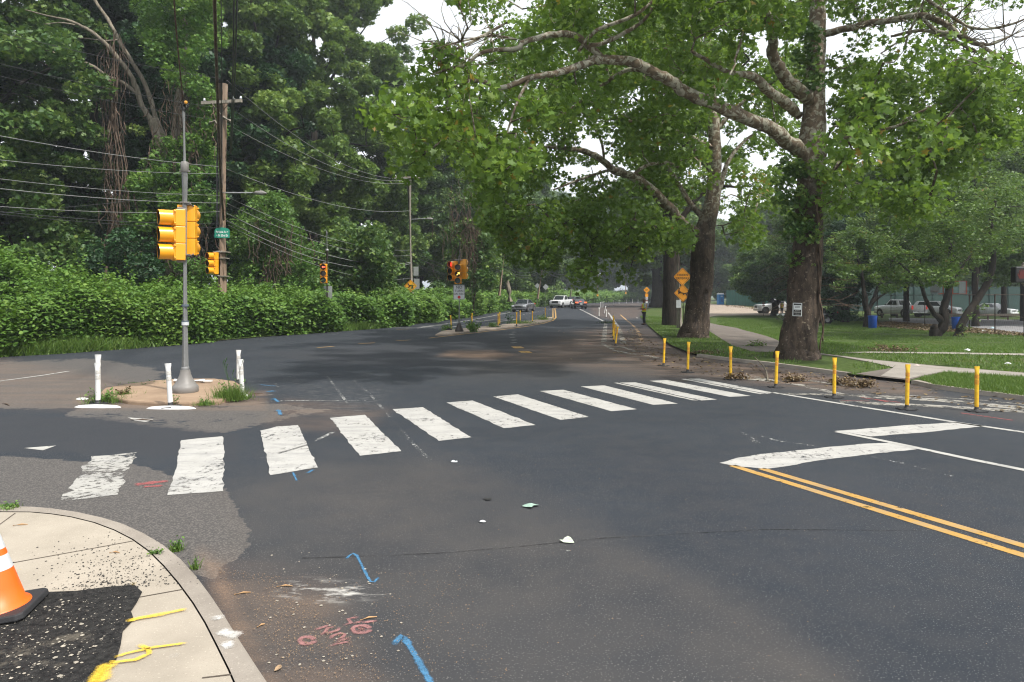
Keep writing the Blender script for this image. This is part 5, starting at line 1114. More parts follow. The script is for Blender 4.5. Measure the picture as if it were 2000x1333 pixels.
def signal_head(parent, c, f, lit=None, arrow=None, k=1.0, name='signal_head'):
    """three lamp head centred at c (relative to parent), facing f"""
    R = RZ(yaw(f)); c = Vector(c); mb = MB(); W, Dp, Hh = .345*k, .19*k, .345*k
    for i in (1, 0, -1):
        z = i*Hh; mb.box(c + R @ Vector((0, .02, z)), (W, Dp, Hh-.008*k), M=R); mb.box(c + R @ Vector((0, -Dp/2+.012, z)), (W*.94, .03*k, Hh*.92), M=R)
    for i in (1, 0, -1):
        for dz in (.12, -.12):
            for sd in (1, -1): mb.box(c + R @ Vector((sd*(W/2+.008*k), -Dp/2+.012, i*Hh+dz*k)), (.04*k, .035*k, .03*k), M=R)
    h = mb.build(name, MAT['sig_yellow'], parent, bevel=.012*k)
    lens = {1: 'red_dim', 0: 'amber_dim', -1: 'green_dim'}
    for i in (1, 0, -1):
        z = i*Hh; n = 20; r = .158*k; V = []; Fs = []; L = .27*k; y0 = -Dp/2 - .002
        a0 = math.radians(-74); sweep = math.radians(328)
        for t_ in range(2):
            rr = r - t_*.006*k
            for j in range(n+1):
                a = a0 + sweep*j/n; cut = .93 + .07*max(0, math.sin(a)); V += [c + R @ Vector((math.cos(a)*rr, y0, z + math.sin(a)*rr)), c + R @ Vector((math.cos(a)*rr, y0 - L*cut, z + math.sin(a)*rr))]
        m = 2*(n+1)
        for j in range(n):
            Fs += [(2*j, 2*j+1, 2*j+3, 2*j+2), (m+2*j, m+2*j+2, m+2*j+3, m+2*j+1), (2*j+1, m+2*j+1, m+2*j+3, 2*j+3)]
        vb = MB().add(V, Fs, True); vo = vb.build('visor', MAT['sig_yellow'], h)
        vi = MB(); prof = []; q = []
        for j in range(n+1):
            a = a0 + sweep*j/n; cut = .93 + .07*max(0, math.sin(a)); rr = r - .0075*k
            q += [c + R @ Vector((math.cos(a)*rr, y0, z + math.sin(a)*rr)), c + R @ Vector((math.cos(a)*rr, y0 - (L-.006*k)*cut, z + math.sin(a)*rr))]
        vi.add(q, [(2*j, 2*j+1, 2*j+3, 2*j+2) for j in range(n)], True); vi.build('lining', MAT['dark_interior'], h)
        lb = MB(); lb.lathe([(.001, -.03*k), (.08*k, -.022*k), (.148*k, 0), (.148*k, .01)], c + R @ Vector((0, y0-.004, z)), 20, R @ Matrix.Rotation(math.radians(90), 3, 'X').inverted() @ Matrix.Rotation(math.radians(180), 3, 'X'))
        lm = lens[i]
        if lit == i and not arrow: lm = 'red_lens'
        if arrow and lit == i: lm = 'dark_interior'
        lo = lb.build('lens', MAT[lm], h)
        if arrow and lit == i:
            am = MB(); s = .10*k
            if arrow == 'left': poly = [(-1,0),(-.25,.7),(-.25,.22),(1,.22),(1,-.22),(-.25,-.22),(-.25,-.7)]
            else: poly = [(.85,.85),(-.15,.85),(-.15,.52),(.25,.52),(-.75,-.48),(-.48,-.75),(.52,.25),(.52,-.15),(.85,-.15)]
            am.plate([(x*s, zz*s) for x, zz in poly], .004, R, c + R @ Vector((0, y0-.038*k, z))); am.build('arrow', MAT['arrow_red' if arrow == 'left' else 'arrow_amber'], h)
    return h
# near signal
B = G(362,766,z=.075); S1 = empty('traffic_signal', tuple(B)); tag(S1, 'nearest traffic signal, grey pole with two yellow heads on the concrete island', 'traffic signal')
Dn = B.y; zz = lambda y, D_=Dn: CAMH - (y-HOR)*D_/F - B.z
mb = MB(); mb.lathe([(.225,0),(.235,.02),(.235,.09),(.215,.13),(.20,.14),(.165,.20),(.125,.27),(.10,.34),(.088,.40),(.085,.42)], (0,0,0), 28); mb.build('pole_base', MAT['steel_paint'], S1)
mb = MB(); mb.cyl((0,0,.40), (-.01,0,zz(330)), .062, .056, 20); mb.lathe([(.066,.42),(.070,.43),(.070,.47),(.066,.48)], (0,0,0), 20); mb.build('pole', MAT['steel'], S1)
mb = MB(); mb.lathe([(.062,-.10),(.072,-.09),(.072,.08),(.060,.10)], (-.01,0,zz(327)), 18); mb.box((.075,0,zz(335)), (.03,.03,.03)); mb.box((-.09,0,zz(335)), (.03,.03,.03)); mb.build('collar', MAT['steel_paint'], S1)
mb = MB(); mb.cyl((-.01,0,zz(330)), (-.03,0,zz(212)), .030, .028, 14); mb.build('mast', MAT['steel'], S1)
mb = MB()
for i in range(9):
    a = i*.8; mb.tube([(Vector((-.03,0,zz(218)+.05*math.sin(a))), .008), (Vector((-.03+.10*math.cos(a), .08*math.sin(a), zz(208)+.04*math.sin(a*2))), .007), (Vector((-.03+.04*math.cos(a+1), .05*math.sin(a+1), zz(202))), .006)], 5)
mb.cyl((-.03,0,zz(215)), (-.03,0,zz(203)), .045, .03, 10); mb.build('cable_head', MAT['wire'], S1)
mb = MB(); mb.lathe([(.001,.035),(.028,.02),(.033,0),(.02,-.03)], (.02,-.02,zz(201)), 10); mb.build('insulator', MAT['band_orange'], S1)
signal_head(S1, (-.135,-.02,zz(460)), (-.80,-.60), k=.93)
signal_head(S1, (-.03,.16,zz(449)), (-.17,.985), k=.93)
mb = MB()
for y in (411, 509):
    mb.tube([(Vector((-.13,-.02,zz(y)-(.02 if y == 411 else -.02))), .03), (Vector((-.12,-.03,zz(y-3 if y == 411 else y+2))), .03), (Vector((-.02,-.05,zz(y-2 if y == 411 else y+2))), .026), (Vector((.02,-.03,zz(y))), .035)], 8)
mb.tube([(Vector((.12,.08,zz(402))), .025), (Vector((.08,.04,zz(399))), .025), (Vector((0,0,zz(399))), .03)], 8); mb.tube([(Vector((.12,.08,zz(497))), .025), (Vector((.06,.03,zz(500))), .025), (Vector((0,0,zz(500))), .03)], 8)
for y in (396, 498): 
    for dx in (0,): mb.lathe([(.064,-.012),(.072,-.012),(.072,.012),(.064,.012)], (0,0,zz(y)), 16)
    mb.box((.08,0,zz(y)), (.03,.02,.03)); mb.box((-.08,0,zz(y)), (.03,.02,.03))
mb.build_apart('bracket', MAT['steel_paint'], S1)
mb = MB(); mb.lathe([(.0635,-.035),(.0645,-.035),(.0645,.035),(.0635,.035)], (0,0,zz(632)), 18); mb.build_apart('sticker', MAT['white_sign'], S1)
mb = MB(); mb.lathe([(.0635,-.02),(.0645,-.02),(.0645,.02),(.0635,.02)], (0,0,zz(597)), 18); mb.lathe([(.065,-.012),(.066,-.012),(.066,.012),(.065,.012)], (0,0,zz(628)), 18); mb.build_apart('sticker', plain('dark_tape', (.10,.13,.16), .5), S1)

# median island signal
B = G(897,648,z=.09); Dn = B.y; zz = lambda y, D_=Dn: CAMH - (y-HOR)*Dn/F - B.z
S2 = empty('traffic_signal', tuple(B)); tag(S2, 'signal on the median island with amber arrow and NO TURN ON RED sign', 'traffic signal')
mb = MB(); mb.lathe([(.21,0),(.22,.06),(.20,.12),(.15,.22),(.10,.34),(.085,.42)], (0,0,0), 22); mb.build('pole_base', MAT['brown_metal'], S2)
mb = MB(); mb.cyl((0,0,.40), (0,0,zz(500)), .055, .05, 14); mb.cyl((.03,0,zz(510)), (.035,0,zz(473)), .04, .03, 12); mb.build('pole', MAT['steel'], S2)
signal_head(S2, (-.04,-.20,zz(536)), (0,-1), lit=0, arrow='right', k=.97); signal_head(S2, (-.27,-.02,zz(530)), (-.55,-.84), lit=1, k=.97); signal_head(S2, (.21,.10,zz(526)), (.22,.97), k=.97)
mb = MB()
for y in (508, 552): mb.box((-.03,-.02,zz(y)), (.42,.05,.035)); mb.box((0,-.10,zz(y)), (.05,.2,.03))
mb.build_apart('bracket', MAT['steel'], S2)
mb = MB(); mb.plate([(-.285,-.37),(.285,-.37),(.285,.37),(-.285,.37)], .006, RZ(0), (0,-.10,zz(571))); sg = mb.build('sign', MAT['white_sign'], S2)
mb = MB()
for a, b_, w, h_ in ((0,.352,.56,.012),(0,-.352,.56,.012),(-.268,0,.012,.72),(.268,0,.012,.72)): mb.box((a,-.1045,zz(571)+b_), (w,.002,h_))
mb.build('border', MAT['lettering_black'], sg)
for s, dz, sz in (('NO',.235,.20),('TURN',.055,.165),('ON RED',-.095,.145)): text(s, sz, MAT['lettering_black'], sg, RZ(0), (0,-.105,zz(571)+dz), off=.0)
mb = MB(); mb.cyl((0,-.103,zz(571)-.255), (0,-.108,zz(571)-.255), .075, n=20); mb.build('dot', MAT['red_dot'], sg)

# signal behind the thicket, on its own thin pole
B = P(639,578,35.6); B.z = .25; S3 = empty('traffic_signal', tuple(B)); tag(S3, 'thin dark pole behind the thicket with one head showing a red arrow', 'traffic signal'); zz = lambda y, D_=35.6: CAMH - (y-HOR)*D_/F - B.z
mb = MB(); mb.cyl((.0,0,0), (0,0,zz(490)), .075, .06, 12); mb.build('pole', MAT['brown_metal'], S3); mb = MB(); mb.cyl((0,0,zz(492)), (-.02,0,zz(455)), .03, .03, 10); mb.lathe([(.06,-.06),(.08,-.05),(.08,.05),(.06,.06)], (0,0,zz(489)), 12); mb.cyl((-.02,0,zz(455)), (-.04,0,zz(451)), .045, n=8); mb.build('mast', MAT['steel'], S3)
signal_head(S3, (-.13,-.14,zz(535)), (.15,-1), lit=1, arrow='left', k=.98)
mb = MB(); mb.plate([(-.22,-.32),(.22,-.32),(.22,.32),(-.22,.32)], .006, RZ(0), (.02,.09,zz(571))); mb.build('sign_back', MAT['sign_grey'], S3)
mb = MB(); mb.box((-.06,0,zz(514)), (.28,.05,.04)); mb.box((-.06,0,zz(555)), (.28,.05,.04)); mb.build_apart('bracket', MAT['steel'], S3)

# utility poles
def upole(base, top, r0, r1, label, arms=(), name='utility_pole', mat='pole_wood', lamp=None, braces=True):
    base = Vector(base); top = Vector(top); o = empty(name, tuple(base)); tag(o, label, 'utility pole'); t = top - base; mb = MB(); mb.cyl((0,0,-.3), t, r0, r1, 14); mb.build('pole', MAT[mat], o)
    for (z, L0, L1, an, w) in arms:
        c = t*(z/t.z); d = Vector((math.cos(an), math.sin(an), 0)); u_ = MB(); mid = c + d*(L1-L0)/2 + Vector((0,-r1-.06,0)); u_.box(mid, (L0+L1, .10, w), rz=an)
        a = u_.build('crossarm', MAT['pole_grey_wood'], o)
        if braces:
            bm_ = MB()
            for s, L_ in ((-1, L0), (1, L1)): bm_.cyl(c + d*s*L_*.45 + Vector((0,-r1-.12,-.03)), c + Vector((0,-r1-.03,-.55)), .02, n=6)
            bm_.build('brace', MAT['pole_grey_wood'], o)
        ib = MB()
        for s, L_ in ((-1, L0*.85), (1, L1*.62), (1, L1*.95)): ib.lathe([(.02,0),(.055,.03),(.06,.06),(.035,.09),(.045,.13),(.01,.15)], c + d*s*L_ + Vector((0,-r1-.06,w/2)), 8)
        ib.build('insulator', MAT['white_sign'], o)
    if lamp:
        z, L, dz = lamp; c = t*(z/t.z); lb = MB(); lb.tube(crom([(c, .035), (c+Vector((L*.4,0,dz*.6)), .032), (c+Vector((L*.8,0,dz)), .03)], 4), 8); a = lb.build('lamp_arm', MAT['steel'], o)
        lh = MB(); e = c + Vector((L*.78,0,dz)); lh.tube([(e, .05), (e+Vector((.15,0,.0)), .09), (e+Vector((.45,0,-.01)), .11), (e+Vector((.62,0,-.02)), .03)], 10); lh.cyl(e+Vector((.35,0,.08)), e+Vector((.35,0,.2)), .04, n=8); lh.build('lamp_head', MAT['steel_paint'], a)
    return o
PB = P(434,578,31); PB.z = .3
PO1 = upole(PB, P(436,165,31), .25, .205, 'tall brown wooden utility pole with crossarm, street sign and red signal, left side', [((P(436,203,31).z-PB.z), .95, 1.05, -.18, .14)], lamp=(P(0,377,31).z-PB.z, 1.75, .0))
PO1.location.y = 31
pob = MB(); 
for dx in (-.05,.02,.09): pob.tube([(Vector((dx,-.2,P(0,y,31).z-PB.z)), .012) for y in (165,220,300,380,450)], 5)
pob.tube([(Vector((-.2,-.05,P(0,y,31).z-PB.z)), .045) for y in (262,320,400,460)], 7)
pob.build('conduit', MAT['wire'], PO1)
pc = MB(); zc = lambda y: P(0,y,31).z - PB.z
for y, L in ((505,.5),(493,.62),(540,.5)): pc.box((0,-.02,zc(y)), (L,.46,.04))
pc.tube([(Vector((.5,-.2,zc(240))), .09), (Vector((.15,-.2,zc(232))), .09)], 8); pc.tube([(Vector((-.45,-.2,zc(243))), .09), (Vector((-.2,-.2,zc(240))), .09)], 8)
pc.build_apart('bracket', MAT['pole_grey_wood'], PO1)
mb = MB(); hw, y0_, y1_ = .325, -.22, .10; arc = [(hw*math.cos(math.radians(a)), .10+.14*math.sin(math.radians(a))) for a in range(0, 181, 15)]
mb.plate([(-hw,-.23),(hw,-.23)] + arc, .006, RZ(.12), (.10,-.24,zc(456))); sg = mb.build('street_sign', MAT['sign_green'], PO1)
Rz = RZ(.12)
for s, dz, sz, sx in (('◄ PARKSIDE ►',.15,.07,.8),('Parkside Av ►',.035,.135,.70),('◄ N 53rd St',-.125,.145,.72)):
    s = s.replace('◄','<').replace('►','>') if dz != .15 else 'the park'
    if dz == .15: continue
    text(s.replace('<','+').replace('>','+'), sz, MAT['lettering_white'], sg, Rz, Vector((.10,-.245,zc(456)+dz)), sx=sx, off=.002)
S4 = empty('traffic_signal', tuple(P(419,535,30.6))); tag(S4, 'signal with a lit red lamp fixed to the brown wooden utility pole', 'traffic signal'); signal_head(S4, (0,0,P(0,515,30.6).z-P(0,535,30.6).z), (-.62,-.78), lit=1, k=.95)
mb = MB(); mb.tube([(Vector((.0,.03,.47+.5)), .03), (Vector((.05,.1,1.0)), .03), (Vector((.24,.25,1.02)), .03)], 7); mb.tube([(Vector((.0,.03,-.03)), .03), (Vector((.1,.15,-.10)), .03), (Vector((.24,.25,-.08)), .03)], 7); mb.build_apart('bracket', MAT['steel'], S4)

B2 = P(805,578,55); B2.z = .4
PO2 = upole(B2, P(799,352,55), .23, .18, 'grey wooden utility pole carrying the deer warning sign behind the thicket', [(P(0,348,55).z-B2.z, 1.2, .9, 0, .13)], mat='pole_grey_wood', lamp=(P(0,429,55).z-B2.z, 1.6, .05), braces=False)
mb = MB(); mb.plate([(-.20,-.36),(.20,-.36),(.20,.36),(-.20,.36)], .01, RZ(0), (.30,.1,P(0,530,55).z-B2.z)); mb.build('cabinet', MAT['sign_grey'], PO2)
mb = MB(); mb.plate([(-.22,-.42),(.22,-.42),(.22,.42),(-.22,.42)], .01, RZ(0), (.38,-.05,P(0,555,55).z-B2.z)); mb.build('sign_back', MAT['sign_grey'], PO2)
def diamond(parent, c, half, mat, R=None, border=True, name='sign'):
    R = R or RZ(0); k = .08*half; mb = MB(); mb.plate([(0,-half),(k,-half+k*.3),(half-k*.3,-k),(half,0),(half-k*.3,k),(k,half-k*.3),(0,half),(-k,half-k*.3),(-half+k*.3,k),(-half,0),(-half+k*.3,-k),(-k,-half+k*.3)], .006, R, c); s = mb.build(name, MAT[mat], parent)
    if border:
        m2 = MB(); V = []; c = Vector(c)
        for h_ in (half*.94, half*.90): V += [c + R @ Vector(q) for q in ((0,-.0048,-h_),(h_,-.0048,0),(0,-.0048,h_),(-h_,-.0048,0))]
        m2.add(V, [(0,1,5,4),(1,2,6,5),(2,3,7,6),(3,0,4,7)]); m2.build('border', MAT['lettering_black'], s)
    return s
SD = empty('deer_sign', tuple(P(802,559,54.6))); tag(SD, 'amber diamond deer warning sign on the grey utility pole', 'sign'); sg = diamond(SD, (0,0,0), .49, 'sign_amber')
mb = MB(); 
deer = [(-.20,.02),(-.05,.08),(.06,.03),(.13,.12),(.15,.22),(.18,.14),(.24,.18),(.22,.10),(.17,.06),(.12,-.02),(.15,-.10),(.25,-.14),(.22,-.18),(.10,-.14),(.05,-.06),(-.06,-.04),(-.12,-.12),(-.05,-.22),(-.10,-.26),(-.20,-.14),(-.19,-.04),(-.26,.02)]
mb.plate([(-x*1.1, z*1.1) for x, z in deer][::-1], .003, RZ(0), (.0,-.006,.02)); mb.build('deer_symbol', MAT['lettering_black'], sg)
mb = MB(); mb.box((0,.03,0), (.06,.06,.8)); mb.build_apart('bracket', MAT['steel'], SD)
P3 = upole(P(975,573,78), P(991,448,78), .17, .13, 'brown utility pole leaning right beyond the median signal', [], mat='pole_wood'); mb = MB(); mb.box((-.35,-.1,P(0,468,78).z-P3.location.z), (.22,.2,.35)); mb.build('cabinet', MAT['white_sign'], P3)
P4 = upole(P(1050,580,104), P(1061,515,104), .18, .13, 'brown utility pole leaning right behind the oncoming pickup', []); P5 = upole(P(1114,577,140), P(1121,523,140), .18, .14, 'far utility pole above the dark sedan', [], mat='pole_grey_wood'); P6 = upole(P(1167,577,170), P(1167,530,170), .18, .14, 'far straight utility pole with a yellow marker', []); P7 = upole(P(1222,573,200), P(1222,530,200), .2, .15, 'farthest utility pole with a yellow marker at the bend', [])
for p_ in (P6, P7): mb = MB(); mb.box((0,-.22,-.0), (.42,.03,.5)); mb.build('marker', MAT['sign_amber'], p_)
PT = upole(P(1328,625,39), P(1318,360,39.5), .19, .15, 'weathered pole leaning behind the two orange diamond signs', [], mat='pole_grey_wood'); PT.location.z = 0
ST = empty('tree_stump', tuple(P(996,573,80)-Vector((0,0,1)))); tag(ST, 'short broken snag above the thicket right of the leaning utility pole', 'stump'); mb = MB(); mb.tube([(Vector((0,0,0)), .4), (Vector((-.1,0,1.2)), .32), (Vector((-.25,0,2.1)), .22), (Vector((-.2,0,2.5)), .05)], 10); mb.build('trunk', MAT['bark_grey'], ST)

# wires
def wire(a, b, sag, r, label, mat='wire', group=None, name='overhead_wire', n=18, off=None):
    a = Vector(a); b = Vector(b); mb = MB(); mb.tube([(a.lerp(b, t) - Vector((0,0,sag*4*t*(1-t))), r) for t in np.linspace(0, 1, n)], 5); o = mb.build(name, MAT[mat], None); tag(o, label, 'wire', group); return o
ordn = ['topmost','second','third','fourth','fifth','sixth','seventh','eighth','ninth','tenth','lowest']
LW = [(64,154,.012,'wire'),(125,212,.012,'wire'),(149,236,.012,'wire'),(266,326,.016,'wire_light'),(313,340,.013,'wire_light'),(350,382,.013,'wire_light'),(369,397,.017,'wire_light'),(404,414,.014,'wire_light'),(414,438,.018,'wire'),(419,445,.014,'wire')]
for i, (yl, yr, r_, m_) in enumerate(LW):
    a = P(0, yl, 22); b = P(430, yr, 30.8); mid_t = 1.0; e = a + (a - b)*.9; s_ = .35
    # through the sight line at the frame edge with a little sag
    mb = MB(); pts = []
    for t in np.linspace(-.9, 1, 22): q = a.lerp(b, t); q.z += .45*(t*(t-1)) if t > 0 else .45*(t*(t-1))*.4; pts.append((q, r_*.75))
    mb.tube(pts, 5); tag(mb.build('overhead_wire', MAT[m_]), '%s overhead wire strung between the left edge and the wooden pole' % (ordn[i] if i < 9 else 'lowest'), 'wire', 'overhead wires left of the wooden pole')
mb = MB(); mb.tube([(P(0,417,22), .011), (P(210,398,26.5), .011), (P(423,368,30.8), .011)], 5); tag(mb.build('overhead_wire', MAT['wire']), 'thin wire rising to the right across the other wires at left', 'wire', 'overhead wires left of the wooden pole')
RW = [((443,157),(797,349),1.3,.012),((466,222),(795,352),1.0,.012),((444,243),(797,358),.9,.012),((444,331),(800,412),.7,.014),((444,385),(802,489),.7,.013),((444,398),(803,499),.8,.013),((444,418),(803,513),.9,.022),((444,432),(803,515),1.1,.02),((446,440),(801,544),.9,.013)]
for i, (a, b_, s_, r_) in enumerate(RW):
    wire(P(a[0],a[1],30.8), P(b_[0],b_[1],54.6), s_, r_*1.05, '%s wire running from the brown wooden pole to the grey pole' % (ordn[i] if i < 8 else 'lowest'), 'wire_light', 'overhead wires between the first two poles')
for i, (a, b_) in enumerate(((492,520),(499,524),(513,527),(516,530))): wire(P(803,a,55), P(981,b_,78), .9, .02, '%s wire from the grey pole to the leaning brown pole' % ordn[i], 'wire', 'overhead wires between the second and third poles')
for i, (a, b_) in enumerate(((518,520),(524,524),(528,528))): wire(P(981,a,78), P(1060,b_,104), 1.0, .024, '%s wire between the two leaning brown poles' % ordn[i], 'wire', 'overhead wires between the leaning poles')
for i, (a, b_) in enumerate(((520,527),(526,531))): wire(P(1060,a,104), P(1120,b_,140), 1.2, .03, ('upper' if i == 0 else 'lower') + ' far wire beyond the leaning poles', 'wire')
for i, (pts, r_, lb) in enumerate((([(437,430,30.8),(430,330,26),(424,160,21),(419,0,16),(412,-260,11.5)], .042, 'thick black cable bundle rising overhead from the wooden pole'), ([(432,400,30.8),(433,160,22),(432,0,17),(430,-240,12)], .012, 'thin dark cable overhead between thicker bundles'), ([(450,300,30.6),(455,150,22),(457,0,17),(462,-260,12)], .022, 'dark cable overhead just right of the wooden pole'), ([(452,300,30.6),(459,150,22),(463,0,17),(470,-260,12)], .022, 'rightmost of the dark cables overhead above the pole'), ([(358,203,Dn if False else 13.5),(349,110,12),(340,0,10.4),(330,-200,8.6)], .012, 'cable rising from the top of the nearest signal mast'))):
    mb = MB(); mb.tube(crom([(P(*q), r_) for q in pts], 5), 6); tag(mb.build('overhead_cable', MAT['vine'] if i in (0,4) else MAT['wire']), lb, 'cable')

# orange diamond signs group
SB = G(1333,655); SO = empty('warning_sign', tuple(SB)); tag(SO, 'pair of orange diamond signs reading HIDDEN DRIVEWAY with a seesaw below', 'sign'); D_ = 35.0; SO.location = (P(1333,600,D_).x, D_, 0)
zp = lambda y: P(0,y,35.0).z
mb = MB(); mb.cyl((.08,.08,0), (.02,.05,zp(525)), .035, n=8); mb.cyl((-.12,.05,0), (-.10,.05,zp(600)), .03, n=8); mb.build('post', MAT['rust'], SO)
s1 = diamond(SO, (0,0,zp(541)), .44, 'sign_orange'); text('HIDDEN', .165, MAT['lettering_black'], s1, RZ(0), (0,-.006,zp(541)+.085), sx=.88, off=.002); text('DRIVEWAY', .165, MAT['lettering_black'], s1, RZ(0), (0,-.006,zp(541)-.085), sx=.80, off=.002)
s2 = diamond(SO, (.02,.01,zp(573)), .43, 'sign_orange'); mb = MB(); M_ = Matrix.Rotation(math.radians(12), 3, 'Y'); c0 = Vector((.03,-.006,zp(573)))
mb.plate([(-.26,-.018),(.26,-.018),(.26,.018),(-.26,.018)], .003, M_, c0); mb.plate([(-.02,-.10),(.05,-.10),(.015,.0)], .003, RZ(0), c0)
for s in (-1, 1):
    mb.plate([(s*.26,.02),(s*.20,.02),(s*.22,.14),(s*.26,.14)][::(-1 if s < 0 else 1)], .003, M_, c0 + Vector((0,-.001,0))); mb.cyl(c0 + M_ @ Vector((s*.235,-.002,.175)), c0 + M_ @ Vector((s*.235,.002,.175)), .035, n=12)
    mb.plate([(s*.22,.10),(s*.10,.03),(s*.13,.015),(s*.24,.07)][::(-1 if s < 0 else 1)], .003, M_, c0 + Vector((0,-.002,0))); mb.plate([(s*.16,-.02),(s*.21,-.11),(s*.25,-.10),(s*.22,0)][::(-1 if s < 0 else 1)], .003, M_, c0 + Vector((0,-.002,0)))
mb.build('seesaw_symbol', MAT['lettering_black'], s2)
mb = MB(); mb.plate([(-.12,-.20),(.12,-.20),(.12,.20),(-.12,.20)], .005, RZ(0), (-.20,-.0,zp(594))); mb.build('plate', MAT['white_sign'], SO)
# far roadside signs
fo = empty('warning_sign', tuple(Vector((P(1263,600,84).x,84,0)))); tag(fo, 'stack of small signs on a post behind the standing worker, amber diamond on top', 'sign'); zf_ = lambda y: P(0,y,84).z
mb = MB(); mb.cyl((0,.05,0), (0,.05,zf_(570)), .04, n=8); mb.build('post', MAT['steel'], fo); f1 = diamond(fo, (0,0,zf_(567)), .38, 'sign_orange', border=False)
for dz in (.07,-.09): text('HIDDEN' if dz > 0 else 'DRIVEWAY', .13, MAT['lettering_black'], f1, RZ(0), (0,-.006,zf_(567)+dz), sx=.8)
mb = MB(); mb.box((0,0,zf_(577)), (.36,.012,.40)); mb.build('plate', MAT['sign_orange'], fo); mb = MB(); mb.box((0,0,zf_(583)), (.26,.012,.32)); mb.box((0,0,zf_(590)), (.26,.012,.30)); mb.build('plate', MAT['white_sign'], fo); mb = MB(); mb.box((0,-.01,zf_(583)+.02), (.12,.01,.10)); mb.box((0,-.01,zf_(588.2)), (.26,.01,.05)); mb.build('symbol', MAT['red_dot'], fo)
for px_, py_, D2, lb in ((1066,561,100,'grey back of a diamond sign right of a leaning utility pole'), (1049.5,558.5,107,'olive back of a diamond sign behind the leaning pole')):
    q = P(px_,py_,D2); o = empty('diamond_sign', (q.x, D2, .5)); tag(o, lb, 'sign'); diamond(o, (0,0,q.z-.5), .42, 'sign_grey', border=False); mb = MB(); mb.cyl((0,.04,0), (0,.04,q.z-.5), .04, n=6); mb.build('post', MAT['steel'], o)
# notice on the trunk
o = empty('notice', tuple(P(1557,605,19.36))); tag(o, 'small framed black and white notice on the nearest sycamore trunk', 'notice'); o.rotation_euler = (0, math.radians(2), 0)
mb = MB(); mb.box((0,0,0), (.262,.012,.375)); pl = mb.build('frame', MAT['white_sign'], o); mb = MB(); mb.box((0,-.0075,0), (.222,.004,.340)); mb.build('panel', MAT['black'], o); mb = MB(); mb.box((.0,-.0105,.06), (.205,.003,.125)); mb.build('panel', MAT['white_sign'], o, None)
for s, dz, sz, m_ in (('Missing',.088,.044,'lettering_black'),('Notice',.045,.044,'lettering_black')): pass
mb = MB()
for dz, w_ in ((.09,.15),(.055,.15)):
    for j in range(7): mb.box((-w_/2 + w_*(j+.5)/7, -.0125, dz), (w_/7*.7, .001, .018))
mb.build('lettering', MAT['lettering_black'], o); mb = MB()
for dz, w_ in ((-.03,.13),(-.068,.17),(-.082,.19),(-.13,.12)):
    for j in range(9): mb.box((-w_/2 + w_*(j+.5)/9, -.0105, dz), (w_/9*.65, .002, .009))
mb.build('lettering', MAT['band_grey'], o)
# pedestrian signal at the right edge
q = P(1992,537,17.0); o = empty('pedestrian_signal', (q.x+.75, 17.0, 0)); tag(o, 'black pedestrian signal box cut by the right edge of the view', 'pedestrian signal'); mb = MB(); mb.cyl((0,0,0), (0,0,3.4), .06, n=14); mb.lathe([(.2,0),(.2,.06),(.09,.3),(.06,.36)], (0,0,0), 18); mb.build('pole', MAT['steel'], o)
mb = MB(); mb.box((-.72,0,q.z), (.42,.20,.40)); hd = mb.build('housing', MAT['black'], o, bevel=.03); mb = MB(); hand = [(-.06,-.10),(.05,-.10),(.09,-.02),(.10,.05),(.07,.05),(.055,.0),(.05,.11),(.025,.11),(.02,.02),(.01,.13),(-.015,.13),(-.02,.02),(-.04,.11),(-.065,.10),(-.055,-.02),(-.09,.03),(-.11,.015),(-.08,-.06)]
mb.plate(hand, .004, RZ(0), (-.78,-.103,q.z)); mb.build('hand_symbol', plain('hand_dim', (.10,.008,.006), .5), hd); mb = MB(); mb.tube([(Vector((-.70,0,q.z+.2)), .035), (Vector((-.68,0,q.z+.27)), .04), (Vector((0,0,q.z+.27)), .03)], 8); mb.tube([(Vector((-.70,0,q.z-.2)), .03), (Vector((-.66,0,q.z-.26)), .03), (Vector((0,0,q.z-.26)), .03)], 8); mb.build_apart('bracket', MAT['pole_grey_wood'], o)

# flexible posts
def post_proto(name, mat, band, h, r, base=True, base_mat='rubber', foot=None):
    o = empty(name); mb = MB(); mb.lathe([(r*1.05,.03),(r,.05),(r*.97,h*.80),(r*.98,h*.84)], (0,0,0), 14)
    n = 14; V = []
    for i, (z, sx, sy) in enumerate(((h*.84,.98,.98),(h*.90,1.15,.72),(h*.94,1.35,.42),(h,1.45,.34))):
        for k in range(n): a = 2*math.pi*k/n; V.append((math.cos(a)*r*sx, math.sin(a)*r*sy, z))
    mb.add(V, [(i*n+k, i*n+(k+1) % n, (i+1)*n+(k+1) % n, (i+1)*n+k) for i in range(3) for k in range(n)] + [tuple(3*n+k for k in range(n))], True); mb.build('tube', MAT[mat], o)
    mb = MB(); mb.lathe([(r*1.03,h*.60),(r*1.04,h*.61),(r*1.04,h*.69),(r*1.03,h*.70)], (0,0,0), 14); mb.lathe([(r*1.03,h*.735),(r*1.04,h*.74),(r*1.04,h*.815),(r*1.03,h*.82)], (0,0,0), 14); mb.build('band', MAT[band], o)
    if base: mb = MB(); mb.lathe([(r*2.5,.0),(r*2.5,.012),(r*1.6,.022),(r*1.05,.035),(r*1.0,.08)], (0,0,0), 16); mb.box((0,0,.008), (.30,.16,.014)); mb.box((0,0,.007), (.16,.30,.012)); mb.build('base', MAT[base_mat], o)
    return o
py_ = post_proto('flexible_post', 'post_yellow', 'band_orange', .73, .031); first = [True]
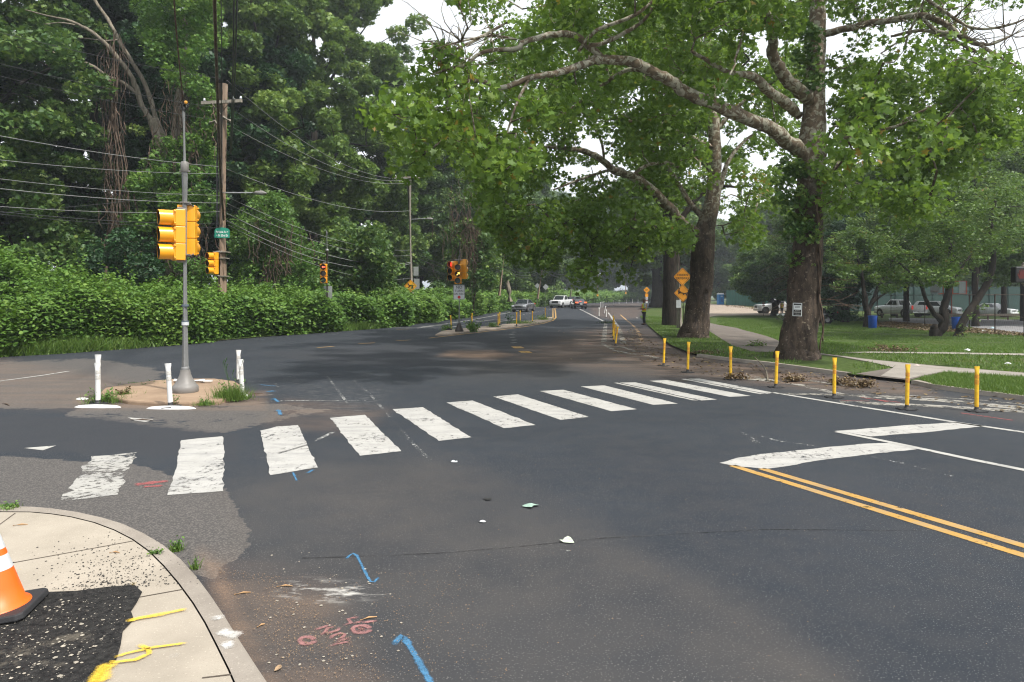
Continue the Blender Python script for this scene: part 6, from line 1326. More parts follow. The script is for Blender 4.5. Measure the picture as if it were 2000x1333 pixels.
def put(proto, used, px_, py0, px1, py1, label, group, z=None, az=0.0, hmul=1.0):
    o = proto if not used[0] else copy_tree(proto); used[0] = True
    b = G(px_, py0) if z is None else G(px_, py0, z=z); h = (py0-py1)*b.y/F; ang = math.atan2((px1-px_), (py0-py1)); o.location = b; o.rotation_euler = (0, ang, 0); s = h/.73*hmul; o.scale = (1, 1, max(.8, min(1.3, s)))
    tag(o, label, 'post', group); return o
uy = [False]
for i, (a, b_, c, d) in enumerate(((1296,715,1298,661),(1343,728,1345,668),(1427,742,1427,677),(1515,757,1518,686),(1629,777,1630,699),(1771,800,1773,712),(1907,804,1908,716))):
    lb = ['yellow flexible post farthest left in the kerbside row, below the leaning sycamore','second yellow post of the kerbside row, by the dark fallen bark','third yellow post of the kerbside row, in front of the path','yellow post standing right in front of the big sycamore trunk','yellow post at the start of the sidewalk ramp, right of the big trunk','yellow post between the white hatching lines right of the ramp','rightmost yellow post of the kerbside row']
    put(py_, uy, a, b_, c, d, lb[i], 'yellow posts along the kerb')
for i, (a, b_, c, d) in enumerate(((1202,675,1206.5,638),(1198,667,1202.5,634),(1197,660,1200,628),(1197,652,1199,622),(1197,644,1198,617))):
    put(py_, uy, a, b_, c, d, ['nearest, most tilted','second nearest','middle','second farthest','farthest'][i] + ' yellow post of the cluster on the ladder marking', 'yellow posts on the ladder marking')
for i, (a, b_, c, d, z_) in enumerate(((882,645,880,616,.05),(921,634,921,617,0),(922,631,922,612,0),(973,639,973,613,.09),(976,635,976,610,.09),(1009,636,1009,610,.09),(1016,630,1016,607,.09),(1040,629,1040,608,.09),(1065,623,1065,602,.09))):
    put(py_, uy, a, b_, c, d, ['yellow post at the near tip of the median island','front post of the pair right of the median signal','rear post of the pair right of the median signal','front post of the close pair midway on the median','rear post of the close pair midway on the median','yellow post left of the grey sedan, nearer one','yellow post left of the grey sedan, farther one','yellow post below the grey sedan right wheel','yellow post at the far tip of the median island'][i], 'yellow posts on the median island', z=z_)
o = copy_tree(py_); a, b_ = G(850,655), G(877,648.5); o.location = (b_.x, b_.y, .10); o.rotation_euler = (0, math.radians(-90), math.atan2(a.y-b_.y, a.x-b_.x) + math.pi); o.scale = (1,1,1.0); o.location.z = .06; tag(o, 'broken yellow post lying flat at the near end of the median', 'post')
pw = post_proto('white_post', 'post_white', 'band_grey', .73, .040, base=True); uw = [False]
for a, b_, c, d, lb, z_ in ((192,790,190.5,709,'front white post of the left pair on the island end',.03),(192.5,786,191.5,693,'taller rear white post of the left pair on the island end',.03),(333.5,795,328,710,'white post leaning left in front of the grey signal base',.02),(466,748,466,684,'rear white post of the right pair on the island',.03),(474,776,470,702,'front white post with a white foot at the right island end',.02)):
    put(pw, uw, a, b_, c, d, lb, 'white posts round the concrete island', z=z_)
for i, (a, b_, c, d) in enumerate(((1170,620,1170,601),(1180,614,1183,598),(1184,621,1184.5,605),(1173,604,1173,590.5),(1175.5,603,1175.5,590),(1177.5,603,1177.5,589.5),(1179.5,601.5,1179.5,589),(1188.5,599,1188.5,588.5),(1198.5,597,1198.5,587),(1224,594,1224,586),(1235,593.5,1235,585.5),(1246,592.5,1246,585.5),(1209,595.5,1209,587))):
    b0 = G(a, b_); o = copy_tree(pw); o.location = b0; h = (b_-d)*b0.y/F; o.rotation_euler = (0, math.atan2(c-a, b_-d), 0); o.scale = (1, 1, h/.73)
    tag(o, ['foremost thin white post before the yellow cluster','tilted white post in the far white cluster','white post just right of the tilted one','first of four close white posts','second of four close white posts','third of four close white posts','fourth of four close white posts','lone white post right of the close four','white post at the start of the bend','white post on the far bend, left of the worker by two gaps','white post on the far bend, near the worker','farthest white post beside the worker','thin white post midway on the bend'][i], 'post', 'white posts along the far bike lane')
b0 = G(1191,626); mb = MB(); mb.cyl((b0.x,b0.y,0), (b0.x+.02,b0.y,.75), .03, n=10); mb.cyl((b0.x,b0.y,0), (b0.x,b0.y,.05), .09, .05, n=10); tag(mb.build('grey_post', MAT['steel_paint']), 'dull grey post standing in the heap of cut branches', 'post')
# white curb bars lying round the island
def bar(px0, px1, py, w, label, z0=0.0, hgt=.05):
    a, b_ = G(px0, py), G(px1, py + .5); mb = MB(); n = 10; V = []; L = (b_-a).length; d = (b_-a).normalized(); nn = Vector((-d.y, d.x, 0))
    sec = []
    for t in np.linspace(0, 1, 13):
        e = math.sin(math.pi*min(1, max(0.03, t)*1.0))**.35 if 0 < t < 1 else .12; sec.append((t, e))
    for t, e in sec:
        c = a.lerp(b_, t)
        for k in range(7): an = math.pi*k/6; V.append(tuple(c + nn*math.cos(an)*w/2*e + Vector((0,0,z0 + .002 + math.sin(an)*hgt*e))))
    mb.add(V, [(7*i+k, 7*i+k+1, 7*i+k+8, 7*i+k+7) for i in range(12) for k in range(6)], True); tag(mb.build('curb_bar', MAT['post_white']), label, 'curb bar')
bar(146, 237, 796, .16, 'white rubber curb bar under the left pair of posts'); bar(287, 383, 798.5, .17, 'white rubber curb bar under the leaning post'); bar(150, 172, 780, .14, 'short white curb bar behind the left weeds', hgt=.03)
a = G(474,778,z=0); mb = MB(); mb.lathe([(.12,0),(.115,.03),(.09,.06),(.05,.085),(.045,.10)], (a.x,a.y,0), 18); tag(mb.build('post_foot', MAT['post_white']), 'round white rubber foot under the front right post', 'post foot')
mb = MB(); a, b_ = G(341,748,z=.08), G(408,748,z=.08); mb.tube([(a + Vector((0,0,.04)), .045), (b_ + Vector((-.1,0,.04)), .042)], 12); mb.box(b_ + Vector((-.02,0,.04)), (.16,.10,.03)); tag(mb.build('fallen_post', MAT['post_white']), 'white post lying behind the grey signal base on the island', 'post')
# cone
q = G(-4,1196,z=SZ); co = empty('traffic_cone', tuple(q)); tag(co, 'orange traffic cone with white reflective bands at the left edge of the sidewalk', 'traffic cone'); co.rotation_euler = (math.radians(-1), math.radians(-4.5), .25)
prof = lambda z: .140 - (.140-.028)*(z-.04)/.44
def band(z0, z1, e=0.0): return [(prof(z0)+e, z0), (prof(z1)+e, z1)]
orange = plain('cone_orange', (.92,.13,.008), .45, vary=.05)
mb = MB(); mb.lathe([(.165,.033),(.16,.044),(prof(.055),.056)] + [(prof(z), z) for z in (.15,.25,.35,.47)] + [(.018,.48)], (0,0,0), 36); mb.build('body', orange, co)
mb = MB(); mb.lathe(band(.245,.325,.0015), (0,0,0), 36); mb.lathe(band(.36,.45,.0015), (0,0,0), 36); mb.build('reflective_band', MAT['white_sign'], co)
mb = MB(); pts_ = [(x, y) for x, y in ((-.20,-.17),(-.17,-.20),(.17,-.20),(.20,-.17),(.20,.17),(.17,.20),(-.17,.20),(-.20,.17))]; n = 8; mb.add([(x, y, .0) for x, y in pts_] + [(x*.97, y*.97, .036) for x, y in pts_], [tuple(range(8, 16)), tuple(reversed(range(8)))] + [(i, (i+1) % 8, (i+1) % 8+8, i+8) for i in range(8)]); mb.build('base', MAT['rubber'], co, bevel=.008)
# ------------------------------------------------------------------ vehicles (front of each looks along local -Y)
def loft(mb, secs, smooth=False):
    n = len(secs[0]); V = [p for s in secs for p in s]; Fs = []
    for i in range(len(secs)-1):
        for k in range(n): Fs.append((i*n+k, i*n+(k+1) % n, (i+1)*n+(k+1) % n, (i+1)*n+k))
    Fs += [tuple(range(n)), tuple((len(secs)-1)*n + k for k in reversed(range(n)))]
    mb.add(V, Fs, smooth); return mb
def ring(y, hw, zb, zt, r=.08):
    h = zt - zb
    return [Vector(p) for p in ((-hw*.90,y,zb),(-hw*.99,y,zb+h*.16),(-hw,y,zb+h*.55),(-hw*.975,y,zt-h*.16),(-hw*.90,y,zt-h*.03),(-hw*.5,y,zt+.012),(0,y,zt+.02),(hw*.5,y,zt+.012),(hw*.90,y,zt-h*.03),(hw*.975,y,zt-h*.16),(hw,y,zt-h*.55+h*.1 if False else zb+h*.55),(hw*.99,y,zb+h*.16),(hw*.90,y,zb))]
def car(name, cat, label, loc, rz, kind, paint, group=None, lit=False, dark_rim=False, door_open=False):
    o = empty(name, loc, rz); tag(o, label, cat, group); pk = kind == 'pickup'
    if pk: L, W, H, r, wb = 5.7, 2.0, 1.92, .40, 3.6
    elif kind == 'suv': L, W, H, r, wb = 4.8, 1.93, 1.75, .37, 2.8
    else: L, W, H, r, wb = 4.6, 1.82, 1.46, .33, 2.7
    hw = W/2; f, b = -L/2, L/2; mb = MB()
    if pk: S_ = [(f,.80,.52,.98),(f+.06,.93,.42,1.14),(f+.35,.98,.36,1.20),(f+1.45,1.0,.34,1.27),(f+1.9,1.0,.34,1.28),(f+3.7,1.0,.34,1.28),(f+3.78,1.0,.36,1.32),(b-.1,.985,.42,1.33),(b,.97,.50,1.32)]
    elif kind == 'suv': S_ = [(f,.78,.48,.84),(f+.08,.92,.36,1.0),(f+.5,.98,.28,1.08),(f+1.3,1.0,.26,1.16),(b-.7,1.0,.26,1.20),(b-.1,.97,.36,1.18),(b,.90,.48,1.10)]
    else: S_ = [(f,.74,.42,.66),(f+.08,.90,.28,.78),(f+.5,.97,.22,.86),(f+1.25,1.0,.20,.97),(f+2.6,1.0,.20,1.0),(b-.75,.99,.22,1.04),(b-.12,.93,.30,1.0),(b,.86,.42,.88)]
    loft(mb, [ring(y, hw*w, z0, z1) for y, w, z0, z1 in S_], True); body = mb.build('body', MAT[paint], o)
    # cab
    if pk: K = [(f+1.55,.90,1.26),(f+2.25,.78,H),(f+3.35,.78,H),(f+3.72,.86,1.28)]
    elif kind == 'suv': K = [(f+1.15,.90,1.12),(f+1.85,.76,H),(b-.55,.76,H-.03),(b-.08,.88,1.16)]
    else: K = [(f+1.15,.88,.95),(f+1.95,.70,H),(b-1.45,.70,H-.02),(b-.62,.84,1.0)]
    zb_ = min(K[0][2], K[3][2]) - .04; (y0,w0,z0),(y1,w1,z1),(y2,w2,z2),(y3,w3,z3) = K
    V = [(-hw*w0,y0,z0-.04),(hw*w0,y0,z0-.04),(-hw*w1,y1,z1),(hw*w1,y1,z1),(-hw*w2,y2,z2),(hw*w2,y2,z2),(-hw*w3,y3,z3-.04),(hw*w3,y3,z3-.04)]
    mb = MB().add(V, [(0,1,3,2),(2,3,5,4),(4,5,7,6),(0,2,4,6),(1,7,5,3)]); mb.build('roof', MAT[paint], o, bevel=.05)
    def quad(a, b_, c, d, u0, u1, v0, v1, push, nm, parent=o):
        a, b_, c, d = map(Vector, (a, b_, c, d)); pt = lambda u, v: a.lerp(b_, u).lerp(d.lerp(c, u), v); q = [pt(u0,v0), pt(u1,v0), pt(u1,v1), pt(u0,v1)]; nn = (q[1]-q[0]).cross(q[3]-q[0]).normalized(); ce = (q[0]+q[2])/2; out = ce - Vector((0, (y1+y2)/2, z0-.2))
        if nn.dot(out) < 0: nn = -nn
        m = MB(); m.add([p + nn*push for p in q] + [p - nn*.02 for p in q], [(0,1,2,3)] + [(i,(i+1)%4,(i+1)%4+4,i+4) for i in range(4)]); return m.build(nm, MAT['glass_dark'], parent)
    quad(V[0],V[1],V[3],V[2], .06,.94,.10,.90, .02, 'windshield'); quad(V[6],V[7],V[5],V[4], .09,.91,.16,.86, .02, 'rear_window')
    for s, ids in ((0,(0,6,4,2)),(1,(1,7,5,3))):
        A_ = [V[i] for i in ids]; quad(*A_, .13,.50,.14,.86, .012, 'side_window'); quad(*A_, .53,.86,.14,.86, .012, 'side_window')
    # wheels
    for s in (-1, 1):
        for yy in (-wb/2 - (.05 if not pk else .1), wb/2 - (.05 if not pk else .1)):
            ar = MB(); ar.cyl((s*(hw-.22),yy,r+.03), (s*(hw+.004),yy,r+.03), r+.085, n=20); ar.build('wheel_arch', MAT['dark_interior'], o)
            t_ = MB(); t_.tube([(Vector((s*(hw-.20),yy,r)), r*.96), (Vector((s*(hw-.17),yy,r)), r), (Vector((s*(hw-.01),yy,r)), r), (Vector((s*(hw+.02),yy,r)), r*.93)], 22); w_ = t_.build('wheel', MAT['tyre'], o)
            q = MB(); q.cyl((s*(hw-.0),yy,r), (s*(hw+.028),yy,r), r*.66, r*.60, 18); 
            for k in range(6): a = k*math.pi/3; q.box((s*(hw+.032),yy+math.cos(a)*r*.33,r+math.sin(a)*r*.33), (.012,.06,r*.5), M=Matrix.Rotation(math.pi/2-a, 3, 'X'))
            q.build('rim', MAT['rim_dark' if dark_rim else 'rim'], w_)
    zl = .78 if pk else (.72 if kind == 'suv' else .64); zt_ = zl + .2
    if pk: zl = .92
    for s in (-1, 1):
        h_ = MB(); h_.box((s*hw*.76, f+.07, zl+(.05 if pk else .05)), (hw*.36,.14,.17 if not pk else .2)); h_.build('headlight', MAT['headlight'], o, bevel=.03)
        t_ = MB()
        if pk: t_.box((s*hw*.90, b-.02, 1.08), (.16,.10,.42))
        else: t_.box((s*hw*.70, b-.06, (.92 if kind != 'suv' else 1.0)), (hw*.42,.16,.15))
        t_.build('tail_light', MAT['brakelight' if lit else 'taillight'], o)
        m = MB(); m.box((s*(hw+.10), y0+.42, z0+.10), (.20,.10,.16)); m.build('mirror', MAT['black' if pk else paint], o, bevel=.02)
        for yy in ((y1+y0)/2+.95, (y1+y2)/2+.75):
            d_ = MB(); d_.box((s*(hw+.004), yy, .82 if not pk else 1.05), (.02,.18,.03)); d_.build('door_handle', MAT['chrome'], o)
    g = MB(); g.box((0, f+.03, zl-.02), (hw*(1.05 if pk else .9),.10,(.34 if pk else .14))); g.build('grille', MAT['black'], o); g = MB(); g.box((0, f+.015, zl+.0), (hw*(1.0 if pk else .9),.10,.035)); g.build('trim', MAT['chrome'], o)
    g = MB(); g.box((0, f+.02, .46 if pk else .36), (W*.94,.18,.26 if pk else .16)); g.build('front_bumper', MAT[paint if not pk else 'chrome'], o, bevel=.04)
    g = MB(); g.box((0, b-.02, .56 if pk else .42), (W*.94,.20,.22)); g.build('rear_bumper', MAT['chrome' if pk else paint], o, bevel=.04)
    g = MB(); g.box((0, b+.035+(.05 if pk else 0), .70 if not pk else .60), (.32,.02,.16)); g.build('licence_plate', MAT['white_sign'], o)
    if lit: g = MB(); g.box((0, y3-.1, z3+.10), (.30,.03,.05)); g.build('brake_light', MAT['brakelight'], o)
    if pk:
        g = MB(); g.add([(-hw*.86,f+3.85,1.345),(hw*.86,f+3.85,1.345),(hw*.86,b-.12,1.355),(-hw*.86,b-.12,1.355)], [(0,1,2,3)]); g.build('bed', MAT['dark_interior'], o); g = MB(); g.box((0,b+.004,1.10), (W*.72,.02,.40)); g.box((0,b+.016,1.17), (.22,.02,.06)); g.build('tailgate', MAT[paint], o)
    if door_open:
        d_ = MB(); c = Vector((hw+.42, y0+.75, .65)); d_.box(c, (.95,.07,.62)); dd = d_.build('door', MAT[paint], o, bevel=.02); w_ = MB(); w_.tube([(Vector((hw+.05,y0+.75,.96)), .02), (Vector((hw+.38,y0+.75,1.36)), .02), (Vector((hw+.80,y0+.75,1.32)), .02), (Vector((hw+.86,y0+.75,.96)), .02)], 6); w_.build('window_frame', MAT[paint], dd)
    return o
def at(px, D, z=0.0): return ((px-1000)*D/F, D, z)
car('car', 'car', 'dark grey sedan driving towards the viewer beside the median', at(1023,82), math.radians(-17), 'sedan', 'car_grey')
car('pickup_truck', 'pickup truck', 'white pickup truck driving towards the viewer on the far road', at(1096,108), math.radians(-24), 'pickup', 'car_white')
car('car', 'car', 'silver car half hidden behind the oncoming white pickup', at(1118,122), math.radians(-26), 'suv', 'car_silver')
car('car', 'car', 'dark sedan driving away with its brake lights lit', at(1130,101), math.radians(184), 'sedan', 'car_black', lit=True)
car('pickup_truck', 'pickup truck', 'white pickup parked sideways on the dirt drive behind a small tree', (at(1519,90)[0],90,-.44), math.radians(-92), 'pickup', 'car_white', dark_rim=True)
car('pickup_truck', 'pickup truck', 'white pickup seen from behind beyond the court fence', (at(1757,77)[0],77,-.46), math.radians(192), 'pickup', 'car_white')
car('car', 'car', 'tall white car facing the court, partly behind the twin-stemmed tree', (at(1829,80)[0],80,-.46), math.radians(38), 'suv', 'car_white')
car('car', 'car', 'white sedan with its door standing open at the right of the court', (at(1938,80)[0],80,-.46), math.radians(28), 'sedan', 'car_white', door_open=True)
car('car', 'car', 'black car parked in deep shade behind the big sycamore trunk', (at(1577,58)[0],58,-.44), math.radians(-92), 'sedan', 'car_black')

# ------------------------------------------------------------------ people
def skin(name, pts, edges, mat, parent, root=0, sub=2):
    me = bpy.data.meshes.new(name); me.from_pydata([p[:3] for p in pts], edges, []); o = bpy.data.objects.new(name, me); COL.objects.link(o); o.parent = parent
    m = o.modifiers.new('skin', 'SKIN'); m.use_smooth_shade = True
    if not me.skin_vertices:
        o.modifiers.remove(m); bpy.context.view_layer.objects.active = o; bpy.ops.object.modifier_add(type='SKIN'); o.modifiers[0].use_smooth_shade = True
    for i, p in enumerate(pts): me.skin_vertices[0].data[i].radius = (p[3], p[4] if len(p) > 4 else p[3])
    me.skin_vertices[0].data[root].use_root = True
    s = o.modifiers.new('subsurf', 'SUBSURF'); s.levels = sub; s.render_levels = sub; me.materials.append(mat); return o
SKIN_D = plain('skin_dark', (.16,.075,.045), .55); SKIN_M = plain('skin_mid', (.32,.19,.13), .55)
HV = plain('hi_vis_yellow', (.62,.72,.03), .6); HO = plain('hi_vis_orange', (.80,.16,.03), .6); TR = plain('dark_trousers', (.03,.03,.038), .8); GS = plain('grey_shirt', (.42,.44,.46), .8); HH = plain('hard_hat', (.75,.76,.78), .35); CAP = plain('brown_cap', (.16,.09,.045), .8); BOOT = plain('boot', (.07,.05,.035), .8)
def person(loc, rz, s, label, arms, skinm, top, hat, vest_main, vest_band, hold):
    o = empty('person', loc, rz); o.scale = (s, s, s); tag(o, label, 'person')
    P_ = [(0,0,.95,.13,.10),(0,0,1.12,.125,.095),(0,0,1.34,.15,.105),(0,.01,1.47,.06,.06),(0,0,1.55,.055,.06),(0,-.01,1.63,.078,.095),(0,0,1.71,.06,.075)]
    E = [(0,1),(1,2),(2,3),(3,4),(4,5),(5,6)]
    def add(chain, start):
        k = start
        for c in chain: P_.append(c); E.append((k, len(P_)-1)); k = len(P_)-1
        return k
    for sgn in (-1, 1):
        add([(sgn*.095,0,.88,.085,.085),(sgn*.10,-.01,.50,.055,.06),(sgn*.105,.02,.10,.038,.045),(sgn*.115,-.05,.045,.04,.035),(sgn*.12,-.15,.035,.035,.025)], 0)
        w = add([(sgn*.17,0,1.42,.055,.06)] + [tuple(a) for a in arms[sgn]], 2); wx, wy, wz = P_[w][:3]; ex, ey, ez = P_[w-1][:3]; d = Vector((wx-ex, wy-ey, wz-ez)).normalized()
        pm = add([(wx+d.x*.06, wy+d.y*.06, wz+d.z*.06, .030, .018)], w); u, v = frame_of(d)
        for j, ln in enumerate((.07,.08,.075,.06)): off = u*(.024*(j-1.5)); b0 = Vector(P_[pm][:3]); p1 = b0 + off + d*ln*.5; p2 = b0 + off*1.1 + d*ln*.85 - v*.02; add([(*p1, .009), (*p2, .008)], pm)
        b0 = Vector(P_[w][:3]); add([(*(b0 + u*-.03 + d*.03), .011), (*(b0 + u*-.05 + d*.065), .009)], w)
    add([(0,-.105,1.625,.014,.018)], 5)
    body = skin('body', P_, E, skinm, o)
    for sgn in (-1, 1):
        e = MB(); e.lathe([(.001,-.009),(.009,0),(.001,.009)], (sgn*.032,-.094,1.655), 8); e.build('eye', MAT['lettering_white'], o)
    tr = [(0,0,.96,.150,.118)]; te = []
    for sgn in (-1, 1): k = len(tr); tr += [(sgn*.095,0,.86,.102,.10),(sgn*.10,-.01,.50,.075,.08),(sgn*.105,.02,.12,.062,.07)]; te += [(0,k),(k,k+1),(k+1,k+2)]
    skin('trousers', tr, te, TR, o)
    for sgn in (-1, 1): m = MB(); m.tube([(Vector((sgn*.105,.05,.05)), .05), (Vector((sgn*.112,-.05,.05)), .052), (Vector((sgn*.12,-.17,.035)), .04)], 10); m.build('boot', BOOT, o)
    sh = [(0,0,1.0,.148,.115),(0,0,1.34,.168,.122),(0,.01,1.45,.075,.075)]; se = [(0,1),(1,2)]
    for sgn in (-1, 1): k = len(sh); a = arms[sgn]; sh += [(sgn*.175,0,1.425,.068,.07), (a[0][0],a[0][1],a[0][2],.052,.052)] ; se += [(1,k),(k,k+1)]
    skin('shirt', sh, se, top, o)
    m = MB(); secs = []
    for z, w, d_ in ((.90,.175,.135),(1.10,.172,.132),(1.30,.190,.145),(1.42,.165,.125),(1.475,.10,.085)): secs.append([Vector((math.cos(a)*w, math.sin(a)*d_, z)) for a in np.linspace(0, 2*math.pi, 20, endpoint=False)])
    loft(m, secs, True); v_ = m.build('vest', vest_main, o)
    m = MB()
    for z0, z1 in ((1.0,1.08),):
        n = 20; V = []; 
        for z in (z0, z1):
            for a in np.linspace(0, 2*math.pi, n, endpoint=False): V.append((math.cos(a)*.182, math.sin(a)*.142, z))
        m.add(V, [(k, (k+1) % n, (k+1) % n+n, k+n) for k in range(n)], True)
    for sx in (-.09, .09): m.box((sx,-.139,1.24), (.055,.012,.34)); m.box((sx,.139,1.24), (.055,.012,.34))
    m.build('reflective_band', vest_band, v_)
    m = MB()
    if hat == 'hard': m.lathe([(.135,1.675),(.135,1.685),(.112,1.69),(.108,1.74),(.085,1.785),(.04,1.81),(.001,1.815)], (0,0,0), 18); m.build('hard_hat', HH, o)
    else: m.lathe([(.098,1.665),(.10,1.70),(.09,1.745),(.05,1.775),(.001,1.78)], (0,0,0), 16); m.box((0,-.13,1.683), (.14,.11,.015)); m.build('cap', CAP, o)
    if hold: t = empty('tablet', (0,0,0)); bpy.data.objects.remove(t)
    return o
pA = person((at(1258,44.5)[0],44.5,0.0), math.radians(-84), .95, 'worker in yellow vest, cap and dark trousers facing left at the grass edge', {-1: [(-.21,-.03,1.16,.042),(-.15,-.27,1.10,.030)], 1: [(.22,.02,1.15,.042),(.16,-.25,1.08,.030)]}, SKIN_D, GS, 'cap', HV, HO, False)
tb = MB(); tb.box((0,0,0), (.22,.30,.012), M=Matrix.Rotation(math.radians(12), 3, 'X')); t_ = tb.build('tablet', MAT['black'], None, bevel=.004); t_.location = Vector(pA.location) + RZ(math.radians(-84)) @ Vector((0,-.38,1.10))*.95; t_.rotation_euler = (0,0,math.radians(-84)); tag(t_, 'dark tablet held by the worker in the yellow vest', 'tablet')
person((at(1527,83)[0],83,-.43), math.radians(0), .93, 'worker with white hard hat and orange-yellow vest facing the viewer by the parked pickup', {-1: [(-.25,0,1.15,.042),(-.24,-.06,.92,.030)], 1: [(.25,0,1.15,.042),(.24,-.06,.92,.030)]}, SKIN_M, HO, 'hard', HV, HO, False)

# ------------------------------------------------------------------ park furniture and fences
FP = [(1655,625.5),(1685,628.5),(1714,631),(1740,633.5),(1771.5,637.5),(1806,641),(1848,645.5),(1893,650),(1943,655),(2000,661),(2070,669)]
fc = empty('court_fence', tuple(G(1655,625.5))); tag(fc, 'rusty chain-link fence along the near side of the basketball court', 'fence'); fb = fc.location.copy(); FWp = [G(*q) for q in FP]; top = [Vector((p.x, p.y, 1.95)) for p in FWp]
for p in FWp: m = MB(); m.cyl(p - fb - Vector((0,0,.1)), Vector((p.x,p.y,1.99)) - fb, .045, n=8); m.build('post', MAT['rust'], fc)
m = MB()
for a, b_ in zip(top[:-1], top[1:]): m.cyl(a - fb, b_ - fb, .034, n=6); m.cyl(a - fb + Vector((0,0,-1.27)), b_ - fb + Vector((0,0,-1.27)), .022, n=6)
m.build('rail', MAT['rust'], fc); m = MB()
for (a, b_), (g0, g1) in zip(zip(top[:-1], top[1:]), zip(FWp[:-1], FWp[1:])):
    L = (b_-a).length; n_ = int(L/.22)
    for k in range(n_):
        for sg_ in (0, 1):
            t0 = k/n_; t1 = t0 + 2.4/L*.5*(1 if sg_ else -1)
            if not 0 <= t1 <= 1: continue
            m.tube([(g0.lerp(g1, t0) - fb + Vector((0,0,.1)), .0022), (a.lerp(b_, t1) - fb, .0022)], 3, False)
m.build('mesh', MAT['rust'], fc)
gf = empty('screen_fence', at(1418,136,0.0)); tag(gf, 'tall green screened fence behind the blue portable toilet', 'fence'); gb = gf.location.copy(); grn = plain('green_screen', (.03,.17,.13), .8, vary=.3, scale=1.5); A_, B_ = Vector(at(1418,136,-.0)), Vector(at(1600,96,-.5)); m = MB(); n_ = 22
d = (B_-A_).normalized(); nn = Vector((-d.y, d.x, 0)); c = (A_+B_)/2
for k in range(n_+1): q = A_.lerp(B_, k/n_) - gb; p_ = MB(); p_.cyl(q - Vector((0,0,.2)), q + Vector((0,0,3.1)), .05, n=6); p_.build('post', plain('green_post', (.015,.07,.06), .6) if k == 0 else bpy.data.materials['green_post'], gf)
V = []
for k in range(n_+1): q = A_.lerp(B_, k/n_) - gb + nn*.06; w_ = .05*math.sin(k*2.1); V += [q + nn*w_ + Vector((0,0,.05)), q + nn*w_ + Vector((0,0,3.0)), q + nn*(w_+.012) + Vector((0,0,.05)), q + nn*(w_+.012) + Vector((0,0,3.0))]
m.add(V, [(4*k, 4*k+1, 4*k+5, 4*k+4) for k in range(n_)] + [(4*k+2, 4*k+6, 4*k+7, 4*k+3) for k in range(n_)] + [(4*k+1, 4*k+3, 4*k+7, 4*k+5) for k in range(n_)]); m.build('screen', grn, gf)
g2 = empty('screen_fence', at(1640,100,-.5)); tag(g2, 'long dark green windscreen fence beyond the parked white vehicles', 'fence'); gb = g2.location.copy(); A_, B_ = Vector(at(1640,100,-.5)), Vector(at(2080,98,-.5)); m = MB(); c = (A_+B_)/2 - gb; m.box(c + Vector((0,0,1.9)), ((B_-A_).length,.03,3.6), rz=math.atan2(B_.y-A_.y, B_.x-A_.x)); m.build('screen', plain('dark_screen', (.028,.065,.058), .85, vary=.3, scale=.5), g2)
for k in range(13): q = A_.lerp(B_, k/12) - gb + Vector((0,-.08,0)); p_ = MB(); p_.cyl(q, q + Vector((0,0,3.8)), .05, n=6); p_.build('post', bpy.data.materials['green_post'], g2)
# portable toilet
q = at(1407,141,.07); o = empty('portable_toilet', q, .12); tag(o, 'blue portable toilet with a white roof at the end of the dirt drive', 'portable toilet'); m = MB(); m.box((0,0,1.05), (1.1,1.15,2.1)); m.build('cabin', MAT['toilet_blue'], o, bevel=.03); m = MB(); m.box((0,-.59,1.0), (.72,.05,1.8)); dr = m.build('door', MAT['toilet_blue'], o, bevel=.02); m = MB(); m.box((0,-.62,1.72), (.42,.012,.16)); m.build('plate', MAT['white_sign'], dr); m = MB(); m.box((0,-.62,.9), (.5,.02,.7)); m.build('panel', plain('toilet_dark', (.008,.13,.38), .5), dr)
m = MB(); m.add([(-.6,-.62,2.1),(.6,-.62,2.1),(.6,.62,2.1),(-.6,.62,2.1),(-.5,-.3,2.36),(.5,-.3,2.36),(.5,.3,2.36),(-.5,.3,2.36)], [(0,1,5,4),(1,2,6,5),(2,3,7,6),(3,0,4,7),(4,5,6,7),(3,2,1,0)]); m.build('roof', MAT['white_sign'], o); m = MB(); m.cyl((-.35,.3,2.3), (-.35,.3,2.62), .06, n=8); m.build('vent_pipe', MAT['white_sign'], o)
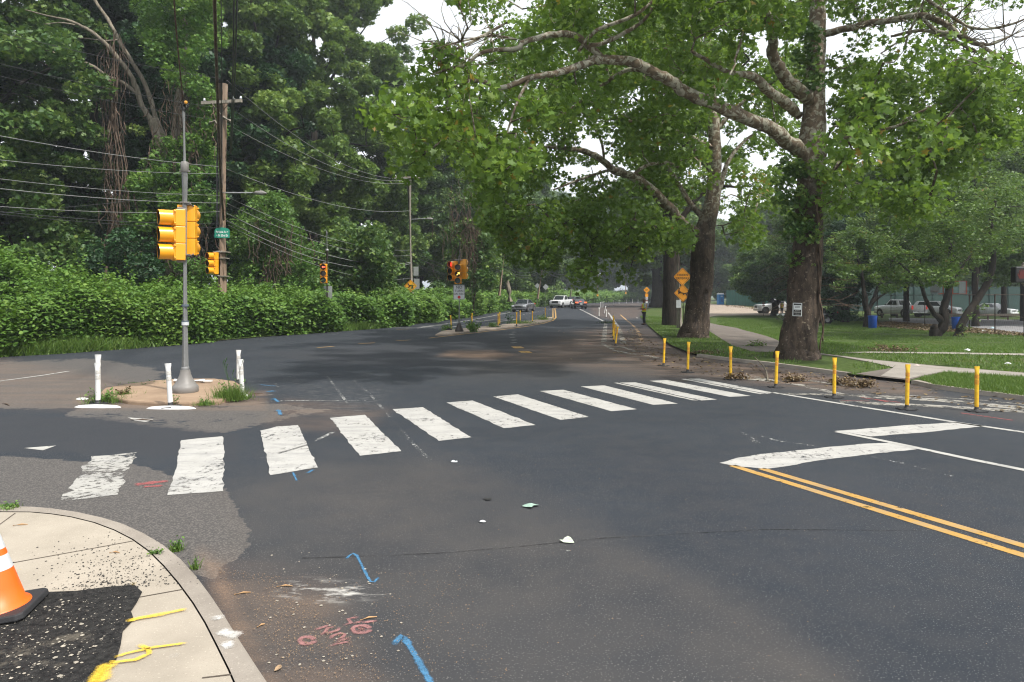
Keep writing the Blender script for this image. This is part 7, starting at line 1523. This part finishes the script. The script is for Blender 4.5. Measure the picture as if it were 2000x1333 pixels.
# hoops
D_ = 70; zb_ = -.43; o = empty('basketball_hoop', at(1850,D_,zb_)); tag(o, 'orange double basketball backboard frame standing on the court', 'basketball hoop'); X0 = at(1850,D_)[0]; xx = lambda px: (px-1000)*D_/F - X0; zz = lambda y: CAMH - (y-HOR)*D_/F - zb_
m = MB()
for px_ in (1842,1858.5): m.cyl((xx(px_),0,0), (xx(px_),0,zz(550)), .07, n=10)
m.build('pole', MAT['red_frame'], o); m = MB()
for x0_, x1_ in ((1833,1858),(1860,1887)):
    for yy in (550,574): m.box(((xx(x0_)+xx(x1_))/2,0,zz(yy)), (xx(x1_)-xx(x0_)+.1,.10,.11))
    for x_ in (x0_, x1_): m.box((xx(x_),0,(zz(550)+zz(574))/2), (.11,.098,zz(550)-zz(574)-.115))
m.build('frame', MAT['red_frame'], o)
for x0_, x1_, rx, s in ((1815,1832,1818,-1),(1868,1884,1890,1)):
    m = MB(); m.plate([(-(x1_-x0_)*D_/F/2,-.62),((x1_-x0_)*D_/F/2,-.62),((x1_-x0_)*D_/F/2,.62),(-(x1_-x0_)*D_/F/2,.62)], .04, RZ(.25*s), ((xx(x0_)+xx(x1_))/2, -.25, (zz(550)+zz(574))/2)); bd = m.build('backboard', MAT['clear_board'], o)
    m = MB(); c = Vector((xx(rx), -.45, zz(569))); 
    for k in range(16): a, b2 = k*math.pi/8, (k+1)*math.pi/8; m.cyl(c + Vector((math.cos(a)*.23, math.sin(a)*.23, 0)), c + Vector((math.cos(b2)*.23, math.sin(b2)*.23, 0)), .018, n=5)
    m.cyl(c + Vector((-s*.23,0,0)), c + Vector((-s*.6,.15,0)), .03, n=6); m.build('rim', MAT['red_frame'], bd); m = MB()
    for k in range(10): a = k*math.pi/5; m.tube([(c + Vector((math.cos(a)*.22, math.sin(a)*.22, 0)), .008), (c + Vector((math.cos(a+.4)*.12, math.sin(a+.4)*.12, -.4)), .006)], 3, False)
    m.build('net', MAT['white_sign'], bd)
for px_, D2, lb in ((1704,49,'blue bin beside the small park tree trunk'), (1868,46,'blue bin behind the twin-stemmed tree')):
    o = empty('bin', at(px_, D2, -.44)); tag(o, lb, 'bin'); m = MB(); m.lathe([(.24,0),(.27,.02),(.30,.85)], (0,0,0), 18); m.build('barrel', MAT['blue'], o); m = MB(); m.lathe([(.31,.84),(.32,.86),(.32,.90),(.28,.91)], (0,0,0), 18); m.build('rim', MAT['blue'], o)
o = empty('bench', at(1737,72,-.44)); tag(o, 'low wooden bench in front of the white pickup seen from behind', 'bench'); m = MB(); m.box((0,0,.45), (2.0,.35,.07)); m.build('seat', MAT['concrete_wood'], o)
for s in (-.8, .8): m = MB(); m.box((s,0,.21), (.08,.3,.41)); m.build('leg', MAT['rust'], o)
o = empty('guard_rail', at(1950,66,-.44)); tag(o, 'low wooden rail in front of the white sedan at the right', 'rail'); m = MB(); m.box((0,0,.5), (10.0,.10,.20)); m.build('rail', MAT['concrete_wood'], o)
for k in range(6): m = MB(); m.box((-4.8+k*1.92,.09,.22), (.12,.08,.5)); m.build('post', MAT['rust'], o)
o = empty('sign_post', at(1491,80,-.44)); tag(o, 'small red-brown double sign on a thin post before the parked pickup', 'sign'); m = MB(); m.cyl((0,0,0), (0,0,1.5), .03, n=6); m.build('post', MAT['rust'], o); m = MB(); m.box((0,-.03,1.42), (.30,.02,.20)); m.box((0,-.03,1.17), (.30,.02,.16)); m.build('plate', plain('red_brown', (.25,.06,.045), .6), o)

# ------------------------------------------------------------------ haze
hz = MB(); hz.box((60, 110, 28), (560, 460, 60)); hz.box  # one closed box round everything near
HZ = True
if HZ:
    me = bpy.data.meshes.new('haze'); bm = bmesh.new(); bmesh.ops.create_cube(bm, size=1.0); bm.to_mesh(me); bm.free(); ho = bpy.data.objects.new('haze', me); COL.objects.link(ho)
    ho.scale = (3600, 3700, 42.0); ho.location = (0, 650, 42.0/2 - 1.9)
    hm = bpy.data.materials.new('haze'); hm.use_nodes = True; t = hm.node_tree; t.nodes.clear(); vo = t.nodes.new('ShaderNodeVolumePrincipled'); vo.inputs['Color'].default_value = (.85,.92,1.0,1); vo.inputs['Density'].default_value = .0007; vo.inputs['Anisotropy'].default_value = .3
    oo = t.nodes.new('ShaderNodeOutputMaterial'); t.links.new(vo.outputs[0], oo.inputs['Volume']); me.materials.append(hm); ho['kind'] = 'stuff'; ho['label'] = 'thin pale haze in the air'
